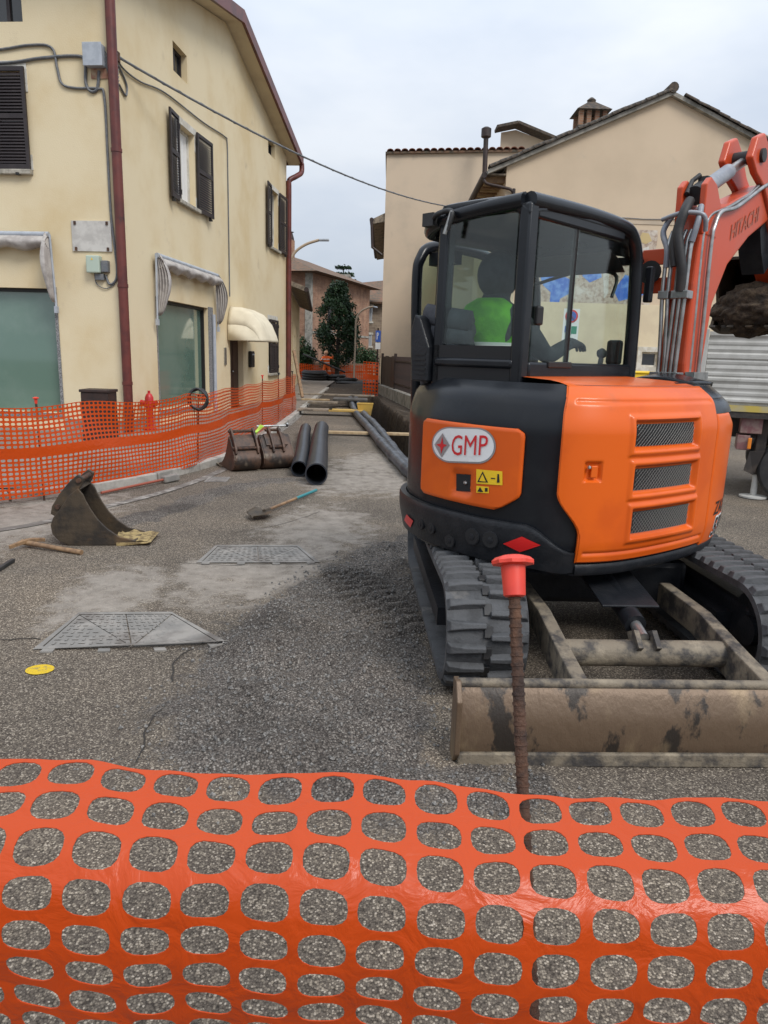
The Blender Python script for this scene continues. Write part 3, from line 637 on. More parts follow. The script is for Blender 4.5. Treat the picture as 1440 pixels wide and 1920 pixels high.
# folded awnings: cassette bar, gathered cloth and side arms
def awning(face, a, b, z, sides):
    fn = fA if face == 'A' else fB
    m = HB(); m.tube([fn(a, z, -.12), fn(b, z, -.12)], .05, 10); o = m.build('awning', M_grey, house, smooth=50)
    m = HB(); m.grid(lambda s_, t: fn(a + (b - a) * s_, z - .02 - .24 * t - .03 * t * math.sin(s_ * 31) , -.14 - .12 * math.sin(t * 3.1) - .02 * mn.noise(V((s_ * 14, t * 3, 1)))), 60, 8); m.build('gathered_cloth', M_awning, o, smooth=180, solid=.006)
    for e in sides:
        x0 = a if e < 0 else b
        def fold(s_, t):
            wdt = (.03 + .34 * math.sin(min(1, t * 1.35) * math.pi * .62) * (1 - t) ** .55 + .05)
            return fn(x0 + e * (.02 + .06 * t + .035 * (1 if int(s_ * 10) % 2 else -1) * (1 - abs(t - .4))) - e * .06, z + .03 - 1.2 * t, -.08 - wdt * s_)
        m = HB(); m.grid(fold, 10, 14); m.build('folded_side', M_awning, o, smooth=30, solid=.006)
        m = HB(); m.tube([fn(x0, z, -.1), fn(x0 + e * .04, z - 1.25, -.1)], .022, 8); m.box(-.03, .03, -.03, .03, -.08, .04, Matrix.Translation(fn(x0 + e * .04, z - 1.28, -.1))); m.build('arm', M_grey, o, smooth=50)
awning('A', -4.5, -1.22, 3.62, (1,)); awning('B', 1.45, 5.2, 3.50, (-1, 1))
# domed cream canopy over the door
def canopy():
    y0, y1 = 6.25, 8.15; z0, z1, D = 1.95, 2.85, 1.0
    prof = [(0, z1), (.3, z1 - .02), (.58, z1 - .14), (.82, z1 - .42), (.95, z1 - .72), (D, z0)]
    m = HB()
    def P(s_, t):
        k = t * 5; i = min(4, int(k)); u_ = k - i; d = prof[i][0] + (prof[i + 1][0] - prof[i][0]) * u_; z = prof[i][1] + (prof[i + 1][1] - prof[i][1]) * u_
        e = .55 * (1 - t) ** 1.2; yy = y0 + (y1 - y0) * s_
        c = max(0, abs(s_ - .5) * 2 - .62) / .38; z -= (z - z0) * (c ** 2.2) * .55 * (1 - .2 * t)
        return (d * (1 - .12 * c * c) + .02, yy, z + .006 * mn.noise(V((s_ * 9, t * 7, 1))))
    m.grid(P, 24, 15)
    for e, yy in ((0, y0), (1, y1)):
        n = [P(e, t / 12) for t in range(13)]; m.add(n + [(.02, yy, z0)], [tuple(range(14))])
    o = m.build('door_canopy', M_awning2, house, smooth=35, solid=.006)
canopy()
m = HB(); m.box(-.20, -.15, 6.52, 7.73, .1, 2.13); dr = m.build('door', M_wooddoor, house)
for y0 in (6.62, 7.17):
    for z0, z1 in ((.3, 1.0), (1.12, 1.98)): m = HB(); m.box(-.152, -.135, y0, y0 + .46, z0, z1); m.build('door_panel', M_wooddoor, dr, bevel=.01)
m = HB(); m.ico((-.12, 7.1, 1.1), .03); m.build('handle', M_chrome, dr)
m = HB(); m.box(.0, .11, 8.25, 8.6, 1.2, 1.68); mbx = m.build('mailbox', M_blackp, house, bevel=.03); m = HB(); m.box(.111, .118, 8.3, 8.55, 1.56, 1.6); m.build('slot', M_grey, mbx)
m = HB(); m.box(.0, .03, 5.95, 6.1, 1.3, 1.75); m.build('bell_panel', M_chrome, house)
# boxes, plaque and cables on the wall
m = HB(); m.box(-.37, -.05, -.16, 0, 6.34, 6.68); jb = m.build('junction_box', M_grey, house, bevel=.015)
m = HB(); m.box(-.38, -.04, -.175, -.162, 6.33, 6.69); m.build('lid', M_grey, jb, bevel=.008)
m = HB(); m.box(-.32, -.02, -.02, -.003, 6.18, 6.34); m.build('wall_patch', mat('brick_patch', (.30, .15, .1), .95, c2=(.4, .3, .2), ns=9), house)
m = HB(); m.box(-.84, -.10, -.025, 0, 3.36, 3.88); pq = m.build('plaque', mat('marble', (.56, .54, .50), .6, c2=(.44, .42, .39), ns=4, c3=(.30, .27, .24), ns3=3, lo3=.62, hi3=.8), house)
for x in (-.77, -.17):
    for z in (3.40, 3.84): m = HB(); m.box(x - .02, x + .02, -.04, -.024, z - .03, z + .03); m.build('clamp', M_rust, pq)
m = HB(); m.box(-.55, -.30, -.14, 0, 2.98, 3.28); gb = m.build('meter_box', mat('pale_green_plastic', (.42, .50, .42), .5), house, bevel=.02)
m = HB(); m.add([(-.45, -.143, 3.20), (-.41, -.143, 3.20), (-.43, -.143, 3.24)], [(0, 1, 2)]); m.build('warning_mark', M_yel, gb, solid=.002)
m = HB(); m.box(-.29, -.16, -.1, 0, 3.0, 3.2); m.build('socket_box', M_cable, house, bevel=.01)
m = HB(); m.box(-.42, -.26, -.08, 0, 2.86, 2.97); m.build('socket_box', M_cable, house, bevel=.01)
def cable(pts, r=.018, mt=M_cable, n=8): m = HB(); m.tube(catmull(pts, 7), r, 6); return m.build('wall_cable', mt, house, smooth=60)
y = -.025
cable([(-4, y, 6.62), (-2.2, y, 6.62), (-1.4, y, 6.70), (-1.0, y, 6.66), (-.92, y, 6.35), (-.85, y, 6.10), (-.6, y, 6.03), (-.2, y, 6.02), (-.1, y, 5.9), (-.09, y, 5), (-.085, y, 4), (-.04, y, 3.4), (-.02, y, 3.05), (-.06, y, 2.86), (-.18, y, 2.80), (-.24, y, 2.95)], .022)
cable([(-4, y, 6.40), (-2, y, 6.42), (-1.2, y, 6.50), (-.6, y, 6.53), (-.42, y, 6.46), (-.42, y, 6.12), (-.34, y, 5.98), (-.22, y, 6.02), (-.17, y, 6.3)], .026)
cable([(-.45, y, 2.98), (-.42, y, 2.8), (-.25, y, 2.72), (-.08, y, 2.8)], .009)
for k in range(5): cable([(-.05, y, 6.60 - .05 * k), (.0, -.05, 6.5 - .06 * k), (.06, -.03, 6.1 - .02 * k), (.05, .02, 6.05), (.03, .3, 6.2 + .06 * k)], .008)
x = .025
cable([(x, .25, 6.62), (x, .5, 6.52), (x, 1.2, 6.55), (x, 2.4, 6.75), (x, 4.6, 6.86), (x, 6.2, 7.0), (x, 6.45, 6.9), (x, 6.47, 6), (x, 6.47, 4.5), (x, 6.47, 3.1)], .016)
cable([(x, .3, 6.5), (x, .6, 6.3), (x, .55, 6.1), (x, .3, 6.2)], .02)
m = HB(); m.box(0, .06, .2, .32, 6.55, 6.7); m.build('cable_bracket', M_rust, house)
# plinth stains are plaster wear; skirting strip
m = HB(); m.box(-1.2, -.01, -.02, -.001, .1, .32); m.box(.001, .02, .06, 1.55, .1, .32); m.build('plinth', M_concrete, house)
# ------------------------------------------------------------------ gabled house with mural
MY = 24.0
def q24(px, py): return gy(px, py, MY)
XL = q24(945, 400).x; XR = XL + 11.6; rid = q24(1257, 182); ez = q24(935, 312).z
gh_root = empty('gabled_house', (XL, MY, 0), 'peach plastered gabled house with a painted mural and tiled verge', 'house')
XM = rid.x; GZ = rid.z; EZL = ez
wx0, wx1, wz0, wz1 = q24(1203, 660).x, q24(1234, 660).x, q24(1215, 688).z, q24(1215, 660).z
zb = q24(1250, 573).z
m = MB(); holed(m, XL, XR, zb, EZL, [], lambda x, z, d: V((x, MY + d, z)))
m.add([(XL, MY, EZL), (XR, MY, EZL), (XM, MY, GZ)], [(0, 1, 2)])
m.add([(XL, MY, 0), (XL, MY + 10, 0), (XL, MY + 10, EZL), (XL, MY, EZL)], [(3, 2, 1, 0)]); m.build('gable_wall', M_peach, gh_root)
m = MB(); holed(m, XL, XR, 0, zb, [(wx0, wx1, wz0, wz1)], lambda x, z, d: V((x, MY - .03 + d, z)), .25); m.add([(XL, MY - .03, zb), (XR, MY - .03, zb), (XR, MY, zb), (XL, MY, zb)], [(0, 1, 2, 3)]); m.build('pale_base', M_paleband, gh_root)
m = MB(); fw_ = .07
for a, b, c, d in ((wx0 - .14, wx1 + .14, wz1, wz1 + .16), (wx0 - .14, wx1 + .14, wz0 - .16, wz0), (wx0 - .14, wx0, wz0, wz1), (wx1, wx1 + .14, wz0, wz1)): m.box(a, b, MY - .055, MY - .032, c, d)
wo = m.build('window', M_whitetrim, gh_root)
m = MB(); m.box(wx0, wx1, MY + .1, MY + .12, wz0, wz1); m.build('pane', M_darkglass, wo)
m = MB()
for a, b, c, d in ((wx0, wx1, wz0, wz0 + .06), (wx0, wx1, wz1 - .06, wz1), (wx0, wx0 + .06, wz0 + .06, wz1 - .06), (wx1 - .06, wx1, wz0 + .06, wz1 - .06)): m.box(a, b, MY + .06, MY + .098, c, d)
m.build('frame', M_whitetrim, wo)
# mural: incised figures in blue on a stone-coloured ground
mx0, mx1 = q24(985, 500).x, q24(1224, 500).x; mz0, mz1 = q24(1100, 574).z, q24(1100, 428).z
m = MB(); m.grid(lambda s_, t: V((mx0 + (mx1 - mx0) * s_ + .05 * math.sin(t * 9), MY - .02, mz0 + (mz1 - mz0) * t)), 1, 10)
mu = m.build('mural', mat('mural_ground', (.50, .42, .34), .9, c2=(.36, .27, .21), ns=9, lo=.48, hi=.56, c3=(.62, .58, .52), ns3=2.2, bump=.3), gh_root)
M_mblue = mat('mural_blue', (.06, .16, .55), .9, c2=(.18, .34, .70), ns=3); M_mwhite = mat('mural_white', (.60, .58, .53), .9, c2=(.5, .46, .4), ns=5); M_mhat = mat('mural_ochre', (.52, .40, .20), .9)
def patch(pts, mt, off, name):
    m = MB(); q = [q24(*p) for p in pts]; m.add([V((p.x, MY - .02 - off, p.z)) for p in q], [tuple(range(len(q)))[::-1]]); m.build(name, mt, mu)
patch([(1008, 503), (1040, 497), (1052, 515), (1078, 530), (1068, 550), (1050, 560), (1046, 574), (1030, 572), (1032, 548), (1018, 535)], M_mblue, .004, 'figure')
patch([(1090, 490), (1122, 486), (1128, 520), (1105, 530), (1092, 518)], M_mblue, .004, 'figure')
patch([(1150, 545), (1172, 515), (1185, 520), (1180, 560), (1160, 565)], M_mblue, .004, 'figure')
patch([(1200, 508), (1219, 505), (1214, 548), (1200, 556), (1196, 530)], M_mblue, .004, 'figure')
patch([(1196, 470), (1216, 462), (1222, 500), (1198, 508)], M_mwhite, .005, 'figure')
patch([(1196, 452), (1204, 436), (1216, 438), (1222, 452), (1210, 458)], M_mhat, .006, 'hat')
patch([(1130, 500), (1142, 498), (1140, 550), (1132, 560)], M_mwhite, .005, 'figure'); patch([(1060, 505), (1080, 500), (1086, 522), (1066, 520)], M_mwhite, .006, 'figure')
# verge tiles, each one laid along the gable
sl = (GZ - EZL) / (XM - XL)
m = MB(); TL = .46
for k in range(5):
    a0, a1 = math.pi * k / 5, math.pi * (k + 1) / 5
    m.add([(0, .13 * math.cos(a), .085 * math.sin(a) + e) for a in (a0, a1) for e in (0, -.025)] + [(TL, .10 * math.cos(a), .07 * math.sin(a) + e) for a in (a0, a1) for e in (0, -.025)], [(0, 2, 6, 4), (1, 5, 7, 3), (0, 1, 3, 2), (4, 6, 7, 5)])
vt = m.build('verge_tile', M_verge, None, smooth=40); vt.parent = gh_root
def lay(o, x, z, side, y):
    ang = math.atan(sl) * side
    o.matrix_basis = MW[gh_root].inverted() @ Matrix.Translation((x, y, z)) @ Matrix.Rotation(-ang if side > 0 else -ang, 4, 'Y') @ (Matrix.Identity(4) if side > 0 else Matrix.Rotation(math.pi, 4, 'Z')) @ Matrix.Rotation(rnd.uniform(-.05, .05), 4, 'Y')
stp = .36; nL = int((XM - XL + .5) / (stp * math.cos(math.atan(sl)))); first = True
for row in range(2):
    for side in (1, -1):
        nn_ = nL if side > 0 else nL - 1
        for k in range(nn_):
            d = -.55 + k * stp * math.cos(math.atan(sl)); x = (XL + d) if side > 0 else (2 * XM - XL - d); z = EZL + sl * d + .16 + rnd.uniform(-.012, .012)
            o = vt if first else vt.copy()
            if not first: col.objects.link(o); o.parent = gh_root
            first = False; lay(o, x, z, side, MY - .16 + row * .24)
m = MB()
for side in (1, -1):
    X0 = XL - .6 if side > 0 else 2 * XM - XL + .6
    z0 = EZL - sl * .6
    for y0, y1, a, b in ((MY - .18, MY - .002, .0, .12), (MY + .2, MY + 10, .02, .15)):
        vs = [(x, y_, z + k) for x, z in ((X0, z0), (XM, GZ)) for y_ in (y0, y1) for k in (a, b)]
        m.add(vs, [(0, 1, 3, 2), (4, 6, 7, 5), (0, 4, 5, 1), (2, 3, 7, 6), (0, 2, 6, 4), (1, 5, 7, 3)])
m.build('roof', M_concrete, gh_root)
m = MB(); m.tube([(XM, MY - .24, GZ + .20), (XM, MY + .5, GZ + .20)], [.15, .15], 12); m.build('ridge_cap', M_verge, gh_root, smooth=50)
# eave with rafters on the left side
for k in range(9):
    m = MB(); yy = MY + .25 + k * .42; m.box(XL - .62, XL + .02, yy, yy + .11, EZL - .42 , EZL - .25); m.build('rafter', M_wood if k % 2 else M_handle, gh_root)
m = MB(); m.box(XL - .62, XL, MY + .02, MY + 9, EZL - .25, EZL - .2); m.build('eave_boards', M_woodold, gh_root)
m = MB(); m.tube([(XL - .7, MY - .1, EZL - .28), (XL - .7, MY + 9, EZL - .28)], .09, 10); m.build('gutter', M_fencebrown, gh_root, smooth=50)
m = MB(); m.tube(catmull([(XL - .7, MY - .02, EZL - .36), (XL - .6, MY - .06, EZL - .52), (XL - .1, MY - .08, EZL - .62), (XL + .22, MY - .09, EZL - .75), (XL + .25, MY - .09, EZL - 1.3), (XL + .25, MY - .09, .2)], 6), .05, 8); m.build('downpipe', M_fencebrown, gh_root, smooth=50)
# chimney with open brick lantern
ch = gy(1105, 240, MY + 1.6); cz = EZL + sl * (ch.x - XL); rootc = gh_root
m = MB(); m.box(ch.x - .42, ch.x + .42, MY + 1.2, MY + 2.04, cz - .3, cz + .28); cho = m.build('chimney', M_brick, gh_root)
m = MB(); m.box(ch.x - .48, ch.x + .48, MY + 1.14, MY + 2.1, cz + .28, cz + .36); m.build('ledge', M_verge, cho)
for dx in (-.38, -.13, .13, .38):
    for dy in (-.34, .34): m = MB(); m.box(ch.x + dx - .07, ch.x + dx + .07, MY + 1.62 + dy - .07, MY + 1.62 + dy + .07, cz + .36, cz + .82); m.build('pillar', M_brick, cho)
m = MB(); m.add([(ch.x - .56, MY + 1.06, cz + .82), (ch.x + .56, MY + 1.06, cz + .82), (ch.x + .56, MY + 2.18, cz + .82), (ch.x - .56, MY + 2.18, cz + .82), (ch.x - .12, MY + 1.5, cz + 1.15), (ch.x + .12, MY + 1.5, cz + 1.15), (ch.x + .12, MY + 1.74, cz + 1.15), (ch.x - .12, MY + 1.74, cz + 1.15)], [(3, 2, 1, 0), (0, 1, 5, 4), (1, 2, 6, 5), (2, 3, 7, 6), (3, 0, 4, 7), (4, 5, 6, 7)]); m.build('cap', M_verge, cho)
m = MB(); m.lathe([(.13, 0), (.15, .08), (.05, .16)], 10, (ch.x, MY + 1.62, cz + 1.15)); m.build('finial', M_verge, cho, smooth=50)
# cable along the wall
zc = q24(1250, 412).z; m = MB(); m.tube([(XL + .4 + k * .5, MY - .03, zc + .012 * math.sin(k * 2.1)) for k in range(23)], .015, 6); m.build('wall_cable', M_cable, gh_root)
m = MB(); m.box(XL + .02, XR, MY - .02, MY - .001, zc - .16, zc - .05); m.build('string_course', M_peach2, gh_root)
# ------------------------------------------------------------------ tall plain house behind it
TY = 32.
t = lambda px, py: gy(px, py, TY)
TX0 = t(719, 500).x; TX1 = t(985, 300).x; TZ = t(735, 287).z
th_ = empty('tall_house', (TX0, TY, 0), 'tall stained peach house with a blank end wall', 'house')
m = MB(); m.grid(lambda a, b: V((TX0 + (TX1 - TX0) * a, TY, (TZ + .25 * a) * b)), 1, 1)
SBX = TX0 * 44 / 32 + .1
m.add([(TX0, TY, 0), (SBX, TY + 12, 0), (SBX, TY + 12, TZ), (TX0, TY, TZ)], [(3, 2, 1, 0)]); m.build('wall', M_peach2, th_)
m = MB(); zpb = t(740, 672).z; m.box(TX0 - .012, TX1, TY - .03, TY - .001, 0, zpb); m.build('pale_base', M_paleband, th_)
m = MB(); TL2 = .3; n = int((TX1 - TX0) / .3)
for k in range(6):
    a0, a1 = math.pi * k / 6, math.pi * (k + 1) / 6
    m.add([(.15 + .14 * math.cos(a), 0, .1 * math.sin(a)) for a in (a0, a1)] + [(.15 + .14 * math.cos(a), .5, .1 * math.sin(a)) for a in (a0, a1)], [(0, 1, 3, 2)])
tt = m.build('roof_tile', mat('red_tile', (.20, .075, .045), .95, c2=(.12, .06, .045), ns=3), None, smooth=60, solid=.02); tt.parent = th_
for k in range(n):
    o = tt if k == 0 else tt.copy()
    if k: col.objects.link(o); o.parent = th_
    o.matrix_basis = Matrix.Translation((k * .3, -.18, TZ + .25 * k / n + .02))
m = MB(); m.add([(TX0 - .05, TY - .12, TZ - .06), (TX1, TY - .12, TZ + .19), (TX1, TY + 9, TZ + .19), (TX0 - .05, TY + 9, TZ - .06)] + [(TX0 - .05, TY - .12, TZ + .02), (TX1, TY - .12, TZ + .27), (TX1, TY + 9, TZ + .27), (TX0 - .05, TY + 9, TZ + .02)], [(3, 2, 1, 0), (4, 5, 6, 7), (0, 1, 5, 4), (1, 2, 6, 5), (2, 3, 7, 6), (3, 0, 4, 7)]); m.build('roof', M_rooftile, th_)
e0 = t(700, 402).z; e1 = t(700, 470).z
m = MB(); m.add([(TX0 + .02, TY + .1, e0 + .1), (TX0 - .5, TY + .1, e0 - .15), (SBX - .5, TY + 12, e0 - .15), (SBX, TY + 12, e0 + .1)] + [(TX0 + .02, TY + .1, e0 - .25), (TX0 - .5, TY + .1, e0 - .35), (SBX - .5, TY + 12, e0 - .35), (SBX, TY + 12, e0 - .25)], [(0, 1, 2, 3), (7, 6, 5, 4), (0, 4, 5, 1), (1, 5, 6, 2), (2, 6, 7, 3), (3, 7, 4, 0)]); m.build('eave', M_woodold, th_)
m = MB(); m.tube([(TX0 - .56, TY + .05, e0 - .2), (SBX - .56, TY + 12, e0 - .2)], .09, 8); m.tube([(TX0 - .56, TY + .1, e0 - .25), (TX0 - .5, TY + .1, e0 - 1.3), (TX0 - .08, TY + .1, e0 - 1.6)], .06, 8); m.build('gutter', M_fencebrown, th_)
# raised gable part behind and stove pipe
m = MB(); a, b, c = t(972, 235), t(940, 300), t(1040, 262)
m.add([(b.x, TY + .6, 8), (c.x + 1, TY + .6, 8), (c.x + 1, TY + .6, c.z - .3), (a.x, TY + .6, a.z), (b.x, TY + .6, a.z - .12)], [(0, 1, 2, 3, 4)]); m.build('upper_wall', M_peach, th_)
m = MB(); m.bar((b.x - .25, TY + .4, a.z - .05), (a.x, TY + .4, a.z + .14), .8, .1); m.bar((a.x, TY + .4, a.z + .14), (c.x + 1.2, TY + .4, c.z - .3), .8, .1); m.build('upper_roof', M_verge, th_)
sp = gy(908, 390, 31.2); sq = gy(912, 244, 31.2)
pp = MB(); pp.tube([(sp.x + .02, 31.2, 4), (sq.x, 31.2, sq.z - .1)], .1, 10); flu = pp.build('stove_pipe', M_fencebrown, th_, smooth=50)
m = MB(); m.lathe([(.12, -.35), (.2, -.3), (.2, 0), (.1, .06)], 12, (sq.x, 31.2, sq.z + .05)); m.build('cowl', M_fencebrown, flu, smooth=50)
# ------------------------------------------------------------------ yard fence on a low wall
fence = empty('yard_fence', (.74, 23.7, 0), 'brown iron picket fence on a low concrete wall beside the trench', 'fence')
fa, fb = V((-.28, 31.6, 0)), V((2.1, 14.2, 0)); fd = (fb - fa).normalized(); fn_ = V((fd.y, -fd.x, 0)); flen = (fb - fa).length
m = MB()
nseg = 24
for k in range(nseg):
    a, b = fa + fd * (flen * k / nseg), fa + fd * (flen * (k + 1) / nseg); h_ = .42 + .03 * mn.noise(V((k, 0, 0)))
    vs = [p + fn_ * o_ + V((0, 0, z)) for p in (a, b) for o_ in (-.14, .16) for z in (-.1, h_)]
    m.add(vs, [(0, 1, 3, 2), (4, 6, 7, 5), (0, 4, 5, 1), (2, 3, 7, 6), (0, 2, 6, 4), (1, 5, 7, 3)])
m.build('low_wall', M_concrete, fence)
def fbar(s0_, s1_, z0, z1, th=.02, name='rail', mt=M_fencebrown, lat=0.):
    m = MB(); a, b = fa + fd * s0_ + fn_ * lat, fa + fd * s1_ + fn_ * lat; vs = [p + fn_ * o_ + V((0, 0, z)) for p in (a, b) for o_ in (-th, th) for z in (z0, z1)]
    m.add(vs, [(0, 1, 3, 2), (4, 6, 7, 5), (0, 4, 5, 1), (2, 3, 7, 6), (0, 2, 6, 4), (1, 5, 7, 3)]); return m.build(name, mt, fence)
for k in range(4): fbar(.15 + k * .95, .15 + k * .95 + .92, .44, 1.62 + .03 * (k % 2), .015, 'panel_board')
for zr in (.62, 1.45): fbar(4.0, flen - .2, zr, zr + .05, .018)
pk = None
for k in range(int((flen - 4.4) / .13)):
    s_ = 4.1 + k * .13; p = fa + fd * s_
    if pk is None: pk = fbar(s_ - .011, s_ + .011, .44, 1.64, .011, 'picket')
    else: o = pk.copy(); col.objects.link(o); o.parent = fence; o.matrix_basis = Matrix.Translation(fd * (k * .13))
fbar(3.9, 4.0, .4, 1.75, .05, 'post'); fbar(0, .1, .4, 1.75, .05, 'post')
# ------------------------------------------------------------------ far end of the street
def boxroot(name, label, cat, c, group=None): return empty(name, c, label, cat, group)
# brick house on the corner, its long wall running away to the right
ba, bb = V((-5.45, 50, 0)), V((-1.75, 61.5, 0)); bd = (bb - ba).normalized(); bn = V((bd.y, -bd.x, 0)); BL = (bb - ba).length
yawb = math.atan2(bd.x, bd.y)
bh_ = empty('brick_house', ba, 'old red brick house with a brown tiled roof behind the conifer', 'house', yaw=yawb); FBH = frame(ba, yawb)
def BB(): return MB(FBH)
bz = 1.7 + (664 - 524) / 1331 * 50
fS = lambda y, z, d: V((-d, y, z)); fF = lambda x, z, d: V((x, d, z))
hol = [(3.1, 4.1, 3.3, 5.3), (6.9, 7.9, 3.4, 5.3), (3.2, 4.2, .9, 2.3), (7.0, 8.0, .9, 2.3)]
m = BB(); holed(m, 0, BL, 0, bz, hol, fS, .15); holed(m, -9, 0, 0, bz, [(-3.2, -2.3, 3.4, 5.2)], fF, .15); m.build('wall', M_brick, bh_)
for a, b, c, d in hol:
    m = BB(); m.box(-.12, -.06, a, b, c, d); wv = m.build('window', M_shutter, bh_); m = BB(); m.box(-.02, .06, a - .05, b + .05, c - .1, c - .01); m.build('sill', M_concrete, wv)
m = BB(); m.box(-3.2, -2.3, .06, .12, 3.4, 5.2); m.build('window', M_shutter, bh_)
m = BB(); m.box(-.35, .06, -.06, .30, 0, bz - .05); m.build('corner_pillar', M_concrete, bh_)
m = BB(); m.box(.005, .05, .4, BL, 3.0, 3.14); m.build('string_course', M_concrete, bh_)
m = BB(); o_ = .8; zr = bz + 1.7
m.add([(o_, -o_, bz), (o_, BL + o_, bz), (-9, BL + o_, bz), (-9, -o_, bz), (-4, 3.5, zr), (-4, BL - 3.5, zr)], [(0, 1, 5, 4), (3, 0, 4), (2, 3, 4, 5), (1, 2, 5), (3, 2, 1, 0)]); m.build('roof', M_rooftile, bh_, solid=.12)
m = BB(); m.box(-3.4, -2.9, 3.2, 3.7, bz + .6, bz + 2.6); chn = m.build('chimney', M_brick, bh_); m = BB(); m.lathe([(.3, 0), (.3, .12), (.18, .5), (.3, .55)], 8, (-3.15, 3.45, bz + 2.6)); m.build('chimney_pot', M_fencebrown, chn)
wr = empty('white_block', (-7, 66, 0), 'white flat-topped block rising behind the brick house roof', 'building')
p0, p1 = gy(566, 512, 66), gy(652, 535, 66)
m = MB(); m.box(p0.x - 2, p1.x, 66, 74, 0, p0.z - .2); wbw = m.build('wall', mat('white_render', (.62, .62, .60), .9, c2=(.5, .5, .48), ns=2), wr)
m = MB(); m.box(p0.x - 2.2, p1.x + .2, 65.8, 74.2, p0.z - .2, p0.z); m.build('roof_edge', M_concrete, wr)
for k in range(5): m = MB(); m.box(p0.x + k * .9, p0.x + k * .9 + .04, 65.96, 65.999, p0.z - 2.5, p0.z - .25); m.build('panel_joint', M_concrete, wr)
# stone house
sx0, sx1 = gy(676, 600, 63).x, gy(716, 600, 63).x + 1; sz = gy(690, 568, 63).z
shs = empty('stone_house', (sx0, 63, 0), 'rubble stone house with pale grey shutters at the street end', 'house')
hs = [(gy(*a, 63).x, gy(*b, 63).x, gy(*a, 63).z, gy(*b, 63).z) for a, b in (((684, 602), (698, 575)), ((683, 648), (697, 628)))]
m = MB(); holed(m, sx0, sx1, 0, sz, hs, lambda x, z, d: V((x, 63 + d, z)), .15); m.build('wall', M_stone, shs)
for a, b, c, d in hs:
    m = MB(); m.box(a + .02, (a + b) / 2 - .02, 63.02, 63.08, c, d); m.box((a + b) / 2 + .02, b - .02, 63.02, 63.08, c, d); sh_ = m.build('shutter', mat('grey_shutter', (.33, .34, .35), .6), shs)
    m = MB(); m.box(a - .12, b + .12, 62.93, 62.999, c - .16, c - .02); m.box(a - .12, b + .12, 62.95, 62.999, d + .02, d + .2); m.build('surround', M_whitetrim, sh_)
m = MB(); zt = gy(712, 548, 63).z; m.add([(sx0 - .5, 62.3, sz), (sx1, 62.3, sz), (sx1, 69, zt + 1.6), (sx0 - .5, 69, zt + 1.2)], [(0, 1, 2, 3)]); m.build('roof', M_rooftile, shs, solid=.15)
# low cream house beyond the corner house
lh = empty('low_house', (-3.9, 28.2, 0), 'low cream house with overhanging tiled eave past the corner house', 'house')
l0, l1 = V((-3.86, 28.2, 0)), V((-5.05, 41, 0))
ldir = (l1 - l0).normalized(); lf = lambda s_, z, d: l0 + ldir * s_ + V((-d, 0, z)); ll = (l1 - l0).length
m = MB(); holed(m, 0, ll, 0, 4.1, [(2, 2.9, 1.2, 2.9), (5, 6, .1, 2.4), (8, 9, 1.2, 2.9)], lf, .15); m.add([lf(0, 0, 0), lf(0, 0, 6), lf(0, 4.1, 6), lf(0, 4.1, 0)], [(0, 1, 2, 3)]); m.build('wall', M_cream, lh)
for a, b, c, d in ((2, 2.9, 1.2, 2.9), (5, 6, .1, 2.4), (8, 9, 1.2, 2.9)): m = MB(); m.add([lf(a, c, .1), lf(b, c, .1), lf(b, d, .1), lf(a, d, .1)], [(0, 1, 2, 3)]); m.build('window', M_shutter, lh)
m = MB(); m.add([lf(-.6, 4.0, -.6), lf(ll, 4.0, -.6), lf(ll, 5.6, 4), lf(-.6, 5.6, 4)], [(0, 1, 2, 3)]); m.build('roof', M_woodold, lh, solid=.16)
m = MB(); m.tube([lf(-.6, 3.98, -.65), lf(ll, 3.98, -.65)], .09, 8); m.build('gutter', M_fencebrown, lh)
# ------------------------------------------------------------------ trees and shrubs
def leaves(mb, fn, n, size, seed):
    r = random.Random(seed)
    for _ in range(n):
        p, nrm = fn(r); s_ = size * r.uniform(.6, 1.5)
        d = V((r.gauss(0, 1), r.gauss(0, 1), r.gauss(0, .7))).normalized() + nrm * .8; d.normalize()
        x = d.cross(V((r.random(), r.random(), r.random() + .2))).normalized(); y_ = d.cross(x)
        mb.add([p - x * s_ * .5, p + y_ * s_ * .28, p + x * s_ * .6, p - y_ * s_ * .28], [(0, 1, 2, 3)])
def conifer(c, h, w, label):
    rt = empty('conifer_tree', c, label, 'tree')
    m = MB(); m.tube([V(c) + V((0, 0, 0)), V(c) + V((.05, 0, h * .5)), V(c) + V((0, 0, h * .9))], [.16, .1, .03], 8); m.build('trunk', M_bark, rt, smooth=60)
    cl = []
    r = random.Random(5)
    for k in range(150):
        t_ = r.random() ** .8; z = .9 + (h - .9) * t_; rad = w / 2 * (1 - .12 * (1 - t_)) * min(1, (1.06 - t_) * 2.0) ** .75 * min(1, .72 + t_ * 1.3); a = r.random() * 6.283; q = rad * (.55 + .45 * r.random())
        cl.append((V((q * math.cos(a), q * math.sin(a), z)), .26 + .3 * r.random() * (1 - t_ * .5)))
    def fn(r):
        k, s_ = r.choice(cl); d = V((r.gauss(0, 1), r.gauss(0, 1), r.gauss(0, 1))).normalized(); return V(c) + k + d * s_ * r.uniform(.4, 1.1) + V((0, 0, .15 * s_)), d
    m = MB(); leaves(m, fn, 15000, .13, 2); m.build('crown', M_leafd, rt)
    m = MB()
    for k, s_ in cl[:40]: m.tube([V(c) + V((0, 0, k.z * .9)), V(c) + k], [.03, .012], 5)
    m.build('limbs', M_bark, rt)
tcx = gy(632, 690, 46)
conifer((tcx.x, 46, 0), gy(645, 536, 46).z, 2.9, 'dark dense conifer in front of the brick house')
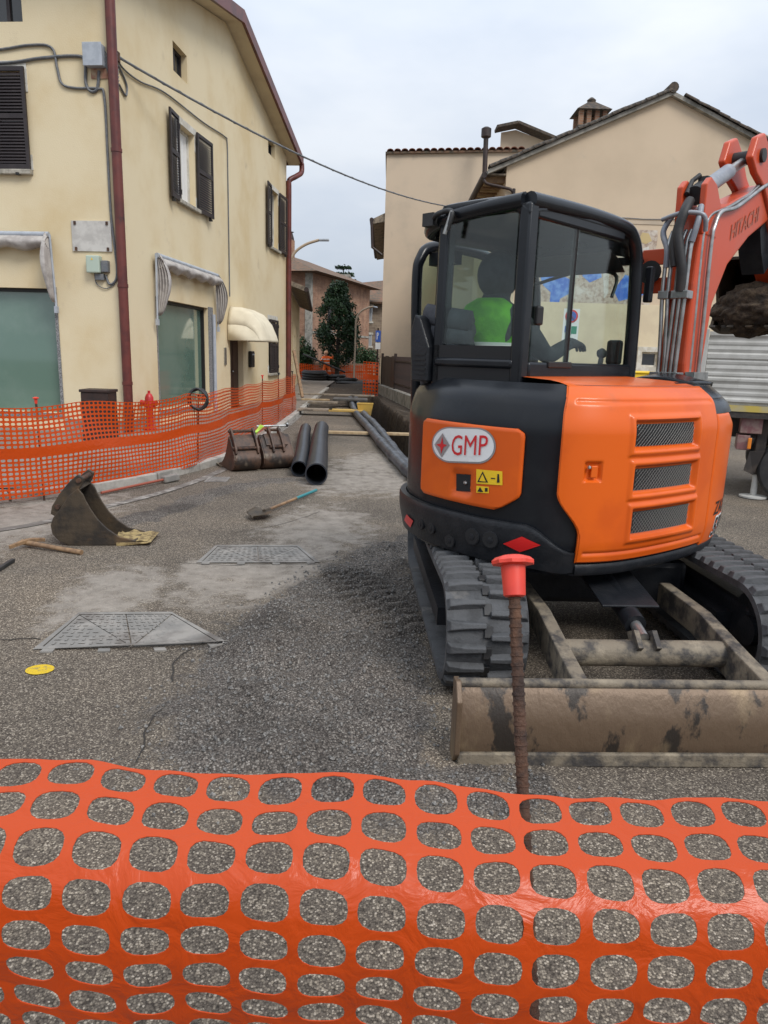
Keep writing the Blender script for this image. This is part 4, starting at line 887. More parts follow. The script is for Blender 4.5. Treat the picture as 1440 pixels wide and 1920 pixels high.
def shrub(name, c, blobs, n, label, mt, seed):
    rt = empty(name, c, label, 'shrub'); m = MB()
    def fn(r):
        k, s_ = r.choice(blobs); d = V((r.gauss(0, 1), r.gauss(0, 1), r.gauss(0, 1))).normalized(); return V(c) + V(k) + d * s_ * r.uniform(.5, 1.08), d
    leaves(m, fn, n, .13, seed); m.build('foliage', mt, rt)
    m = MB()
    for k, s_ in blobs: m.tube([V(c) + V((k[0] * .2, k[1] * .2, 0)), V(c) + V(k)], [.05, .02], 6)
    m.build('stems', M_bark, rt)
sc = gy(686, 690, 50); shrub('shrub', (sc.x, 50, 0), [((-.5, 0, 1.7), .62), ((.25, 0, 1.45), .6), ((.0, .2, .8), .6), ((.5, .1, .9), .45), ((-.4, 0, .9), .55)], 4200, 'green rounded shrub beside the conifer', M_leafg, 3)
sc = gy(572, 690, 47); shrub('shrub', (sc.x, 47, 0), [((-.4, 0, 2.0), .75), ((.2, 0, 1.5), .6), ((-.1, .2, 1.0), .65), ((-.8, .1, 1.2), .7), ((-.9, 0, 2.3), .5)], 4200, 'green shrub hanging over a wall by the low cream house', M_leafg, 4)
pc = gy(655, 512, 75); rtp = empty('cedar_tree', (pc.x, 75, 0), 'distant cedar with flat branches above the white block', 'tree')
m = MB(); m.tube([(pc.x - .6, 75, 0), (pc.x - .6, 75, pc.z + .4)], [.2, .06], 6); m.build('trunk', M_bark, rtp)
lay_ = [(random.Random(9 + k).uniform(-.2, .2), pc.z + .5 - k * .62, .8 + .28 * k) for k in range(6)]
def fnc(r):
    a, z, l_ = r.choice(lay_); return V((pc.x - .6 + a + r.uniform(-1, 1) * l_, 75 + r.uniform(-1, 1) * l_ * .7, z + r.gauss(0, .08) - .1 * abs(a))), V((0, 0, 1))
m = MB(); leaves(m, fnc, 2200, .2, 8); m.build('crown', M_leafd, rtp)
# garden wall behind the coils
m = MB(); m.box(-9, -.6, 49.0, 49.25, 0, 1.05); m.build('garden_wall', M_brick, label='low brick garden wall under the conifer', cat='wall')
# ------------------------------------------------------------------ street lamps and signs
M_lamp = mat('lamp_post_paint', (.40, .31, .22), .6)
def lamp(base, pts, head, label):
    rt = empty('street_lamp', base, label, 'street lamp'); m = MB(); m.tube(catmull(pts, 6), [.075] * 1 + [.055] * (len(catmull(pts, 6)) - 1), 8); m.build('pole', M_lamp, rt, smooth=60)
    m = MB(); a, b = V(head[0]), V(head[1]); m.bar(a, b, .2, .09); m.build('lamp_head', M_grey, rt, bevel=.03)
a = [gy(541, 700, 30), gy(541, 560, 30), gy(541, 505, 30), gy(551, 476, 30), gy(572, 459, 30), gy(598, 450, 30)]; a[0].z = 0
lamp(a[0], a, (a[-1], gy(617, 450, 30)), 'tall tan street lamp curving out from behind the cream house')
a = [gy(664, 690, 45), gy(666, 640, 45), gy(668, 600, 45), gy(676, 585, 45), gy(690, 577, 45), gy(700, 575, 45)]; a[0].z = 0
lamp(a[0], a, (a[-1], gy(708, 577, 45)), 'thin street lamp arching in front of the stone house')
ps = gy(707, 690, 31.4); rt = empty('parking_sign', (ps.x, 31.4, 0), 'blue parking sign with a white plate on a dark post', 'sign')
m = MB(); m.tube([(ps.x, 31.4, 0), (ps.x, 31.4, gy(707, 615, 31.4).z)], .035, 8); m.build('post', M_fencebrown, rt)
s0_, s1_ = gy(704, 641, 31.35), gy(712, 620, 31.35); m = MB(); m.box(ps.x - .1, ps.x + .12, 31.33, 31.355, s0_.z, s1_.z); m.build('panel', mat('sign_blue', (.03, .10, .42), .4), rt)
m = MB(); m.box(ps.x - .05, ps.x - .02, 31.322, 31.329, s0_.z + .1, s1_.z - .08); m.tube([(ps.x - .03 + .06 * math.cos(k * .5 - 1.57), 31.325, s1_.z - .15 + .06 * math.sin(k * .5 - 1.57)) for k in range(7)], .013, 6); m.build('letter_p', M_white, rt)
m = MB(); m.box(ps.x - .1, ps.x + .12, 31.33, 31.355, s0_.z - .3, s0_.z - .03); m.build('plate', M_white, rt)
# no-parking sign standing before the mural
NY = 21.5; c = gy(1071, 593, NY); rt = empty('no_parking_sign', (c.x, NY, 0), 'white board with a no parking disc in front of the mural', 'sign')
m = MB(); m.tube([(c.x, NY, 0), (c.x, NY, c.z + .3)], .03, 8); m.build('post', M_grey, rt)
z0 = gy(1071, 650, NY).z; z1 = gy(1071, 579, NY).z
m = MB(); m.box(c.x - .23, c.x + .23, NY - .05, NY - .032, z0, z1); m.build('board', M_white, rt)
m = MB(); m.lathe([(.185, 0), (.185, .006)], 28, (c.x, NY - .055, c.z), Matrix.Rotation(math.pi / 2, 4, 'X')); m.build('red_disc', M_red, rt)
m = MB(); m.lathe([(.135, 0), (.135, .006)], 28, (c.x, NY - .062, c.z), Matrix.Rotation(math.pi / 2, 4, 'X')); m.build('blue_disc', mat('sign_blue', (.03, .1, .42), .4), rt)
m = MB(); m.bar((c.x - .12, NY - .071, c.z + .12), (c.x + .12, NY - .071, c.z - .12), .006, .05, (0, 1, 0)); m.build('slash', M_red, rt)
m = MB(); m.box(c.x - .17, c.x - .02, NY - .056, NY - .051, c.z - .46, c.z - .28); m.build('small_panel', mat('sign_blue', (.03, .1, .42), .4), rt)
m = MB(); m.box(c.x + .02, c.x + .18, NY - .056, NY - .051, c.z - .5, c.z - .28); m.build('small_panel', mat('sign_green', (.02, .22, .12), .4), rt)
# ------------------------------------------------------------------ overhead cable
m = MB(); pa = FB @ V((.05, .3, 6.62)); pb = gy(888, 392, TY - .05)
pts = [pa.lerp(pb, k / 30) - V((0, 0, .55 * 4 * (k / 30) * (1 - k / 30))) for k in range(31)]
m.tube(pts, .022, 6); pts2 = [p + V((.02 * math.sin(i * 1.9), 0, .022 * math.cos(i * 1.9))) for i, p in enumerate(catmull(pts, 3))]; m.tube(pts2, .012, 5)
m.build('overhead_cable', M_cable, label='grey bundled cable slung across the street between houses', cat='cable')
# ------------------------------------------------------------------ orange barrier mesh
def netmesh(Pf, nc, nr, hw=.8, hh=.78, K=16, bands=(), cp=.062, rp=.05, sq=2.6):
    """sheet of cells with rounded openings; Pf(s in m, t in m from top) -> point"""
    vs = []; fs = []; key = {}
    def vid(a, b):
        k = (round(a * 64), round(b * 64))
        if k not in key: key[k] = len(vs); vs.append(Pf(a * cp, b * rp))
        return key[k]
    for i in range(nc):
        for j in range(nr):
            out = []; q = K // 4
            for e in range(4):
                for k in range(q):
                    t_ = k / q; out.append({0: (t_, 0), 1: (1, t_), 2: (1 - t_, 1), 3: (0, 1 - t_)}[e])
            ids = [vid(i + a, j + b) for a, b in out]
            if j in bands:
                fs.append(tuple(ids)); continue
            inn = []
            jx, jy = .03 * mn.noise(V((i * .7, j * .9, 3))), .03 * mn.noise(V((i * .7, j * .9, 8)))
            for a, b in out:
                dx, dy = a - .5, b - .5; ang = math.atan2(dy, dx); c, s_ = math.cos(ang), math.sin(ang)
                r = (abs(c) ** sq + abs(s_) ** sq) ** (-1 / sq); inn.append(len(vs)); vs.append(Pf((i + .5 + jx + .5 * hw * r * c) * cp, (j + .5 + jy + .5 * hh * r * s_) * rp))
            for k in range(K): fs.append((ids[k], ids[(k + 1) % K], inn[(k + 1) % K], inn[k]))
    m = MB(); m.add(vs, fs); return m
# the mesh in front of the viewer: bulging towards the lens, hanging to the ground
prof = [(0, .775, 1.262), (.05, .728, 1.247), (.10, .682, 1.232), (.13, .657, 1.214), (.155, .641, 1.194), (.18, .634, 1.170), (.22, .630, 1.130), (.26, .633, 1.090), (.32, .645, 1.031), (.40, .668, .955), (.60, .72, .785), (.85, .79, .545), (1.0, .83, .40)]
pc_ = catmull([(y_, z_, a_) for a_, y_, z_ in prof], 6)
def front(s_, t_):
    x = s_ - .95
    for p, q in zip(pc_, pc_[1:]):
        if t_ <= q.z or q is pc_[-1]: k = (t_ - p.z) / (q.z - p.z + 1e-9); y_, z_ = p.x + (q.x - p.x) * k, p.y + (q.y - p.y) * k; break
    wv = .009 * mn.noise(V((x * 3.2, t_ * 2, 7))) + .004 * mn.noise(V((x * 8, t_ * 9, 1))) + .002 * mn.noise(V((x * 22, t_ * 20, 4)))
    return V((x * (1 + .02 * t_), y_ + .06 * (x * .2) + wv * 1.2, z_ - .068 - .034 * x - .02 * x * x + wv + .006 * math.sin(x * 14 + 1) * max(0, 1 - t_ * 7)))
nf = netmesh(front, 31, 22, .83, .80, 16, sq=2.7, rp=.0455)
nfo = nf.build('barrier_mesh', M_net, smooth=180, solid=.0012, label='orange plastic barrier mesh with large openings right in front', cat='barrier')
q = nfo.modifiers.new('split', 'EDGE_SPLIT'); q.split_angle = R(40)
# rebar stake with red mushroom cap behind it
pt, plw = gy(962, 1062, 1.03), gy(983, 1475, .90)
dr_ = (plw - pt).normalized(); base = pt + dr_ * ((0 - pt.z) / dr_.z); base.z = -.1
rt = empty('rebar_stake', (base.x, base.y, 0), 'rusty ribbed steel stake with a red mushroom cap before the blade', 'stake')
m = MB(); m.tube([base, pt], .0085, 10)
L_ = (pt - base).length
for k in range(int(L_ / .014)):
    p = base + (pt - base) * ((k + .5) * .014 / L_); m.tube([p, p - dr_ * .0045], .0098, 10)
m.build('rod', M_rust, rt, smooth=40)
Mc = (-dr_).to_track_quat('Z', 'Y').to_matrix().to_4x4()
m = MB(); m.lathe([(.0135, -.046), (.0165, -.044), (.0185, 0), (.0185, .003)], 18, pt, Mc); cp_ = m.build('cap', M_capred, rt, smooth=40)
m = MB(); n = 40
rng = [(.006, .018), (.016, .0165), (.026, .013), (.0315, .008), (.031, .003), (.019, .001)]
vs = []
for r_, z_ in rng:
    for k in range(n): a = 2 * math.pi * k / n; sc_ = 1 + (.05 * math.cos(a * 10) if r_ > .02 else 0); vs.append(Mc @ V((r_ * sc_ * math.cos(a), r_ * sc_ * math.sin(a), z_)) + pt)
m.add(vs, [(i * n + k, i * n + (k + 1) % n, (i + 1) * n + (k + 1) % n, (i + 1) * n + k) for i in range(len(rng) - 1) for k in range(n)] + [tuple(range(n - 1, -1, -1))]); m.build('cap_head', M_capred, cp_, smooth=35)
# ------------------------------------------------------------------ long barrier along the kerb
NP = [V((-8.2, 4.0, .1)), gz(-120, 962, .05), gz(-20, 946, .05), gz(83, 934, .05), gz(225, 908, .05), gz(330, 888, .05), gz(370, 874, .08), gz(430, 848, .08), gz(492, 812, .08), gz(522, 797, .08), gz(548, 778, .08), gz(560, 768, .08)]
NC = catmull(NP, 5); na = [0]
for a, b in zip(NC, NC[1:]): na.append(na[-1] + (b - a).length)
top_px = lambda s_: 0
def longnet(s_, t_):
    p, d = along(NC, na, min(na[-1], s_)); n = V((d.y, -d.x, 0))
    sag = .04 * math.sin(s_ * 1.9) ** 2 + .03 * mn.noise(V((s_ * 1.1, 0, 3)))
    hgt = 1.0 - sag; z = p.z + hgt * (1 - t_ / 1.0) + .02
    lat = .05 * math.sin(s_ * 2.2) * math.sin(t_ * 3.1) + .05 * mn.noise(V((s_ * 1.6, t_ * 2, 1))) - .05
    return V((p.x, p.y, z)) + n * lat
ncl = int(na[-1] / .062)
netmesh(longnet, ncl, 20, .74, .62, 8, bands=(9, 10), sq=3.).build('barrier_mesh', M_net, smooth=180, label='long orange barrier mesh along the kerb before the cream house', cat='barrier')
for (bx, by), (tx, ty), lab in (((83, 935), (67, 748), 'black rod stake at the barrier beside the toothed bucket'), ((370, 876), (372, 742), 'black rod stake carrying the hose coil'), ((492, 808), (492, 705), 'thin black rod stake behind the two buckets'), ((522, 797), (522, 700), 'thin black rod stake near the stacked boards'), ((548, 779), (548, 697), 'thin black rod stake at the barrier end')):
    b = gz(bx, by, .02); tpt = gy(tx, ty, b.y + .02); rt = empty('barrier_stake', (b.x, b.y, 0), lab, 'stake', 'stakes holding the kerb barrier')
    m = MB(); m.tube([b - V((0, 0, .1)), tpt], .012, 8); m.build('rod', M_rust, rt)
    m = MB(); m.lathe([(.014, -.05), (.018, 0), (.032, .005), (.032, .014), (.01, .022)], 12, tpt); m.build('cap', M_capred if bx < 500 and bx != 370 else M_blackp, rt, smooth=40)
# hose coil hanging on the stake
hc = gy(373, 748, 10.02); m = MB(); r_ = random.Random(4); pts = []
for k in range(140):
    a = k * .32; rr = .135 + .012 * math.sin(k * .9) + .008 * r_.random(); pts.append(hc + V((rr * math.cos(a) * .95, .03 * math.sin(k * .37) - .05, rr * math.sin(a))))
m.tube(pts, .0125, 6); m.build('hose_coil', M_black, smooth=60, label='coil of black hose hung on a barrier stake', cat='hose')
# dark waste cabinet and hydrant behind the barrier
c0, c1 = gz(156, 826, .1), gz(212, 826, .1); cw = c1.x - c0.x
rt = empty('metal_cabinet', ((c0.x + c1.x) / 2, c0.y, .1), 'low dark brown metal cabinet standing against the cream wall', 'cabinet')
m = MB(); m.box(c0.x, c1.x, c0.y, c0.y + .4, .1, .92); m.build('body', M_fencebrown, rt, bevel=.01); m = MB(); m.box(c0.x - .02, c1.x + .02, c0.y - .02, c0.y + .42, .922, .97); m.build('lid', M_fencebrown, rt, bevel=.01)
m = MB(); m.box(c0.x + .03, c1.x - .03, c0.y - .008, c0.y - .001, .2, .8); m.build('door_panel', M_fencebrown, rt, bevel=.005)
h0 = gz(282, 806, .1); hs_ = .8; rt = empty('fire_hydrant', (h0.x, h0.y, .1), 'red fire hydrant behind the orange barrier', 'hydrant')
m = MB(); m.lathe([(a * .85, b * .8) for a, b in ((.16, 0), (.16, .04), (.085, .06), (.08, .55), (.12, .56), (.12, .6), (.10, .62), (.095, .8), (.06, .88), (.03, .9), (.03, .96))], 16, h0); m.build('body', M_hyd, rt, smooth=40)
for s_ in (-1, 1): m = MB(); m.tube([h0 + V((.05 * s_, 0, .53)), h0 + V((.14 * s_, -.02, .53))], [.05, .05], 12); m.tube([h0 + V((.13 * s_, -.02, .53)), h0 + V((.16 * s_, -.02, .53))], .058, 12); m.build('outlet', M_hyd, rt, smooth=40)
# ------------------------------------------------------------------ far barriers
def farnet(a, b, h, name_lab, seedv):
    a, b = V(a), V(b); d = b - a; ln_ = d.length; d.normalize(); n = V((d.y, -d.x, 0))
    f = lambda s_, t_: a + d * min(s_, ln_) + n * (.1 * math.sin(s_ * 2 + seedv) + .04 * mn.noise(V((s_ * 3, t_ * 3, seedv)))) + V((0, 0, h - t_ * h / 1.0 + .06 * math.sin(s_ * 1.3 + seedv)))
    netmesh(f, int(ln_ / .124), 10, .7, .62, 8, bands=(4,), cp=.124, rp=.1, sq=3).build('barrier_mesh', M_net, smooth=180, label=name_lab, cat='barrier')
farnet((-6.6, 45.6, 0), (-.9, 46.6, 0), .95, 'orange barrier mesh stretched behind the worker and coils', 1)
farnet((-1.0, 29.6, 0), (-.35, 29.4, 0), 1.35, 'bunched orange barrier mesh at the tall house corner', 2)
# ------------------------------------------------------------------ loose digging buckets
BP = [(.30, .62), (.21, .545), (.115, .41), (.03, .30), (0, .22), (.012, .13), (.07, .055), (.17, .008), (.30, 0), (.45, 0), (.70, .012), (.86, .035)]
BO = [(.86, .06), (.69, .10), (.57, .19), (.48, .29), (.42, .39), (.375, .48), (.35, .55)]
def bucket(fr, w, sc, mt, label, mud=False, strap=False, thick=.022):
    rt = bpy.data.objects.new('excavator_bucket', None); col.objects.link(rt); rt.matrix_world = fr; MW[rt] = fr.copy(); tag(rt, label, 'bucket', None)
    P = [(a * sc, b * sc) for a, b in BP]; O = [(a * sc, b * sc) for a, b in BO]; poly = P + O
    for y0, y1 in ((0, thick), (w - thick, w)):
        m = MB(fr); m.prism([(a, b) for a, b in poly], 'y', y0, y1); m.build('side_plate', mt, rt, bevel=.006)
    c = catmull([(a, 0, b) for a, b in P], 4); n = len(c); m = MB(fr); inn = []
    for i, p in enumerate(c):
        d = c[min(i + 1, n - 1)] - c[max(i - 1, 0)]; nn_ = V((-d.z, 0, d.x)).normalized(); inn.append(p + nn_ * .018 * (1 if True else 1))
    y0, y1 = thick + .001, w - thick - .001
    vs = [V((q.x, y, q.z)) for y in (y0, y1) for q in c] + [V((q.x, y, q.z)) for y in (y0, y1) for q in inn]
    fs = []
    for i in range(n - 1):
        fs += [(i, i + 1, n + i + 1, n + i), (2 * n + i, 3 * n + i, 3 * n + i + 1, 2 * n + i + 1)]
    fs += [(0, n, 3 * n, 2 * n), (n - 1, 3 * n - 1, 4 * n - 1, 2 * n - 1)]
    m.add(vs, fs); m.build('shell', mt, rt, smooth=35)
    m = MB(fr); m.prism([(.66 * sc, -.004), (.98 * sc, .03 * sc), (1.02 * sc, .045 * sc), (.66 * sc, .03)], 'y', -.008, w + .008); m.build('cutting_edge', M_armsteel if not mud else M_mud, rt, bevel=.004)
    for y in (.02, w - .02 - .03) if w < .45 else (w * .3, w * .3 + .16):
        m = MB(fr); ear = [(.06, .30), (.22, .50), (.33, .64), (.36, .72), (.30, .76), (.24, .71), (.19, .66), (.10, .55), (.02, .42), (.0, .34)]
        m.prism([(a * sc, b * sc) for a, b in ear], 'y', y, y + .03); m.build('ear', mt, rt, bevel=.006)
    for a, b in ((.31, .70), (.08, .42)): m = MB(fr); m.tube([(a * sc, .0 if w < .45 else w * .26, b * sc), (a * sc, w if w < .45 else w * .3 + .22, b * sc)], .022, 10); m.build('pin', M_rust, rt, smooth=40)
    if w >= .2:
        m = MB(fr); m.prism([(.28 * sc, .64 * sc), (.20 * sc, .585 * sc), (.10 * sc, .45 * sc), (.12 * sc, .43 * sc), (.21 * sc, .545 * sc), (.30 * sc, .62 * sc)], 'y', w * .15, w * .85); m.build('hitch_plate', mt, rt)
    if mud:
        m = MB(fr); m.grid(lambda s_, t: V((.62 * sc + .36 * sc * s_, .01 + (w - .02) * t, (.032 + .05 * max(0, .5 + mn.noise(V((s_ * 4, t * 4, 1)))) * (1 - s_ * .6)) * sc + .008)), 14, 10); m.build('caked_mud', M_mud, rt, smooth=180)
    if strap:
        m = MB(fr); m.tube([(.36 * sc, .02, .77 * sc), (.36 * sc, w, .77 * sc)], .014, 8); m.tube([(.36 * sc, .0, .77 * sc), (.39 * sc, -.02, .79 * sc)], .03, 8); m.build('breaker_bar', M_chrome, rt)
        m = MB(fr)
        for k in range(3): m.bar((.30 * sc + .03 * k, w - .05 - .03 * k, .80 * sc - .01 * k), (.26 * sc - .02 * k, w + .07, .60 * sc + .03 * k), .05, .006)
        m.build('strap', mat('lime_strap', (.42, .62, .08), .8), rt)
    return rt
def bframe(o, yaw_x): return Matrix.Translation(V(o)) @ Matrix.Rotation(yaw_x, 4, 'Z')
b0 = gz(112, 1022); bucket(bframe((b0.x - .06, b0.y - .02, gh(b0.x, b0.y)), R(6)), .36, .82, M_bucket, 'narrow digging bucket lying on its back with mud on the lip', mud=True)
pw = V((.85, .53, 0)); yb = math.atan2(.85, -.53)
c1 = gz(447, 886); bucket(bframe((c1.x + .30, c1.y + .16, 0), yb), .40, .80, M_bucket2, 'narrow brown digging bucket left of its wider neighbour', thick=.02)
c2 = c1 + pw * .49; bucket(bframe((c2.x + .32, c2.y + .22, 0), yb), .48, .80, M_bucket2, 'wide worn digging bucket with lime strap and steel bar', strap=True)
# ------------------------------------------------------------------ big black ducts
def duct(pts, r, label, rib=.045):
    c = catmull(pts, 40); ac = [0]
    for a, b in zip(c, c[1:]): ac.append(ac[-1] + (b - a).length)
    n = int(ac[-1] / (rib / 4)); P = [along(c, ac, ac[-1] * k / n)[0] for k in range(n + 1)]
    m = MB(); m.tube(P, [r + .0028 * math.cos(2 * math.pi * k / 4) for k in range(n + 1)], 28, caps=False); k0 = len(m.v)
    m.tube(P, r - .014, 28, caps=False); m.f = m.f[:n * 28] + [f[::-1] for f in m.f[n * 28:]]
    m.f += [(k, k0 + k, k0 + (k + 1) % 28, (k + 1) % 28) for k in range(28)]; e = n * 28
    m.f += [(e + k, e + (k + 1) % 28, k0 + e + (k + 1) % 28, k0 + e + k) for k in range(28)]; m.mi = [0] * len(m.f)
    return m.build('duct_pipe', M_pipe, smooth=60, label=label, cat='pipe', group='black ducts lying on the road')
duct([(-1.20, 9.75, .113), (-1.36, 11.5, .113), (-1.55, 13.3, .113), (-1.72, 15.1, .113)], .112, 'slimmer black plastic duct beside the wide bucket')
duct([(-.90, 9.15, .146), (-1.05, 11.0, .146), (-1.22, 13.0, .146), (-1.37, 15.0, .146)], .145, 'thicker black plastic duct with open end near the shovel')
M_wrap = mat('duct_wrap', (.028, .034, .045), .45, c2=(.08, .09, .105), ns=4)
for k, (off, lab) in enumerate(((0, 'dark wrapped conduit lying along the trench edge, street side'), (.2, 'dark wrapped conduit lying along the trench edge, trench side'))):
    pts = [gz(*q, .09) + V((off, 0, 0)) for q in ((657, 748), (666, 772), (690, 800), (722, 838), (768, 885))]
    pts = [V((-.95 + off, 25.5, -.7)), pts[0]] + pts[1:] + [V((.44 + off, 9.6, .09)), V((.75 + off, 7.6, .07))]
    if k: pts[-1].z = -.5; pts[-2].z = -.3; pts[-3].z = -.1; pts[-4].z = 0.
    c = catmull(pts, 26); m = MB(); m.tube(c, [.085 + (.012 if i % 14 < 3 else 0) for i in range(len(c))], 14); m.build('wrapped_conduit', M_wrap, smooth=45, label=lab, cat='conduit')
# ------------------------------------------------------------------ hand tools
a, b = gz(500, 957, .05), gz(593, 919, .04); d = (b - a).normalized()
rt = empty('shovel', (a.x, a.y, 0), 'shovel with a wooden shaft and teal grip lying by the ducts', 'shovel')
md = a.lerp(b, .56); m = MB(); m.tube([a - d * .05, md], .0165, 10); m.build('shaft', M_handle, rt, smooth=60)
m = MB(); m.tube([md, b], .0175, 10); m.build('grip', M_teal, rt, smooth=60)
n_ = V((-d.y, d.x, 0)); m = MB()
def blade_pt(s_, t):
    w_ = .125 * (1 - max(0, (s_ - .55) / .45) ** 2 * .9); return a - d * (.02 + .30 * s_) + n_ * (w_ * (t - .5) * 2) + V((0, 0, .0 + .035 * abs(t - .5) * 2 - .03 + .03 * (1 - s_)))
m.grid(blade_pt, 10, 8); bl = m.build('blade', M_bucket, rt, smooth=60, solid=.004)
m = MB(); m.tube([a + d * .06, a - d * .06], .024, 10); m.build('socket', M_bucket, rt, smooth=60)
a, b = gz(18, 1026, .04), gz(84, 1012, .04); h0_, h1_ = gz(52, 1018, .04), gz(153, 1036, .02); d = (b - a).normalized()
rt = empty('pickaxe', (h0_.x, h0_.y, 0), 'wooden handled pickaxe on the asphalt beside the muddy bucket', 'pickaxe')
m = MB(); c = catmull([a, a.lerp(h0_, .6) + V((0, .03, .012)), h0_ + V((0, .03, .015)), h0_.lerp(b, .5) + V((0, .02, .01)), b], 6)
n = len(c)
for i in range(n - 1): m.bar(c[i], c[i + 1] + (c[i + 1] - c[i]) * .1, .02 + .028 * math.sin(math.pi * (i + .5) / n), .03)
m.build('head', M_handle, rt, bevel=.003)
m = MB(); m.tube([h0_ - (h1_ - h0_).normalized() * .06, h0_.lerp(h1_, .5), h1_], [.024, .019, .022], 10); m.build('handle', M_handle, rt, smooth=50)
a, b = gz(190, 924, .03), gz(312, 898, .05); d = (b - a).normalized(); n_ = V((-d.y, d.x, 0))
rt = empty('sledgehammer', (b.x, b.y, 0), 'sledgehammer with a red handle lying on the line below the barrier', 'hammer')
m = MB(); m.tube([a, b + d * .05], .016, 8); m.build('handle', mat('red_handle', (.28, .07, .04), .6), rt, smooth=50)
m = MB(); q = b + d * .07; m.bar(q - d * .13, q + d * .13, .085, .085); m.build('head', M_castiron, rt, bevel=.012)
a, b = gz(-30, 1085, .02), gz(25, 1050, .02); m = MB(); m.bar(a, b, .03, .03); m.build('iron_bar', M_black, bevel=.005, label='black iron bar on the asphalt past the pickaxe', cat='bar')
# ------------------------------------------------------------------ boards and plates around the excavation
def board(c, L_, W_, T, yaw, mt, lab, name='wooden_board', z=None, tilt=0., grp=None):
    M_ = Matrix.Translation((c[0], c[1], (gh(c[0], c[1]) if z is None else z) + T / 2 + .004)) @ Matrix.Rotation(yaw, 4, 'Z') @ Matrix.Rotation(tilt, 4, 'Y')
    m = MB(M_); m.box(-L_ / 2, L_ / 2, -W_ / 2, W_ / 2, -T / 2, T / 2); return m.build(name, mt, bevel=.006, label=lab, cat='board', group=grp)
board((-.33, 15.1), 2.3, .2, .05, R(2), M_wood, 'pale timber plank laid across the trench', z=.03)
board((-2.0, 19.9), .95, .55, .05, R(4), M_woodold, 'greyish timber board beside the yellow board', z=.12)
board((-1.15, 19.9), .95, .5, .05, R(3), M_yellowply, 'yellow shuttering board on the ground', z=.12)
board((-2.0, 22.2), .9, .4, .06, R(-3), M_woodold, 'stacked brown timber board before the dark plate', z=.16)
board((-1.2, 23.2), 1.1, .9, .06, R(2), mat('dark_plate', (.06, .055, .05), .7, .3, c2=(.12, .105, .09), ns=4), 'dark steel road plate over the dig', 'steel_plate', z=.22)
board((-1.75, 24.5), 2.6, .3, .05, R(1), M_woodold, 'long weathered plank beyond the steel plate', z=.28)
board((-2.3, 22.9), .9, .16, .05, R(8), M_wood, 'short pale plank by the barrier end', z=.2)
mbk = empty('mortar_tub', (-.62, 20.1, 0), 'yellowed plastic mortar tub at the trench head', 'tub')
m = MB(); m.add([(-.62 + x, 20.1 + y_, z) for x, y_, z in ((-.16, -.13, .02), (.16, -.13, .02), (.16, .13, .02), (-.16, .13, .02), (-.22, -.17, .34), (.22, -.17, .34), (.22, .17, .34), (-.22, .17, .34))], [(3, 2, 1, 0), (0, 1, 5, 4), (1, 2, 6, 5), (2, 3, 7, 6), (3, 0, 4, 7)]); m.build('body', M_yellowply, mbk, solid=.012)
m = MB(); m.tube([(-.84, 19.93, .34), (-.4, 19.93, .34), (-.4, 20.27, .34), (-.84, 20.27, .34)], .016, 6, closed=True); m.build('rim', M_yellowply, mbk)
# ladder-like timber leaning at the low house corner
m = MB(); m.bar(gy(551, 657, 24.5), gy(567, 745, 23.8), .09, .07); m.build('timber_post', M_handle, label='brown timber leaning at the end of the kerb barrier', cat='timber')
# ------------------------------------------------------------------ coils, pipes and the worker
def coil(c, r, n, rr, label, seed):
    rt_ = random.Random(seed); pts = []
    for k in range(n * 22):
        a = k * 2 * math.pi / 22; lv = k // 22; q = r - .06 * (lv % 3) + .02 * rt_.random(); pts.append(V((c[0] + q * math.cos(a), c[1] + q * math.sin(a), c[2] + .07 + .05 * lv + .02 * math.sin(a * 2 + seed))))
    m = MB(); m.tube(pts, rr, 6); m.build('cable_coil', M_black, smooth=60, label=label, cat='coil', group='coils of black conduit')
ca = gy(589, 712, 42.5); coil((ca.x, 42.5, 0), .72, 12, .045, 'tall coil of black conduit left of the orange worker', 1)
ca = gy(628, 712, 43); coil((ca.x, 43, 0), .62, 8, .045, 'low coil of black conduit right of the orange worker', 2)
ca = gy(650, 712, 42); coil((ca.x, 42.2, 0), .6, 5, .045, 'flat coil of black conduit beside the far barrier', 3)
for k in range(5):
    a = gy(630 + k * 3, 714 + k, 40.5 + .2 * k); m = MB(); m.tube([(a.x, a.y, .07 + .05 * (k % 2)), (a.x + 1.6 + .2 * k, a.y - .5 + .2 * k, .07)], .05, 8); m.build('conduit_length', M_black, smooth=60, label='straight length of black conduit on the ground past the boards', cat='conduit', group='straight conduits on the ground')
def person(name, joints, edges, mats_by, label, group=None, root=None, sub=2):
    """one continuous skinned body; joints: name -> (x,y,z,r)"""
    keys = list(joints); idx = {k: i for i, k in enumerate(keys)}
    me = bpy.data.meshes.new(name); me.from_pydata([joints[k][:3] for k in keys], [(idx[a], idx[b]) for a, b in edges], [])
    o = bpy.data.objects.new(name, me); col.objects.link(o)
    sk = o.modifiers.new('skin', 'SKIN'); sk.use_smooth_shade = True
    lay0 = me.skin_vertices[0] if me.skin_vertices else None
    if lay0 is None: me.skin_vertices.new(name='') if hasattr(me.skin_vertices, 'new') else None
    for k in keys:
        r = joints[k][3]; sv_ = me.skin_vertices[0].data[idx[k]]; sv_.radius = (r, r) if not isinstance(r, tuple) else r; sv_.use_root = (k == 'pelvis')
    s2 = o.modifiers.new('sub', 'SUBSURF'); s2.levels = sub; s2.render_levels = sub
    me.materials.append(mats_by); tag(o, label, 'person', group); MW[o] = Matrix.Identity(4); return o
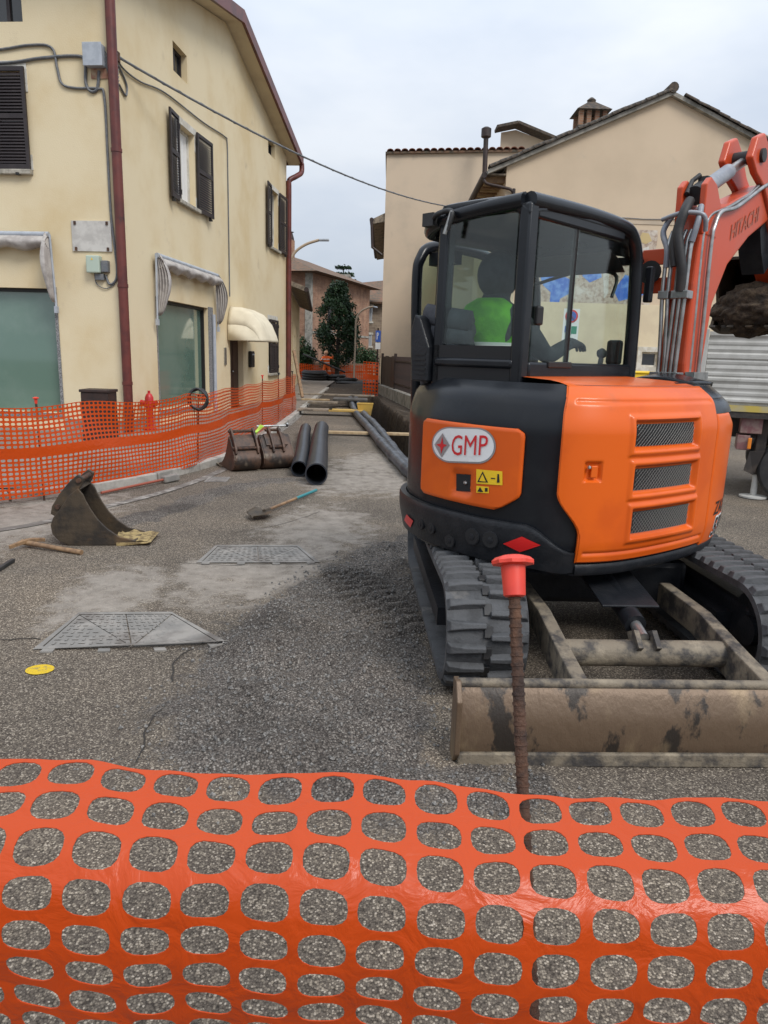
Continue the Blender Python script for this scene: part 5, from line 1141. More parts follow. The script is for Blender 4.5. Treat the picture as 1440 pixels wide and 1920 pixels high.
def hand(j, e, side, wr, dirv, upv):
    d = V(dirv).normalized(); u = V(upv).normalized(); x = d.cross(u); w_ = V(wr); pm = w_ + d * .05
    j[side + 'palm'] = (*pm, .034); e.append((side + 'wrist', side + 'palm'))
    for k, (off, l_) in enumerate(((-.03, .07), (-.01, .08), (.012, .075), (.032, .06))):
        a = pm + d * .035 + x * off; b = a + d * l_ * .5 - u * .01; c = b + d * l_ * .3 - u * .03
        for nme, p, r in (('a', a, .011), ('b', b, .010), ('c', c, .009)): j[f'{side}f{k}{nme}'] = (*p, r)
        e += [(side + 'palm', f'{side}f{k}a'), (f'{side}f{k}a', f'{side}f{k}b'), (f'{side}f{k}b', f'{side}f{k}c')]
    a = pm - x * .04 - d * .01; b = a - x * .025 + d * .035; j[side + 'ta'] = (*a, .012); j[side + 'tb'] = (*b, .010); e += [(side + 'palm', side + 'ta'), (side + 'ta', side + 'tb')]
WO = gy(612, 718, 43.2); WO.z = 0
def W(x, y, z): return (WO.x + x, WO.y + y, z)
J = {'pelvis': (*W(0, 0, .95), .17), 'waist': (*W(.0, -.02, 1.12), .16), 'chest': (*W(-.03, -.06, 1.34), .185), 'neck': (*W(-.04, -.1, 1.5), .07), 'head': (*W(-.03, -.14, 1.62), .10), 'crown': (*W(-.03, -.15, 1.72), .085),
     'lhip': (*W(-.11, 0, .88), .11), 'lknee': (*W(-.16, -.06, .5), .08), 'lank': (*W(-.17, .04, .1), .06), 'ltoe': (*W(-.18, -.12, .05), .05),
     'rhip': (*W(.11, 0, .88), .11), 'rknee': (*W(.20, -.02, .5), .08), 'rank': (*W(.14, .12, .1), .06), 'rtoe': (*W(.16, -.04, .05), .05),
     'lsh': (*W(-.23, -.05, 1.4), .085), 'lelb': (*W(-.34, -.12, 1.2), .062), 'lwrist': (*W(-.22, -.3, 1.32), .042),
     'rsh': (*W(.18, -.05, 1.42), .085), 'relb': (*W(.36, -.1, 1.38), .062), 'rwrist': (*W(.36, -.22, 1.58), .042)}
E_ = [('pelvis', 'waist'), ('waist', 'chest'), ('chest', 'neck'), ('neck', 'head'), ('head', 'crown'), ('pelvis', 'lhip'), ('lhip', 'lknee'), ('lknee', 'lank'), ('lank', 'ltoe'), ('pelvis', 'rhip'), ('rhip', 'rknee'), ('rknee', 'rank'), ('rank', 'rtoe'), ('chest', 'lsh'), ('lsh', 'lelb'), ('lelb', 'lwrist'), ('chest', 'rsh'), ('rsh', 'relb'), ('relb', 'rwrist')]
hand(J, E_, 'l', J['lwrist'][:3], (.2, -.3, .3), (0, 0, 1)); hand(J, E_, 'r', J['rwrist'][:3], (-.3, -.2, .25), (0, 0, 1))
def banded(name, c, bands, top):
    m = bpy.data.materials.new(name); m.use_nodes = True; t_ = m.node_tree; p = t_.nodes['Principled BSDF']; p.inputs['Roughness'].default_value = .85
    tcn = t_.nodes.new('ShaderNodeTexCoord'); sp_ = t_.nodes.new('ShaderNodeSeparateXYZ'); t_.links.new(tcn.outputs['Object'], sp_.inputs[0]); r = t_.nodes.new('ShaderNodeValToRGB'); r.color_ramp.interpolation = 'CONSTANT'
    mr_ = t_.nodes.new('ShaderNodeMapRange'); mr_.inputs[2].default_value = 2.; t_.links.new(sp_.outputs[2], mr_.inputs[0]); t_.links.new(mr_.outputs[0], r.inputs[0]); e = r.color_ramp.elements
    st = [(0, (.03, .025, .02)), (.07, c)]
    for z in bands: st += [(z / 2, (.62, .62, .58)), (z / 2 + .025, c)]
    st += [(top / 2, (.5, .29, .2))]
    while len(e) < len(st): e.new(.5)
    for k, (a, cc) in enumerate(st): e[k].position = a; e[k].color = (*cc, 1)
    t_.links.new(r.outputs[0], p.inputs[0]); return m
wk = person('person', J, E_, banded('worker_clothes', (.85, .14, .02), (.35, .62, 1.1, 1.3), 1.52), 'person in orange high visibility suit carrying a black pipe on the shoulder')
m = MB(); m.lathe([(.125, -.02), (.12, .05), (.09, .11), (.03, .13)], 14, V(J['crown'][:3]) + V((0, 0, -.03))); m.build('hard_hat', mat('helmet', (.55, .30, .16), .4), wk, smooth=60)
a, b = gy(568, 664, 42.6), gy(647, 698, 43.0); m = MB(); m.tube([a, b], .055, 8); m.build('carried_pipe', M_black, label='black pipe held on the worker shoulder', cat='pipe')
# ------------------------------------------------------------------ excavator
CU = V((1.22, 4.58, 0)); YU = R(45); U = frame(CU, YU)          # upper: local x = right, y = forward, z up
YC = R(-2.8); UC = frame((1.24, 4.50, 0), YC)                    # undercarriage
ex = empty('excavator', CU, 'orange and black mini excavator with its cab door open and blade down', 'excavator', yaw=YC)
def UB(): return MB(U)
def CB(): return MB(UC)
# --- tracks
def track(xc, name_label):
    Wt, Rr, Ly = .40, .27, .98      # width, end radius, half distance between ends
    th_ = .035; zc = .33
    path = []; n = 22
    for k in range(n + 1): a = math.pi / 2 + math.pi * k / n; path.append((-Ly + Rr * math.cos(a) * 1.0, zc + Rr * math.sin(a)))   # near end (towards blade, -y)
    for k in range(1, 20): path.append((-Ly + 2 * Ly * k / 20, zc - Rr))
    for k in range(n + 1): a = -math.pi / 2 + math.pi * k / n; path.append((Ly + Rr * math.cos(a), zc + Rr * math.sin(a)))
    for k in range(1, 20): path.append((Ly - 2 * Ly * k / 20, zc + Rr - .02 * math.sin(math.pi * k / 20)))
    N_ = len(path); m = CB(); vs = []
    for i, (y, z) in enumerate(path):
        y0, z0 = path[i - 1]; y1, z1 = path[(i + 1) % N_]; d = V((y1 - y0, z1 - z0)).normalized(); nx_, nz_ = d.y, -d.x
        if (y - 0) * nx_ + (z - zc) * nz_ < 0: nx_, nz_ = -nx_, -nz_
        for x, o_ in ((-Wt / 2, .0), (Wt / 2, .0), (Wt / 2, -th_), (-Wt / 2, -th_)): vs.append((xc + x, y + nx_ * o_, z + nz_ * o_))
    fs = [(4 * i + k, 4 * i + (k + 1) % 4, 4 * ((i + 1) % N_) + (k + 1) % 4, 4 * ((i + 1) % N_) + k) for i in range(N_) for k in range(4)]
    m.add(vs, fs); tr = m.build('track', M_track, ex, smooth=30, label=name_label)
    # lugs, each its own piece
    P3 = [V((0, y, z)) for y, z in path] + [V((0, *path[0]))]; ac = [0]
    for a, b in zip(P3, P3[1:]): ac.append(ac[-1] + (b - a).length)
    nl = int(ac[-1] / .105); proto = {}
    for half in (-1, 1):
        for k in range(nl):
            p, d = along(P3, ac, (k + (.0 if half < 0 else .5)) * ac[-1] / nl % ac[-1])
            nrm = V((0, d.z, -d.y))
            if nrm.dot(p - V((0, 0, zc))) < 0: nrm = -nrm
            if half not in proto:
                m = MB(); x0, x1 = (.012, .198); h_ = .034
                vs = [(x0, -.018, 0), (x1, -.03, 0), (x1, .03, 0), (x0, .018, 0), (x0, -.012, h_), (x0 + .10, -.014, h_), (x1 - .012, -.022, h_ * .8), (x1 - .012, .022, h_ * .8), (x0 + .10, .014, h_), (x0, .012, h_)]
                if half < 0: vs = [(-a, b, c) for a, b, c in vs]
                m.add(vs, [(0, 1, 6, 5, 4), (2, 3, 9, 8, 7), (3, 0, 4, 9), (1, 2, 7, 6), (4, 5, 8, 9), (5, 6, 7, 8)])
                if half < 0: m.f = [f[::-1] for f in m.f]
                o = m.build('track_lug', M_track, None, bevel=.005); o.parent = tr; proto[half] = o
            else:
                o = proto[half].copy(); col.objects.link(o); o.parent = tr
            rot = Matrix((V((1, 0, 0)), d, nrm)).transposed().to_4x4()
            if rot.to_3x3().determinant() < 0: rot = Matrix((V((1, 0, 0)), -d, nrm)).transposed().to_4x4()
            o.matrix_basis = MW[ex].inverted() @ UC @ Matrix.Translation(V((xc, p.y, p.z))) @ rot; MW[o] = MW[ex]
    # metal core links down the middle of the belt
    lk_ = None
    for k in range(nl):
        p, d = along(P3, ac, (k + .25) * ac[-1] / nl % ac[-1]); nrm = V((0, d.z, -d.y))
        if nrm.dot(p - V((0, 0, zc))) < 0: nrm = -nrm
        if lk_ is None: m = MB(); m.box(-.02, .02, -.03, .03, -.002, .012); lk_ = m.build('core_link', M_black, None, bevel=.003); o = lk_; o.parent = tr
        else: o = lk_.copy(); col.objects.link(o); o.parent = tr
        rot = Matrix((V((1, 0, 0)), d, nrm)).transposed().to_4x4()
        if rot.to_3x3().determinant() < 0: rot = Matrix((V((1, 0, 0)), -d, nrm)).transposed().to_4x4()
        o.matrix_basis = MW[ex].inverted() @ UC @ Matrix.Translation(V((xc, p.y, p.z))) @ rot
    # side frame, sprocket, idler, rollers
    m = CB(); m.box(xc - .10, xc + .10, -Ly + .05, Ly - .05, .2, .44); m.build('track_frame', M_charm, ex, bevel=.03)
    m = CB(); m.prism([(-Ly - .15, .16), (Ly + .1, .12), (Ly + .1, .5), (-Ly - .1, .46)], 'x', xc + (-Wt / 2 - .012 if xc < 0 else Wt / 2 - .012), xc + (-Wt / 2 + .012 if xc < 0 else Wt / 2 + .012)) if False else m.box(xc - .19, xc + .19, -Ly + .2, Ly - .2, .26, .36)
    m.build('roller_guard', M_charm, ex)
    for y, r in ((-Ly, .215), (Ly, .215)):
        m = CB(); m.tube([(xc - .09, y, zc), (xc + .09, y, zc)], r, 24); m.tube([(xc - .13, y, zc), (xc + .13, y, zc)], .08, 16); m.build('drive_wheel', M_charm, ex, smooth=40)
    for k in range(4):
        y = -.6 + .4 * k; m = CB(); m.tube([(xc - .1, y, .14), (xc + .1, y, .14)], .075, 14); m.build('roller', M_charm, ex, smooth=40)
track(-.78, 'grey rubber track beside the gravel'); track(.78, 'grey rubber track on the truck side')
m = CB(); m.box(-.62, .62, -.35, .45, .24, .52); m.build('chassis', M_charm, ex, bevel=.04)
m = CB(); m.lathe([(.42, .5), (.42, .62)], 32); m.build('swing_ring', M_inner, ex, smooth=40)
# --- dozer blade: curved plate with end cheeks, arms, cross tube and lift cylinder
BYs = -1.72
m = CB(); prof_ = [(BYs + .05, .0), (BYs + .0, .05), (BYs - .012, .12), (BYs - .006, .22), (BYs + .03, .31), (BYs + .06, .345)]
vs = []
pc2 = catmull([(0, a, b) for a, b in prof_], 4)
front_, back_ = [(p.y, p.z) for p in pc2], [(p.y + .03, p.z) for p in pc2]
m.prism(front_ + back_[::-1], 'x', -.985, .985); bl = m.build('blade', M_blade, ex, smooth=35, bevel=.004)
for s_ in (-1, 1): m = CB(); m.prism([(BYs + .02, -.0), (BYs - .03, .06), (BYs - .03, .30), (BYs + .03, .37), (BYs + .10, .36), (BYs + .10, .0)], 'x', s_ * .987 - .012, s_ * .987 + .012); m.build('end_cheek', M_blade, bl, bevel=.005)
m = CB(); m.box(-.98, .98, BYs - .022, BYs + .012, .0, .062); m.build('cutting_edge', M_armsteel, bl, bevel=.006)
m = CB(); m.tube([(-.985, BYs + .065, .345), (.985, BYs + .065, .345)], .022, 10); m.build('top_rail', M_armsteel, bl, smooth=50)
for s_ in (-1, 1):
    m = CB(); m.prism([(-.45, .42), (-.95, .42), (-1.35, .36), (BYs + .04, .32), (BYs + .04, .06), (-1.3, .2), (-.9, .28), (-.45, .28)], 'x', s_ * .40 - .035 + .03 * s_, s_ * .40 + .035 + .03 * s_); m.build('blade_arm', M_armsteel, ex, bevel=.008)
m = CB(); m.tube([(-.40, -1.22, .30), (.40, -1.22, .30)], .065, 20); m.build('cross_tube', M_armsteel, ex, smooth=40)
for s_ in (-1, 1): m = CB(); m.prism([(-1.14, .38), (-1.22, .42), (-1.30, .36), (-1.22, .28)], 'x', s_ * .045 - .012, s_ * .045 + .012); m.build('cylinder_lug', M_armsteel, ex)
m = CB(); m.tube([(0, -.55, .50), (0, -1.1, .40)], .055, 16); m.build('lift_cylinder', M_charm, ex, smooth=40); m = CB(); m.tube([(0, -1.08, .404), (0, -1.21, .375)], .028, 12); m.build('lift_rod', M_chrome, ex, smooth=40)
m = CB(); m.prism([(-.42, .56), (-1.02, .475), (-1.02, .463), (-.42, .54)], 'x', -.15, .15); m.build('cylinder_guard', M_charm, ex, bevel=.004)
# --- upper body wall: footprint curve in (x right, y forward)
FP = [(-.90, .40), (-.92, -.15), (-.88, -.55), (-.70, -.84), (-.38, -1.03), (-.02, -1.09), (.27, -1.065), (.53, -.955), (.69, -.72), (.775, -.40), (.825, 0), (.81, .32), (.72, .58), (.56, .72)]
FC = catmull([(a, b, 0) for a, b in FP], 14); fa_ = [0]
for a, b in zip(FC, FC[1:]): fa_.append(fa_[-1] + (b - a).length)
def wallp(s_, z, off=0.):
    p, d = along(FC, fa_, max(0, min(fa_[-1], s_))); n = V((d.y, -d.x, 0))
    ins = -.05 * sstep(1.34, 1.58, z) - .09 * sstep(1.46, 1.60, z) ** 2 - .03 * sstep(.8, .6, z)
    return V((p.x, p.y, z)) + n * (off + ins)
def s_of(px, py, it=40):           # arc position and height where the ray through a photo point meets the wall
    d = ray(px, py); Ui = U.inverted(); best = None
    o_ = Ui @ CAM; dd = Ui.to_3x3() @ d
    for k in range(len(FC) - 1):
        a, b = FC[k], FC[k + 1]; e = b - a; den = dd.x * e.y - dd.y * e.x
        if abs(den) < 1e-9: continue
        t_ = ((a.x - o_.x) * e.y - (a.y - o_.y) * e.x) / den; q = o_ + dd * t_; w_ = ((q.x - a.x) * e.x + (q.y - a.y) * e.y) / e.length_squared
        if 0 <= w_ <= 1 and t_ > 0 and (best is None or t_ < best[0]): best = (t_, fa_[k] + e.length * w_, q.z)
    if best is None: return s_of(px - 3, py, it)
    return best[1], best[2]
ST = fa_[-1]
def wallgrid(s0, s1, z0, z1, off, mt, name, ds=.03, dz=.03, fl=None, fr=None, feat=None, par=ex, edge=.012, h=None, label=None):
    """panel on the wall between arc s0..s1 and z0..z1; fl/fr(z) give curved left/right limits; edges roll back to the wall"""
    m = UB(); nz_ = max(2, int((z1 - z0) / dz)); ns_ = max(2, int((s1 - s0) / ds))
    tz = [0, 0] + [k / nz_ for k in range(nz_ + 1)] + [1, 1]; tsx = [0, 0] + [k / ns_ for k in range(ns_ + 1)] + [1, 1]
    def fn(i, j):
        z = z0 + (z1 - z0) * tz[j]; a = fl(z) if fl else s0; b = fr(z) if fr else s1; s_ = a + (b - a) * tsx[i]
        border_o = i == 0 or j == 0 or i == len(tsx) - 1 or j == len(tz) - 1; border_i = i == 1 or j == 1 or i == len(tsx) - 2 or j == len(tz) - 2
        o_ = off
        if border_o: o_ = -.004
        elif border_i: o_ = off - edge * .5
        if i == 2 or i == len(tsx) - 3: pass
        if border_o is False and border_i is False:
            di = min(i - 2, len(tsx) - 3 - i); dj = min(j - 2, len(tz) - 3 - j)
            if di == 0: s_ += (edge if i == 2 else -edge) * .8
            if dj == 0: z += (edge if j == 2 else -edge) * .8
            if feat: o_ += feat(s_, z)
        return wallp(s_, z, o_)
    W_ = len(tsx); vs = [fn(i, j) for j in range(len(tz)) for i in range(W_)]
    fs = [(j * W_ + i, j * W_ + i + 1, (j + 1) * W_ + i + 1, (j + 1) * W_ + i) for j in range(len(tz) - 1) for i in range(W_ - 1)]
    m.add(vs, fs); return m.build(name, mt, par, smooth=50, label=label)
# black shell all round
m = UB(); m.grid(lambda a, b: wallp(ST * a, .60 + .98 * b, -.012), 120, 34); m.add([wallp(ST * k / 60, 1.578, -.012) for k in range(61)], [tuple(range(61))]); m.add([wallp(ST * k / 60, .60, -.012) for k in range(61)], [tuple(range(60, -1, -1))])
m.build('body_shell', M_char, ex, smooth=40)
# counterweight casting with a stepped top, holes and red reflectors
sL, _ = s_of(775, 960); sA, zA = s_of(1048, 940); sB, zB = s_of(1082, 1045)
def cw_top(s_): return .86 - .0 * s_ - .13 * sstep(sB - .28, sB - .02, s_)
m = UB(); nS = 60
def cwp(a, b):
    s_ = .35 + (sB - .35) * a; zt = cw_top(s_); z = .60 + (zt - .60) * min(1, b * 1.25); o_ = .035 * sstep(0, .12, b) if b < .8 else .035 * (1 - (b - .8) / .2) - .006
    if b < .06: o_ = -.05
    return wallp(s_, z, o_ * (1 - sstep(.96, 1, a)))
m.grid(cwp, nS, 20); cw = m.build('counterweight', M_charm, ex, smooth=50)
for px, py, r in ((797, 982, .03), (816, 990, .03), (848, 1013, .035), (892, 1004, .042), (925, 1010, .042)):
    s_, z = s_of(px, py); p = wallp(s_, z, .0365); p1 = wallp(s_ + .01, z, .0365); d = (p1 - p).normalized(); n = V((d.y, -d.x, 0))
    Mx = Matrix((d, V((0, 0, 1)), n)).transposed().to_4x4()
    m = UB(); m.lathe([(r * 1.12, 0), (r * 1.12, .004), (r * .95, .005), (r * .9, .0012)], 20, p, Mx); ho = m.build('bolt_recess', M_charm, cw, smooth=30)
    m = UB(); m.lathe([(r, .0052), (r, .0062)], 20, p, Mx); m.build('recess_shade_disc', M_inner, cw); m = UB(); m.lathe([(r * .45, .006), (r * .45, .009), (r * .2, .010)], 6, p, Mx); m.build('bolt', M_charm, cw)  # black disc above the rim paints in the dark of the bolt hole
def decal(pts, mt, name, off=.004, base=.0, par=None):
    m = UB(); q = []
    for p in pts: s_, z = s_of(*p); q.append((s_, z))
    cx, cz = sum(a for a, b in q) / len(q), sum(b for a, b in q) / len(q); vs = []; n = len(q); K = 4
    for i in range(n):
        for k in range(K): t_ = k / K; a, b = q[i], q[(i + 1) % n]; vs.append((a[0] + (b[0] - a[0]) * t_, a[1] + (b[1] - a[1]) * t_))
    N2 = len(vs); rings = []
    for f in (1, .66, .33): rings += [wallp(cx + (a - cx) * f, cz + (b - cz) * f, base + off) for a, b in vs]
    rings.append(wallp(cx, cz, base + off)); fs = [(r * N2 + i, r * N2 + (i + 1) % N2, (r + 1) * N2 + (i + 1) % N2, (r + 1) * N2 + i) for r in range(2) for i in range(N2)] + [(2 * N2 + i, 2 * N2 + (i + 1) % N2, 3 * N2) for i in range(N2)]
    m.add(rings, fs); return m.build(name, mt, par or ex)
decal([(765, 975), (773, 964), (784, 976), (775, 989)], M_red, 'reflector', .005, .036, cw); decal([(948, 1017), (983, 1003), (1016, 1019), (978, 1033)], M_red, 'reflector', .005, .036, cw)
# GMP panel on the rear
s0, zt = s_of(797, 783); s1, _ = s_of(987, 788); _, zb_ = s_of(890, 948); s1b, _ = s_of(965, 948)
def inset(z, z0, z1, r=.04):
    e = min(z - z0, z1 - z); return r - math.sqrt(max(0, r * r - max(0, r - e) ** 2)) if e < r else 0
ORG = .016
def latch(s_, z, sc, zc, w_, h_, d):
    k = sstep(w_ / 2, w_ / 2 - .02, abs(s_ - sc)) * sstep(h_ / 2, h_ / 2 - .02, abs(z - zc)); return -d * k
sl_, zl_ = s_of(869, 905)
pn = wallgrid(s0, s1, zb_, zt, ORG, M_orange, 'rear_panel', .02, .02, lambda z: s0 + inset(z, zb_, zt), lambda z: s1 - inset(z, zb_, zt) - .10 * sstep(zb_ + .10, zb_, z), lambda a, b: latch(a, b, sl_, zl_, .15, .15, .018))
decal([(856, 888), (883, 890), (883, 922), (856, 920)], M_inner, 'latch_plate', .002, .0, pn); m = UB(); p = wallp(s_of(874, 905)[0], s_of(874, 905)[1], .006); m.ico(p, .012); m.build('key_lock', M_chrome, pn)
# nameplate
def plate(name, x0, x1, y0, y1, mt, off, n=10, rr=.5):
    pts = []
    w_, h_ = x1 - x0, y1 - y0; r = min(w_, h_) * rr
    for cx, cy, a0 in ((x1 - r, y0 + r, -90), (x1 - r, y1 - r, 0), (x0 + r, y1 - r, 90), (x0 + r, y0 + r, 180)):
        for k in range(n + 1): a = R(a0 + 90 * k / n); pts.append((cx + r * math.cos(a), cy + r * math.sin(a)))
    skew = lambda x, y: (x, y + (x - x0) * .03)
    return decal([skew(*p) for p in pts], mt, name, off, ORG, pn)
plate('badge_rim', 815, 933, 799, 866, M_silver, .004); plate('badge', 818, 930, 802, 863, M_white, .006)
def txt(body, px0, px1, py0, py1, mt, name, par, base, bold=0., shear=0., arc=None):
    c = bpy.data.curves.new(name, 'FONT'); c.body = body; c.offset = bold; c.shear = shear; c.resolution_u = 3
    o = bpy.data.objects.new(name, c); col.objects.link(o); bpy.context.view_layer.update()
    dg = bpy.context.evaluated_depsgraph_get(); me_ = bpy.data.meshes.new_from_object(o.evaluated_get(dg)); bpy.data.objects.remove(o)
    xs = [v.co.x for v in me_.vertices]; ys = [v.co.y for v in me_.vertices]; ax, bx_, ay, by_ = min(xs), max(xs), min(ys), max(ys)
    (sa, za), (sb, zb2) = s_of(px0, py1), s_of(px1, py1); _, zt2 = s_of(px0, py0); _, zt3 = s_of(px1, py0)
    if arc: sb, zb2, zt3 = sa + arc, za, zt2
    m = UB(); vs = []
    for v in me_.vertices:
        u_, w_ = (v.co.x - ax) / (bx_ - ax), (v.co.y - ay) / (by_ - ay); s_ = sa + (sb - sa) * u_; z = (za + (zb2 - za) * u_) * (1 - w_) + (zt2 + (zt3 - zt2) * u_) * w_; vs.append(wallp(s_, z, base))
    m.add(vs, [tuple(p.vertices) for p in me_.polygons]); bpy.data.meshes.remove(me_); return m.build(name, mt, par)
txt('GMP', 852, 918, 815, 853, M_gmpred, 'lettering', pn, ORG + .010, .0)
decal([(836, 812), (849, 834), (834, 857), (821, 833)], M_silver, 'emblem', .009, ORG, pn); decal([(836, 819), (838, 832), (845, 834), (838, 838), (834, 850), (832, 838), (825, 833), (833, 831)], M_gmpred, 'emblem_star', .011, ORG, pn)
for a in ([(897, 879), (945, 883), (945, 909), (897, 906)], [(897, 910), (920, 912), (920, 924), (897, 923)]): decal(a, M_yel, 'warning_sticker', .003, ORG, pn)
decal([(909, 883), (919, 904), (899, 903)], M_blackp, 'warning_triangle', .0045, ORG, pn); decal([(909, 888), (915, 902), (903, 901)], M_yel, 'warning_triangle', .006, ORG, pn)
decal([(936, 888), (939, 888), (940, 904), (935, 904)], M_blackp, 'warning_figure', .0045, ORG, pn); decal([(924, 895), (932, 895.5), (932, 897.5), (924, 897)], M_blackp, 'warning_arrow', .0045, ORG, pn)
decal([(904, 912), (910, 922), (899, 921)], M_blackp, 'warning_triangle', .0045, ORG, pn); decal([(913, 914), (918, 914), (918, 921), (913, 921)], M_blackp, 'warning_figure', .0045, ORG, pn)
# right side cover with three grilles
sR0, _ = s_of(1052, 830); sR1, _ = s_of(1332, 870); zTop = 1.578; _, zBt = s_of(1200, 1046)
sK, zK = s_of(1046, 930); sK2, zK2 = s_of(1082, 1010)
def sideL(z): return sR0 + (sK2 - sR0) * sstep(zK + .02, zK2 + .01, z) + .012 * sstep(1.43, 1.57, z)
G = []
for a, b in (((1192, 794), (1300, 834)), ((1188, 875), (1293, 914)), ((1183, 953), (1287, 992))):
    (ga, za), (gb, zb2) = s_of(a[0], (a[1] + b[1]) / 2), s_of(b[0], (a[1] + b[1]) / 2); z1_, z0_ = s_of((a[0] + b[0]) / 2, a[1])[1], s_of((a[0] + b[0]) / 2, b[1])[1]; G.append((ga, gb, z0_, z1_))
slt, zlt = s_of(1110, 884); zg1 = s_of(1180, 755)[1]; zg0 = s_of(1180, 1032)[1]
def rbox(s_, z, a, b, c, d, f):
    q = max(a - s_, s_ - b, c - z, z - d); return sstep(f, 0, q)
def sidefeat(s_, z):
    o_ = 0
    for a, b, c, d in G:
        o_ += .014 * (rbox(s_, z, a - .035, b + .035, c - .035, d + .035, .02)) - .032 * rbox(s_, z, a - .004, b + .004, c - .004, d + .004, .022)
    o_ += -.02 * rbox(s_, z, slt - .035, slt + .035, zlt - .04, zlt + .04, .014)
    if s_ > sR0 + .06 and s_ < sR1 - .03: o_ += -.010 * (sstep(.012, .003, abs(z - zg1)) + sstep(.012, .003, abs(z - zg0)) * (1 if s_ > sK2 + .03 else 0))
    return o_
sp_ = wallgrid(sR0, sR1, zBt, zTop, ORG, M_orange, 'side_cover', .0075, .0075, sideL, lambda z: sR1, sidefeat)
m = UB(); m.add([wallp(slt - .012, zlt - .03, .012), wallp(slt + .02, zlt - .03, .012), wallp(slt + .02, zlt + .03, .012), wallp(slt - .012, zlt + .03, .012)], [(0, 1, 2, 3)]); m.build('latch', M_orange, sp_, solid=.012, bevel=.004); m = UB(); m.ico(wallp(slt - .022, zlt + .022, .014), .011); m.build('key_lock', M_chrome, sp_)
for a, b, c, d in G:
    m = UB(); m.grid(lambda u_, v_: wallp(a + (b - a) * u_, c + (d - c) * v_, ORG - .0155), 6, 3); gr_ = m.build('grille', M_inner, sp_)
    m = UB(); st_ = .024
    k = -int((d - c) / st_) - 1
    while a + k * st_ < b:
        for sg in (1, -1):
            pts = []
            for q in range(9):
                v_ = q / 8; s_ = a + k * st_ + (v_ if sg > 0 else 1 - v_) * (d - c)
                if a <= s_ <= b: pts.append(wallp(s_, c + (d - c) * v_, ORG - .009))
            if len(pts) > 1: m.tube(pts, .0009, 4)
        k += 1
    m.build('wire_mesh', mat('mesh_steel', (.16, .16, .155), .45, .6), gr_)
# corner strip with the model lettering
sC1, _ = s_of(1364, 900)
cs_ = wallgrid(sR1 + .012, min(ST - .05, sC1 + .22), zBt - .02, 1.43, ORG, M_orange, 'corner_cover', .02, .02, None, lambda z: min(ST - .05, sC1 + .22) - .25 * sstep(1.2, 1.43, z) ** 2)
txt('ZAXIS', 1331, 1340, 942, 966, M_blackp, 'lettering', cs_, ORG + .003, .02, .25, .36); txt('55U', 1328, 1340, 970, 1009, M_white, 'lettering', cs_, ORG + .003, .05, .2, .29); txt('55U', 1329, 1340, 973, 1006, M_blackp, 'lettering', cs_, ORG + .0045, .015, .2, .28)
m = UB(); m.grid(lambda a, b: wallp(sB + (ST - sB) * a, .60 + (zBt - .612) * b, .012 * math.sin(b * math.pi) ** .5), 50, 6); m.build('lower_rim', M_charm, ex, smooth=50)
m = UB(); m.grid(lambda a, b: wallp(sR1 - .1 + (ST - sR1 + .05) * a, 1.43 + .165 * b, .012 - .10 * b * b), 20, 6); m.build('corner_cap', M_char, ex, smooth=60)
# orange top of the side cover
m = UB(); top_ = [wallp(sR0 + .03 + (sR1 - sR0 - .03) * k / 20, 1.574, -.0) for k in range(21)]; inn = [V((.10, -.86, 1.592)), V((.10, .35, 1.592))]
m.grid(lambda a, b: top_[round(a * 20)].lerp(inn[0].lerp(inn[1], a), b) + V((0, 0, .018 * math.sin(min(1, b * 3) * 1.57))), 20, 6); m.build('hood_top', M_orange, ex, smooth=60)
# grab rails and yellow mark
# --- cab (local x right, y forward): right side at x=.16, rear at y=-.85
CX0, CX1, CY0, CY1, CZ0, CZ1 = -.74, .14, -.88, .39, 1.0, 2.53
cabp = []
def beam(pts, wx, wy, name='cab_frame', mt=M_char, n=6, bev=.015):
    m = UB(); c = catmull(pts, n) if len(pts) > 2 else [V(p) for p in pts]
    for a, b in zip(c, c[1:]): m.bar(a, b + (b - a).normalized() * .004, wx, wy)
    return m.build(name, mt, ex, bevel=bev, smooth=40)
def rtube(pts, r, name, mt=M_char, n=8): m = UB(); m.tube(catmull(pts, n), r, 12); return m.build(name, mt, ex, smooth=60)
# roof: domed slab
m = UB()
def roof(a, b):
    x = CX0 + (CX1 - CX0) * a; y = CY0 + (CY1 - CY0) * b
    ex_ = max(abs(a - .5) * 2, 0) ** 6 * .07 + abs(b - .5) ** 6 * 64 * .05 + (max(0, b - .82) / .18) ** 2 * .10
    if x < -.44: y = max(y, CY0 + .02 + (-.44 - x) * .95)
    return V((x + .02 * (.5 - a), y, CZ1 - ex_ + .02 * (1 - (2 * a - 1) ** 2)))
m.grid(roof, 20, 24); m.build('roof', M_char, ex, smooth=60, solid=.05)
def pillar(x, y, z0, z1, lean=(0, 0), w_=.075, d_=.085, name='pillar'): return beam([(x, y, z0), (x + lean[0], y + lean[1], z1)], w_, d_, name)
pillar(CX1 - .03, CY0 + .035, CZ0, CZ1 - .05, (0, 0), .075, .08); pillar(-.46, CY0 + .04, CZ0, CZ1 - .06, (.02, 0), .07, .08); pillar(CX0 + .05, -.60, CZ0, CZ1 - .07, (.03, 0), .07, .07)
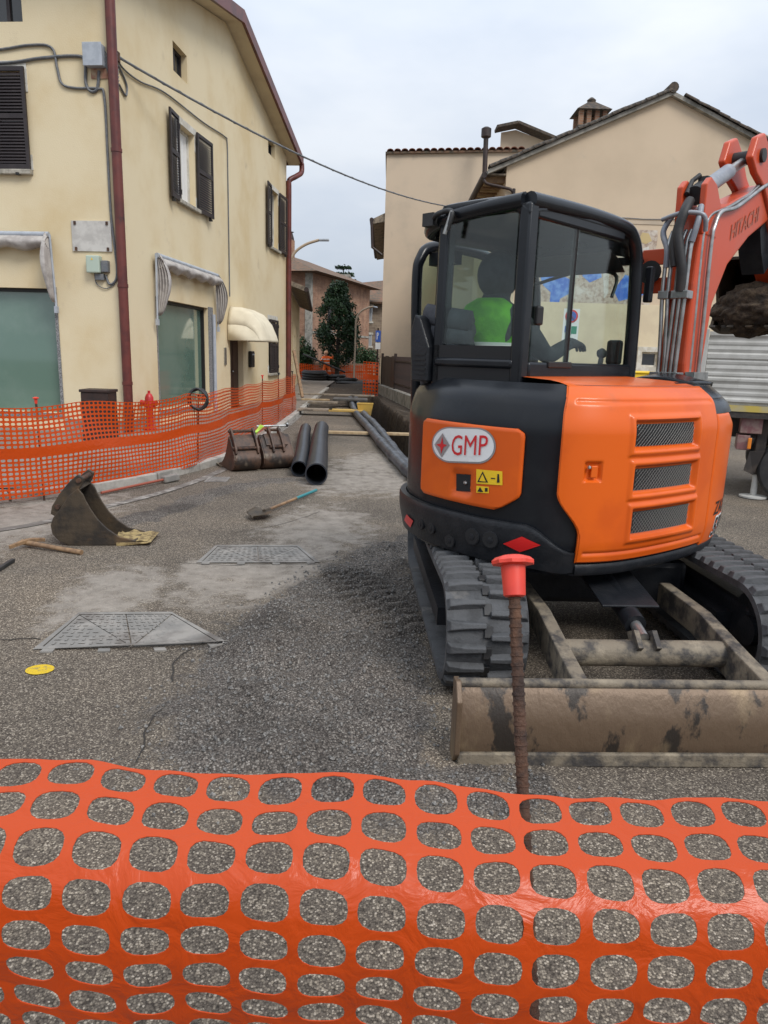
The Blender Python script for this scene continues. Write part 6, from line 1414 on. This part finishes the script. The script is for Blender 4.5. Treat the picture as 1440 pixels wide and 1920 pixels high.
# right side: window frame with curved front upper corner
fr_ = [(CX1, CY0 + .05, 1.62), (CX1, CY1 - .02, 1.62)]
rtube([(CX1 - .02, CY0 + .02, CZ1 - .035), (CX1 - .02, -.3, CZ1 - .02), (CX1 - .02, .12, CZ1 - .03), (CX1 - .02, .25, CZ1 - .07), (CX1 - .02, .325, CZ1 - .17), (CX1 - .02, .355, 2.2), (CX1 - .02, .385, 1.8), (CX1 - .02, .40, 1.05)], .042, 'roof_rail')
rtube([(CX1 - .05, CY0 + .02, CZ1 - .035), (-.2, CY0 + .015, CZ1 - .05), (-.48, CY0 + .03, CZ1 - .075), (-.64, CY0 + .12, CZ1 - .10), (CX0 + .03, -.58, CZ1 - .10), (CX0 + .02, .1, CZ1 - .10), (CX0 + .04, .38, CZ1 - .22), (CX0 + .05, .46, 2.0), (CX0 + .05, .48, 1.1)], .043, 'roof_rail')
beam([(CX1 - .03, CY0 + .08, 1.64), (CX1 - .03, CY1, 1.64)], .07, .09, 'window_sill'); beam([(CX1 - .03, CY0 + .08, 2.45), (CX1 - .03, .14, 2.45)], .05, .07, 'window_head')
m = UB(); m.box(CX1 - .06, CX1 - .015, CY0 + .08, CY1 + .02, 1.0, 1.60); m.build('side_panel', M_char, ex)
m = UB(); m.box(CX1 - .026, CX1 - .02, -.86 + .10, -.36, 1.68, 2.43); g1_ = m.build('sliding_window', M_glasscab, ex); m = UB(); m.prism([(-.40, 1.68), (.36, 1.68), (.35, 2.0), (.335, 2.18), (.30, 2.32), (.24, 2.40), (.14, 2.43), (-.40, 2.43)], 'x', CX1 - .042, CX1 - .036); m.build('side_window', M_glasscab, ex)
beam([(CX1 - .03, -.38, 1.66), (CX1 - .03, -.38, 2.45)], .03, .03, 'mullion', M_inner); m = UB(); m.box(CX1 - .02, CX1 + .01, -.76, -.70, 1.88, 1.98); m.build('window_handle', M_blackp, g1_, bevel=.01)
m = UB(); m.box(CX1 - .012, CX1 + .015, -.62, -.38, 1.655, 1.69); m.build('window_catch', M_blackp, ex, bevel=.006)
# rear: window above, dark panel below
m = UB(); m.box(-.44, CX1 - .08, CY0 + .01, CY0 + .016, 1.77, 2.44); m.build('rear_window', M_glasscab, ex)
m = UB(); m.box(-.47, CX1 - .06, CY0 + .0, CY0 + .035, 1.0, 1.765); m.build('rear_panel', M_inner, ex); beam([(-.46, CY0 + .0, 1.67), (CX1 - .05, CY0 + .0, 1.67)], .03, .05, 'rear_sill')
m = UB(); m.prism([(-.49, CY0 + .06), (CX0 + .06, -.62), (CX0 + .075, -.60), (-.475, CY0 + .075)], 'z', 1.85, 2.43); m.build('quarter_window', M_glasscab, ex); m = UB(); m.prism([(-.49, CY0 + .06), (CX0 + .06, -.62), (CX0 + .085, -.59), (-.465, CY0 + .085)], 'z', 1.0, 1.845); m.build('quarter_panel', M_char, ex)
# left side rail and front frame, floor
beam([(CX0 + .05, -.58, 1.25), (CX0 + .05, .46, 1.25)], .05, .5, 'side_panel'); beam([(CX0 + .05, CY1 + .02, 1.62), (CX1 - .05, CY1 + .02, 1.62)], .05, .06, 'front_sill'); beam([(CX0 + .05, .36, CZ1 - .2), (CX1 - .05, .36, CZ1 - .2)], .05, .05, 'front_head')
m = UB(); m.box(CX0 + .09, CX1 - .07, CY0 + .05, CY1 + .05, .98, 1.03); m.build('cab_floor', M_inner, ex)
# open door latched back beside the cab
DX = -.93
dor = rtube([(DX, -.50, .86), (DX, -.53, 1.5), (DX, -.56, 2.15), (DX, -.53, 2.32), (DX, -.42, 2.40), (DX, -.1, 2.42), (DX, .25, 2.38), (DX, .33, 2.2), (DX, .36, 1.5), (DX, .36, .86), (DX, .2, .82), (DX, -.3, .82), (DX, -.50, .86)], .035, 'door')
m = UB(); m.prism([(-.52, 1.35), (-.55, 2.15), (-.50, 2.34), (-.1, 2.40), (.24, 2.36), (.33, 2.2), (.36, 1.35)], 'x', DX - .003, DX + .003); m.build('door_glass', M_glassdoor, dor); m = UB(); m.prism([(-.50, .84), (-.525, 1.36), (.36, 1.36), (.36, .84)], 'x', DX - .012, DX + .012); m.build('lower_panel', M_char, dor)
m = UB(); m.box(DX, CX0 + .03, -.45, -.38, 2.28, 2.36); m.build('hinge', M_charm, dor)
# vent louvre bracket behind the quarter panel
m = UB(); m.prism([(-.62, 1.55), (-.49, 1.55), (-.49, 1.75), (-.57, 1.92), (-.61, 1.94), (-.64, 1.84)], 'y', CY0 - .03, CY0 + .08); vb_ = m.build('vent_box', M_charm, ex, bevel=.01)
for k in range(5): m = UB(); m.box(-.59, -.51, CY0 - .034, CY0 - .028, 1.59 + .028 * k, 1.602 + .028 * k); m.build('vent_slot', M_inner, vb_)
# work lamp and wiring on roof corner
m = UB(); m.tube(catmull([(-.52, CY0 + .0, 2.44), (-.46, CY0 - .05, 2.47), (-.40, CY0 - .03, 2.49), (-.34, CY0 - .05, 2.47), (-.36, CY0 - .06, 2.38)], 6), .014, 8); m.box(-.56, -.48, CY0 - .05, CY0 + .03, 2.42, 2.49); m.build('roof_wiring', M_black, ex, smooth=60)
m = UB(); m.tube([(-.34, CY0 - .05, 2.48), (-.37, CY0 - .07, 2.36)], .012, 8); m.build('lamp_bracket', M_chrome, ex)
# interior: seat, headrest blanket, levers, monitor, sun visor
m = UB(); m.box(-.62, -.16, -.68, -.2, 1.26, 1.42); m.build('seat_cushion', M_quilt, ex, bevel=.05)
m = UB(); m.grid(lambda a, b: V((-.62 + .34 * a, -.76 - .025 * abs(math.sin(b * math.pi * 7)) ** .6 - .02 * math.sin(a * 3.1), 1.34 + .64 * b - .05 * a * b)), 14, 42); m.build('seat_back', M_quilt, ex, smooth=60, solid=.08)
m = UB(); m.box(-.08, .06, -.3, .25, 1.3, 1.5); m.tube([(-.01, .2, 1.5), (-.01, .25, 1.72)], .018, 8); m.ico((-.01, .25, 1.75), .04); m.build('control_console', M_inner, ex, bevel=.02)
m = UB(); m.box(-.66, -.58, -.3, .25, 1.3, 1.5); m.tube([(-.62, .2, 1.5), (-.62, .25, 1.72)], .018, 8); m.ico((-.62, .25, 1.75), .04); m.build('control_console', M_inner, ex, bevel=.02)
m = UB(); m.box(-.03, .08, .33, .37, 1.68, 1.84); m.build('monitor', M_inner, ex, bevel=.02)
m = UB(); m.grid(lambda a, b: V((CX0 + .1 + .7 * a, .1 + .22 * b, 2.36 - .1 * b * b)), 6, 6); m.build('sun_visor', M_inner, ex)
m = UB(); m.tube(catmull([(CX0 + .1, .30, 2.2), (-.3, .34, 2.28), (.0, .30, 2.25), (.05, .2, 2.1)], 6), .012, 6); m.build('coiled_lead', M_blackp, ex)
# mirror bracket at cab front right
m = UB(); m.box(CX1 - .0, CX1 + .05, .43, .48, 2.08, 2.30); m.build('side_bracket', M_char, ex, bevel=.01)
# --- boom, arm and full bucket
BX0, BX1 = .215, .395
BPOLY = [(.80, .92), (.67, 1.3), (.61, 1.7), (.60, 2.2), (.62, 2.5), (.68, 2.66), (.80, 2.70), (1.0, 2.74), (1.4, 2.88), (1.68, 2.98), (1.80, 2.96), (1.84, 2.84), (1.74, 2.73), (1.42, 2.58), (1.10, 2.36), (.93, 2.1), (.88, 1.7), (.92, 1.2), (.94, .95)]
m = UB(); m.prism(BPOLY, 'x', BX0, BX1); boom = m.build('boom', M_orange2, ex, bevel=.02, seg=3)
for x in (BX0 - .005, BX1 - .035): m = UB(); m.prism([(.62, 2.5), (.60, 2.79), (.66, 2.84), (.76, 2.81), (.86, 2.70), (.84, 2.5)], 'x', x, x + .04); m.build('cylinder_bracket', M_orange2, boom, bevel=.008)
m = UB(); m.prism([(.60, .55), (1.08, .6), (1.1, 1.12), (.95, 1.2), (.72, 1.1), (.56, .8)], 'x', .14, .46); m.build('swing_post', M_charm, ex, bevel=.03)
m = UB(); m.tube([(BX0 - .06, .88, 1.05), (BX1 + .06, .88, 1.05)], .06, 14); m.build('foot_pin', M_charm, boom, smooth=40)
txt_done = False
c = bpy.data.curves.new('t', 'FONT'); c.body = 'HITACHI'; c.offset = .02; c.resolution_u = 3
o = bpy.data.objects.new('t', c); col.objects.link(o); bpy.context.view_layer.update(); me_ = bpy.data.meshes.new_from_object(o.evaluated_get(bpy.context.evaluated_depsgraph_get())); bpy.data.objects.remove(o)
xs = [v.co.x for v in me_.vertices]; W_ = max(xs) - min(xs); m = UB()
m.add([V((BX1 + .004, 1.08 + .46 * (v.co.x - min(xs)) / W_, 2.52 + .10 * v.co.y / .72 + .19 * (v.co.x - min(xs)) / W_)) for v in me_.vertices], [tuple(p.vertices) for p in me_.polygons]); m.build('lettering', mat('faded_letter', (.36, .09, .05), .6), boom)
# arm cylinder
m = UB(); m.tube([(.305, .70, 2.76), (.305, 1.14, 2.97)], .05, 16); cyl = m.build('arm_cylinder', M_cyl, ex, smooth=40); m = UB(); m.tube([(.305, 1.12, 2.96), (.305, 1.38, 3.08)], .032, 12); m.build('rod', M_chrome, cyl, smooth=40)
m = UB(); m.tube([(.305, .66, 2.74), (.305, .76, 2.79)], .06, 16); m.build('end_cap', M_black, cyl, smooth=40)
m = UB(); m.box(.28, .34, .74, .80, 2.83, 2.87); m.tube([(.29, .74, 2.88), (.26, .70, 2.84), (.27, .62, 2.75)], .015, 8); m.build('hose_fitting', M_black, cyl)
# arm: two ears, then box section down to the bucket
AP = [(1.22, 3.06), (1.28, 3.20), (1.40, 3.25), (1.52, 3.18), (1.66, 3.04), (1.94, 2.88), (1.92, 2.70), (1.74, 2.76), (1.52, 2.92), (1.34, 2.98)]
m = UB(); m.prism([(1.72, 2.94), (2.02, 2.84), (2.85, 2.16), (2.80, 2.0), (2.66, 2.02), (1.95, 2.58), (1.76, 2.72)], 'x', .20, .40); arm = m.build('arm', M_orange2, ex, bevel=.015)
for x in (.19, .37): m = UB(); m.prism(AP, 'x', x, x + .05); m.build('arm_ear', M_orange2, arm, bevel=.015, seg=3)
m = UB(); m.tube([(.17, 1.38, 3.10), (.44, 1.38, 3.10)], .045, 14); m.build('pin', M_black, arm, smooth=40); m = UB(); m.tube([(.16, 1.79, 2.86), (.45, 1.79, 2.86)], .05, 14); m.build('pin', M_black, arm, smooth=40)
m = UB(); m.prism([(1.70, 2.75), (1.88, 2.62), (1.95, 2.45), (1.86, 2.38), (1.74, 2.52), (1.66, 2.66)], 'x', .22, .38); m.build('underside_guard', M_charm, arm)
m = UB(); m.box(.432, .436, 1.74, 1.80, 2.70, 2.80); m.build('yellow_sticker', M_yel, boom)
# bucket linkage and bucket (mouth towards the cab)
QP = [(2.02, 2.54), (2.30, 2.57), (2.58, 2.48), (2.74, 2.28), (2.72, 2.10), (2.55, 1.98), (2.30, 1.96), (2.08, 2.0)]
QX0, QX1 = -.06, .62
cq = catmull([(0, a, b) for a, b in QP], 5); m = UB(); n = len(cq); inn = []
for i, p in enumerate(cq):
    d = cq[min(i + 1, n - 1)] - cq[max(i - 1, 0)]; inn.append(p + V((0, -d.z, d.y)).normalized() * -.02)
m.add([V((x, q.y, q.z)) for x in (QX0, QX1) for q in cq] + [V((x, q.y, q.z)) for x in (QX0, QX1) for q in inn], [f for i in range(n - 1) for f in ((i, n + i, n + i + 1, i + 1), (2 * n + i, 2 * n + i + 1, 3 * n + i + 1, 3 * n + i))] + [(0, 2 * n, 3 * n, n), (n - 1, 2 * n - 1, 4 * n - 1, 3 * n - 1)])
bk = m.build('bucket', M_bucket, ex, smooth=40)
for x in (QX0, QX1 - .02): m = UB(); m.prism(QP + [(2.16, 2.2)], 'x', x - .002, x + .022); m.build('side_plate', M_bucket, bk)
for k in range(5): m = UB(); x = QX0 + .06 + .14 * k; m.prism([(2.1, 2.02), (1.98, 2.015), (1.97, 2.0), (2.1, 1.97)], 'x', x - .025, x + .025); m.build('tooth', M_bucket, bk)
for x in (.16, .40): m = UB(); m.prism([(2.25, 2.5), (2.35, 2.72), (2.5, 2.66), (2.62, 2.42)], 'x', x, x + .035); m.build('bracket', M_bucket, bk)
m = UB(); m.bar((.29, 2.02, 2.60), (.29, 2.36, 2.66), .12, .08); m.bar((.29, 2.02, 2.60), (.29, 1.92, 2.45), .1, .06); m.build('bucket_link', M_charm, arm, bevel=.01)
m = UB()
def lump(a, b):
    th_ = a * 2 * math.pi; ph = (b - .5) * math.pi; d = V((math.cos(ph) * math.cos(th_), math.cos(ph) * math.sin(th_), math.sin(ph)))
    r = 1 + .22 * mn.noise(d * 2.2 + V((3, 1, 0))) + .14 * mn.noise(d * 6) + .07 * mn.noise(d * 15)
    return V((.28 + .37 * d.x * r, 2.20 + .26 * d.y * r, 2.14 + .20 * d.z * r))
m.grid(lump, 80, 40); m.build('soil_load', M_soil, label='clump of dark soil filling the raised excavator bucket', cat='soil', smooth=180)
# hydraulic tubes on the back and right of the boom, clamps and hoses
tb = 0
def htube(pts, r=.014, mt=M_chrome, name='hydraulic_tube', par=boom):
    pts = [(.305 + (x - .30) * (.74 if x < .44 else .8), y, z if z < 2.35 else 2.35 + (z - 2.35) * (.64 if y < 1.3 else .9)) for x, y, z in pts]; r *= 1.05
    m = UB(); m.tube(catmull(pts, 6), r, 8); return m.build(name, mt, par, smooth=60)
for k, x in enumerate((.185, .235, .30, .345, .385)):
    bend = .03 * (1 if k < 2 else -.5)
    htube([(x + bend, .55, 1.55), (x + bend, .55, 1.72), (x + bend * .5, .545, 1.95), (x, .54, 2.15), (x, .545, 2.45 if k != 1 else 2.6), (x + .01, .58, 2.62 if k != 1 else 2.76)], .013)
for k, x in enumerate((BX1 + .02, BX1 + .05, BX1 + .02)):
    y0 = .70 + .07 * k; htube([(x, y0, 1.5), (x, y0 - .02, 1.9), (x, y0 - .05, 2.5), (x, y0 - .03, 2.68), (x, y0 + .05, 2.80 + .03 * k), (x, y0 + .3, 2.92 + .02 * k), (x, 1.55, 2.99 + .02 * k), (x, 1.72, 3.0), (x, 1.8, 2.9)], .013)
for z in (2.13, 1.62):
    for x0, x1 in ((.2, .27), (.285, .395)): m = UB(); m.box(x0, x1, .515, .60, z - .025, z + .025); m.build('tube_clamp', M_chrome, boom, bevel=.004)
m = UB(); m.box(BX1, BX1 + .06, .62, .85, 1.60, 1.65); m.build('tube_clamp', M_chrome, boom)
htube([(.30, .60, 2.90), (.31, .52, 2.78), (.29, .50, 2.6), (.32, .50, 2.42), (.35, .51, 2.28), (.345, .53, 2.15)], .03, M_black, 'hydraulic_hose'); htube([(.26, .62, 2.86), (.27, .53, 2.7), (.25, .51, 2.5), (.28, .51, 2.3)], .022, M_black, 'hydraulic_hose')
htube([(.16, .60, 2.78), (.12, .56, 2.62), (.18, .545, 2.45), (.19, .54, 2.3)], .018, M_cyl, 'hydraulic_hose'); htube([(.40, .60, 2.84), (.42, .55, 2.7), (.39, .54, 2.5)], .018, M_cyl, 'hydraulic_hose')
htube([(BX1 + .04, 1.72, 3.0), (BX1 + .06, 1.95, 2.85), (BX1 + .05, 2.0, 2.6), (BX1 + .03, 2.05, 2.5)], .022, M_black, 'hydraulic_hose'); htube([(BX1 + .06, 1.68, 3.0), (BX1 + .08, 1.86, 2.8), (BX1 + .06, 1.92, 2.55)], .022, M_black, 'hydraulic_hose')
htube([(.10, .56, 2.74), (.30, .52, 2.77), (.44, .56, 2.74), (.45, .6, 2.6)], .014, M_cyl, 'guard_rail')
# lamp guard on the boom's left
m = UB()
for a, b in (((.02, 2.20), (.21, 2.20)), ((.02, 2.38), (.21, 2.38)), ((.02, 2.20), (.02, 2.38))): m.bar((a[0], .62, a[1]), (b[0], .62, b[1]), .10, .02, (0, 1, 0))
lg = m.build('lamp_guard', M_orange2, boom, bevel=.006); m = UB(); m.lathe([(.03, -.05), (.07, 0), (.075, .02)], 16, (.11, .58, 2.28), Matrix.Rotation(math.pi / 2, 4, 'X')); m.build('work_lamp', M_blackp, lg, smooth=50)
# front hood cap near the boom
m = UB(); m.grid(lambda a, b: V((.14 + .44 * a, .26 + .36 * b, 1.575 + .05 * math.sin(a * 3.0) * math.sin(.4 + b * 2.4))), 14, 8); m.build('tank_cover', M_char, ex, smooth=60, solid=.03)
# ------------------------------------------------------------------ operator in the cab
def OP(x, y, z): return tuple(U @ V((x, y, z)))
JO = {'pelvis': (*OP(-0.360, -0.520, 1.510), .16), 'waist': (*OP(-0.360, -0.530, 1.650), .15), 'chest': (*OP(-0.360, -0.500, 1.870), .18), 'neck': (*OP(-0.360, -0.460, 2.040), .068), 'head': (*OP(-0.360, -0.430, 2.150), .105), 'crown': (*OP(-0.360, -0.420, 2.260), .095),
      'lhip': (*OP(-0.460, -0.450, 1.490), .10), 'lknee': (*OP(-0.490, -0.060, 1.490), .075), 'lank': (*OP(-0.490, 0.020, 1.170), .055), 'ltoe': (*OP(-0.490, 0.160, 1.140), .045),
      'rhip': (*OP(-0.260, -0.450, 1.490), .10), 'rknee': (*OP(-0.230, -0.060, 1.490), .075), 'rank': (*OP(-0.230, 0.020, 1.170), .055), 'rtoe': (*OP(-0.230, 0.160, 1.140), .045),
      'lsh': (*OP(-0.560, -0.490, 1.930), .08), 'lelb': (*OP(-0.630, -0.280, 1.690), .058), 'lwrist': (*OP(-0.640, -0.060, 1.810), .038),
      'rsh': (*OP(-0.160, -0.490, 1.930), .08), 'relb': (*OP(-0.080, -0.280, 1.710), .058), 'rwrist': (*OP(-0.060, -0.060, 1.810), .038)}
EO = [e for e in E_[:19]]
fwv = tuple(U.to_3x3() @ V((0, 1, -.1))); hand(JO, EO, 'l', JO['lwrist'][:3], fwv, (0, 0, 1)); hand(JO, EO, 'r', JO['rwrist'][:3], fwv, (0, 0, 1))
op = person('person', JO, EO, M_cloth, 'person in dark jacket and green vest seated at the excavator controls')
m = UB(); m.lathe([(.21, -.22), (.222, .0), (.215, .12), (.16, .22), (.09, .26)], 20, (-.36, -.51, 1.79), Matrix.Scale(.8, 4, (0, 1, 0))); m.build('safety_vest', M_hivis_g, op, smooth=60)
m = UB(); m.lathe([(.2235, -.05), (.2245, .0)], 20, (-.36, -.51, 1.79), Matrix.Scale(.8, 4, (0, 1, 0))); m.build('reflective_band', M_refl, op, smooth=60)
m = UB(); m.ico((-.36, -.45, 2.19), .125, 3, 0, (1, 1.05, 1.15)); m.build('hood', M_cloth, op, smooth=180)
m = UB(); m.ico((-.36, -.355, 2.17), .075, 2, 0, (1, .8, 1.2)); m.build('face', M_skin, op, smooth=180)
# ------------------------------------------------------------------ tipper truck
TY0 = 9.35; TXL = gy(1312, 690, TY0).x; tz1 = gy(1380, 623, TY0).z; tz0 = gy(1380, 752, TY0).z
TR = Matrix.Translation((TXL, TY0, 0)) @ Matrix.Rotation(R(-22), 4, 'Z') @ Matrix.Translation((-TXL, -TY0, 0))
tk = empty('tipper_truck', (TXL + 2, TY0 + 1, 0), 'tipper truck with ribbed aluminium side boards behind the excavator', 'truck')
def corr(name, f, L_, z0, z1):
    m = MB(); n = 40; 
    prof_ = []
    for k in range(n + 1):
        t_ = k / n; z = z0 + (z1 - z0) * t_; d = .005 * math.sin(t_ * math.pi * 22)
        if t_ > .94 or t_ < .03: d = .018
        elif .62 < t_ < .70 or .28 < t_ < .34: d = .011
        prof_.append((d, z))
    vs = []; fs = []
    for x in (0, L_): vs += [f(x, d, z) for d, z in prof_]
    fs = [(k, n + 1 + k, n + 2 + k, k + 1) for k in range(n)]; m.add(vs, fs); return m.build(name, M_alu, tk, solid=.02)
corr('side_board', lambda x, d, z: V((TXL + .07 + x, TY0 - d, z)), 3.6, tz0, tz1); corr('rear_board', lambda x, d, z: V((TXL + .03 - d, TY0 + .05 + x, z)), 2.0, tz0, tz1); corr('side_board', lambda x, d, z: V((TXL + .07 + x, TY0 + 2.1 + d, z)), 3.6, tz0, tz1)
m = MB(); m.box(TXL - .02, TXL + .065, TY0 - .045, TY0 + .05, tz0 - .05, tz1 + .03); m.build('corner_post', M_alu, tk, bevel=.008); m = MB(); m.box(TXL + 3.68, TXL + 3.78, TY0 - .045, TY0 + 2.15, tz0 - .05, tz1 + .5); m.build('headboard', M_alu, tk, bevel=.008)
m = MB(); m.box(TXL, TXL + 3.7, TY0, TY0 + 2.1, tz0 - .04, tz0 + .02); m.build('bed_floor', M_alu, tk)
m = MB(); m.box(TXL, TXL + 3.7, TY0 - .03, TY0 + .05, tz0 - .12, tz0 - .043); m.build('yellow_rail', mat('faded_yellow', (.50, .38, .08), .6, c2=(.42, .36, .2), ns=4), tk)
m = MB(); m.box(TXL, TXL + 3.7, TY0 - .02, TY0 + .06, tz0 - .20, tz0 - .123); m.box(TXL + .1, TXL + 6, TY0 + .65, TY0 + .8, tz0 - .5, tz0 - .2); m.box(TXL + .1, TXL + 6, TY0 + 1.3, TY0 + 1.45, tz0 - .5, tz0 - .2); m.build('chassis', M_truckdark, tk)
for px0, py0, px1, py1, mt in ((1372, 778, 1412, 808, M_tail), (1365, 812, 1390, 838, M_tail), (1383, 816, 1392, 836, M_orlamp)):
    a, b = gy(px0, py1, TY0 + .1), gy(px1, py0, TY0 + .1); yy = TY0 + (.05 if mt is M_tail else .02); m = MB(); m.box(a.x, b.x, yy, yy + (.3 if mt is M_tail else .02), a.z, b.z); m.build('tail_lamp', mt, tk, bevel=.01)
m = MB(); a = gy(1400, 775, TY0 + .2); m.tube([(a.x, TY0 + .25, tz0 - .15), (a.x, TY0 + .25, a.z - .02)], .04, 8); m.build('lamp_bracket', M_truckdark, tk)
m = MB(); a, b = gy(1372, 880, TY0 + .3), gy(1392, 838, TY0 + .3); m.add([(a.x - .02, TY0 + .1, b.z), (b.x + .05, TY0 + .1, b.z + .02), (b.x - .04, TY0 + .15, a.z), (a.x - .06, TY0 + .1, a.z + .06)], [(0, 1, 2, 3)]); m.build('mud_flap', M_truckdark, tk, solid=.02)
def wheel(x, y, r=.42, w_=.26):
    Mx = Matrix.Rotation(math.pi / 2, 4, 'X'); m = MB(); m.lathe([(r * .62, 0), (r * .92, .0), (r, .04), (r, w_ - .04), (r * .92, w_), (r * .62, w_)], 30, (x, y + w_, r), Mx); wo = m.build('wheel', M_black, tk, smooth=40)
    m = MB(); m.lathe([(r * .62, .02), (r * .55, .06), (r * .25, .07), (r * .2, .0), (.05, -.0)], 20, (x, y + w_, r), Mx); m.build('rim', M_truckdark, wo, smooth=40)
for x in (TXL + 1.25, TXL + 5.0):
    for y in (TY0 + .1, TY0 + 1.75): wheel(x, y)
m = MB(); a = gy(1423, 850, 9.2); ft = TR.inverted() @ gz(1412, 935); m.box(ft.x - .06, ft.x + .06, ft.y, ft.y + .12, .32, tz0 - .2); st = m.build('stabiliser_leg', M_truckdark, tk, bevel=.01); m = MB(); m.tube([(ft.x, ft.y + .06, .02), (ft.x, ft.y + .06, .34)], .04, 12); m.lathe([(.17, 0), (.17, .02), (.05, .03)], 20, (ft.x, ft.y + .06, .012)); m.build('foot', M_alu, st, smooth=40)
m = MB(); m.box(TXL + 4.0, TXL + 5.7, TY0 + .1, TY0 + 2.0, .6, 2.3); m.build('cab_body', M_white, tk, bevel=.12, seg=4); m = MB(); m.box(TXL + 4.6, TXL + 5.5, TY0 + .085, TY0 + .098, 1.5, 2.1); m.build('cab_window', M_darkglass, tk)
m = MB()
def heap(a, b):
    x = TXL + .12 + 3.4 * a; y = TY0 + .04 + 1.95 * b; e = min(1, min(a, 1 - a) * 7, min(b, 1 - b) * 5)
    return V((x, y, tz1 - .12 + e * (.17 + .10 * mn.noise(V((x * 2.1, y * 2.1, 4))) + .05 * mn.noise(V((x * 7, y * 7, 1))))))
tk.matrix_world = TR @ MW[tk]
m.A = TR; m.grid(heap, 90, 50); m.build('soil_heap', M_soil, smooth=180, label='heap of dark soil filling the truck bed', cat='soil')
# yellow bin by the mural wall
a, b = gy(1196, 712, 22.5), gy(1236, 697, 22.5); rt = empty('yellow_bin', ((a.x + b.x) / 2, 22.7, 0), 'yellow waste bin against the mural wall', 'bin')
m = MB(); m.box(a.x - .3, b.x + .1, 22.5, 23.2, .08, b.z - .08); m.build('body', M_yel, rt, bevel=.03); m = MB(); m.box(a.x - .33, b.x + .13, 22.46, 23.24, b.z - .078, b.z); m.build('lid', M_yel, rt, bevel=.03)
for x in (a.x - .2, b.x): m = MB(); m.tube([(x, 22.6, .06), (x, 22.66, .06)], .06, 12); m.build('wheel', M_black, rt)
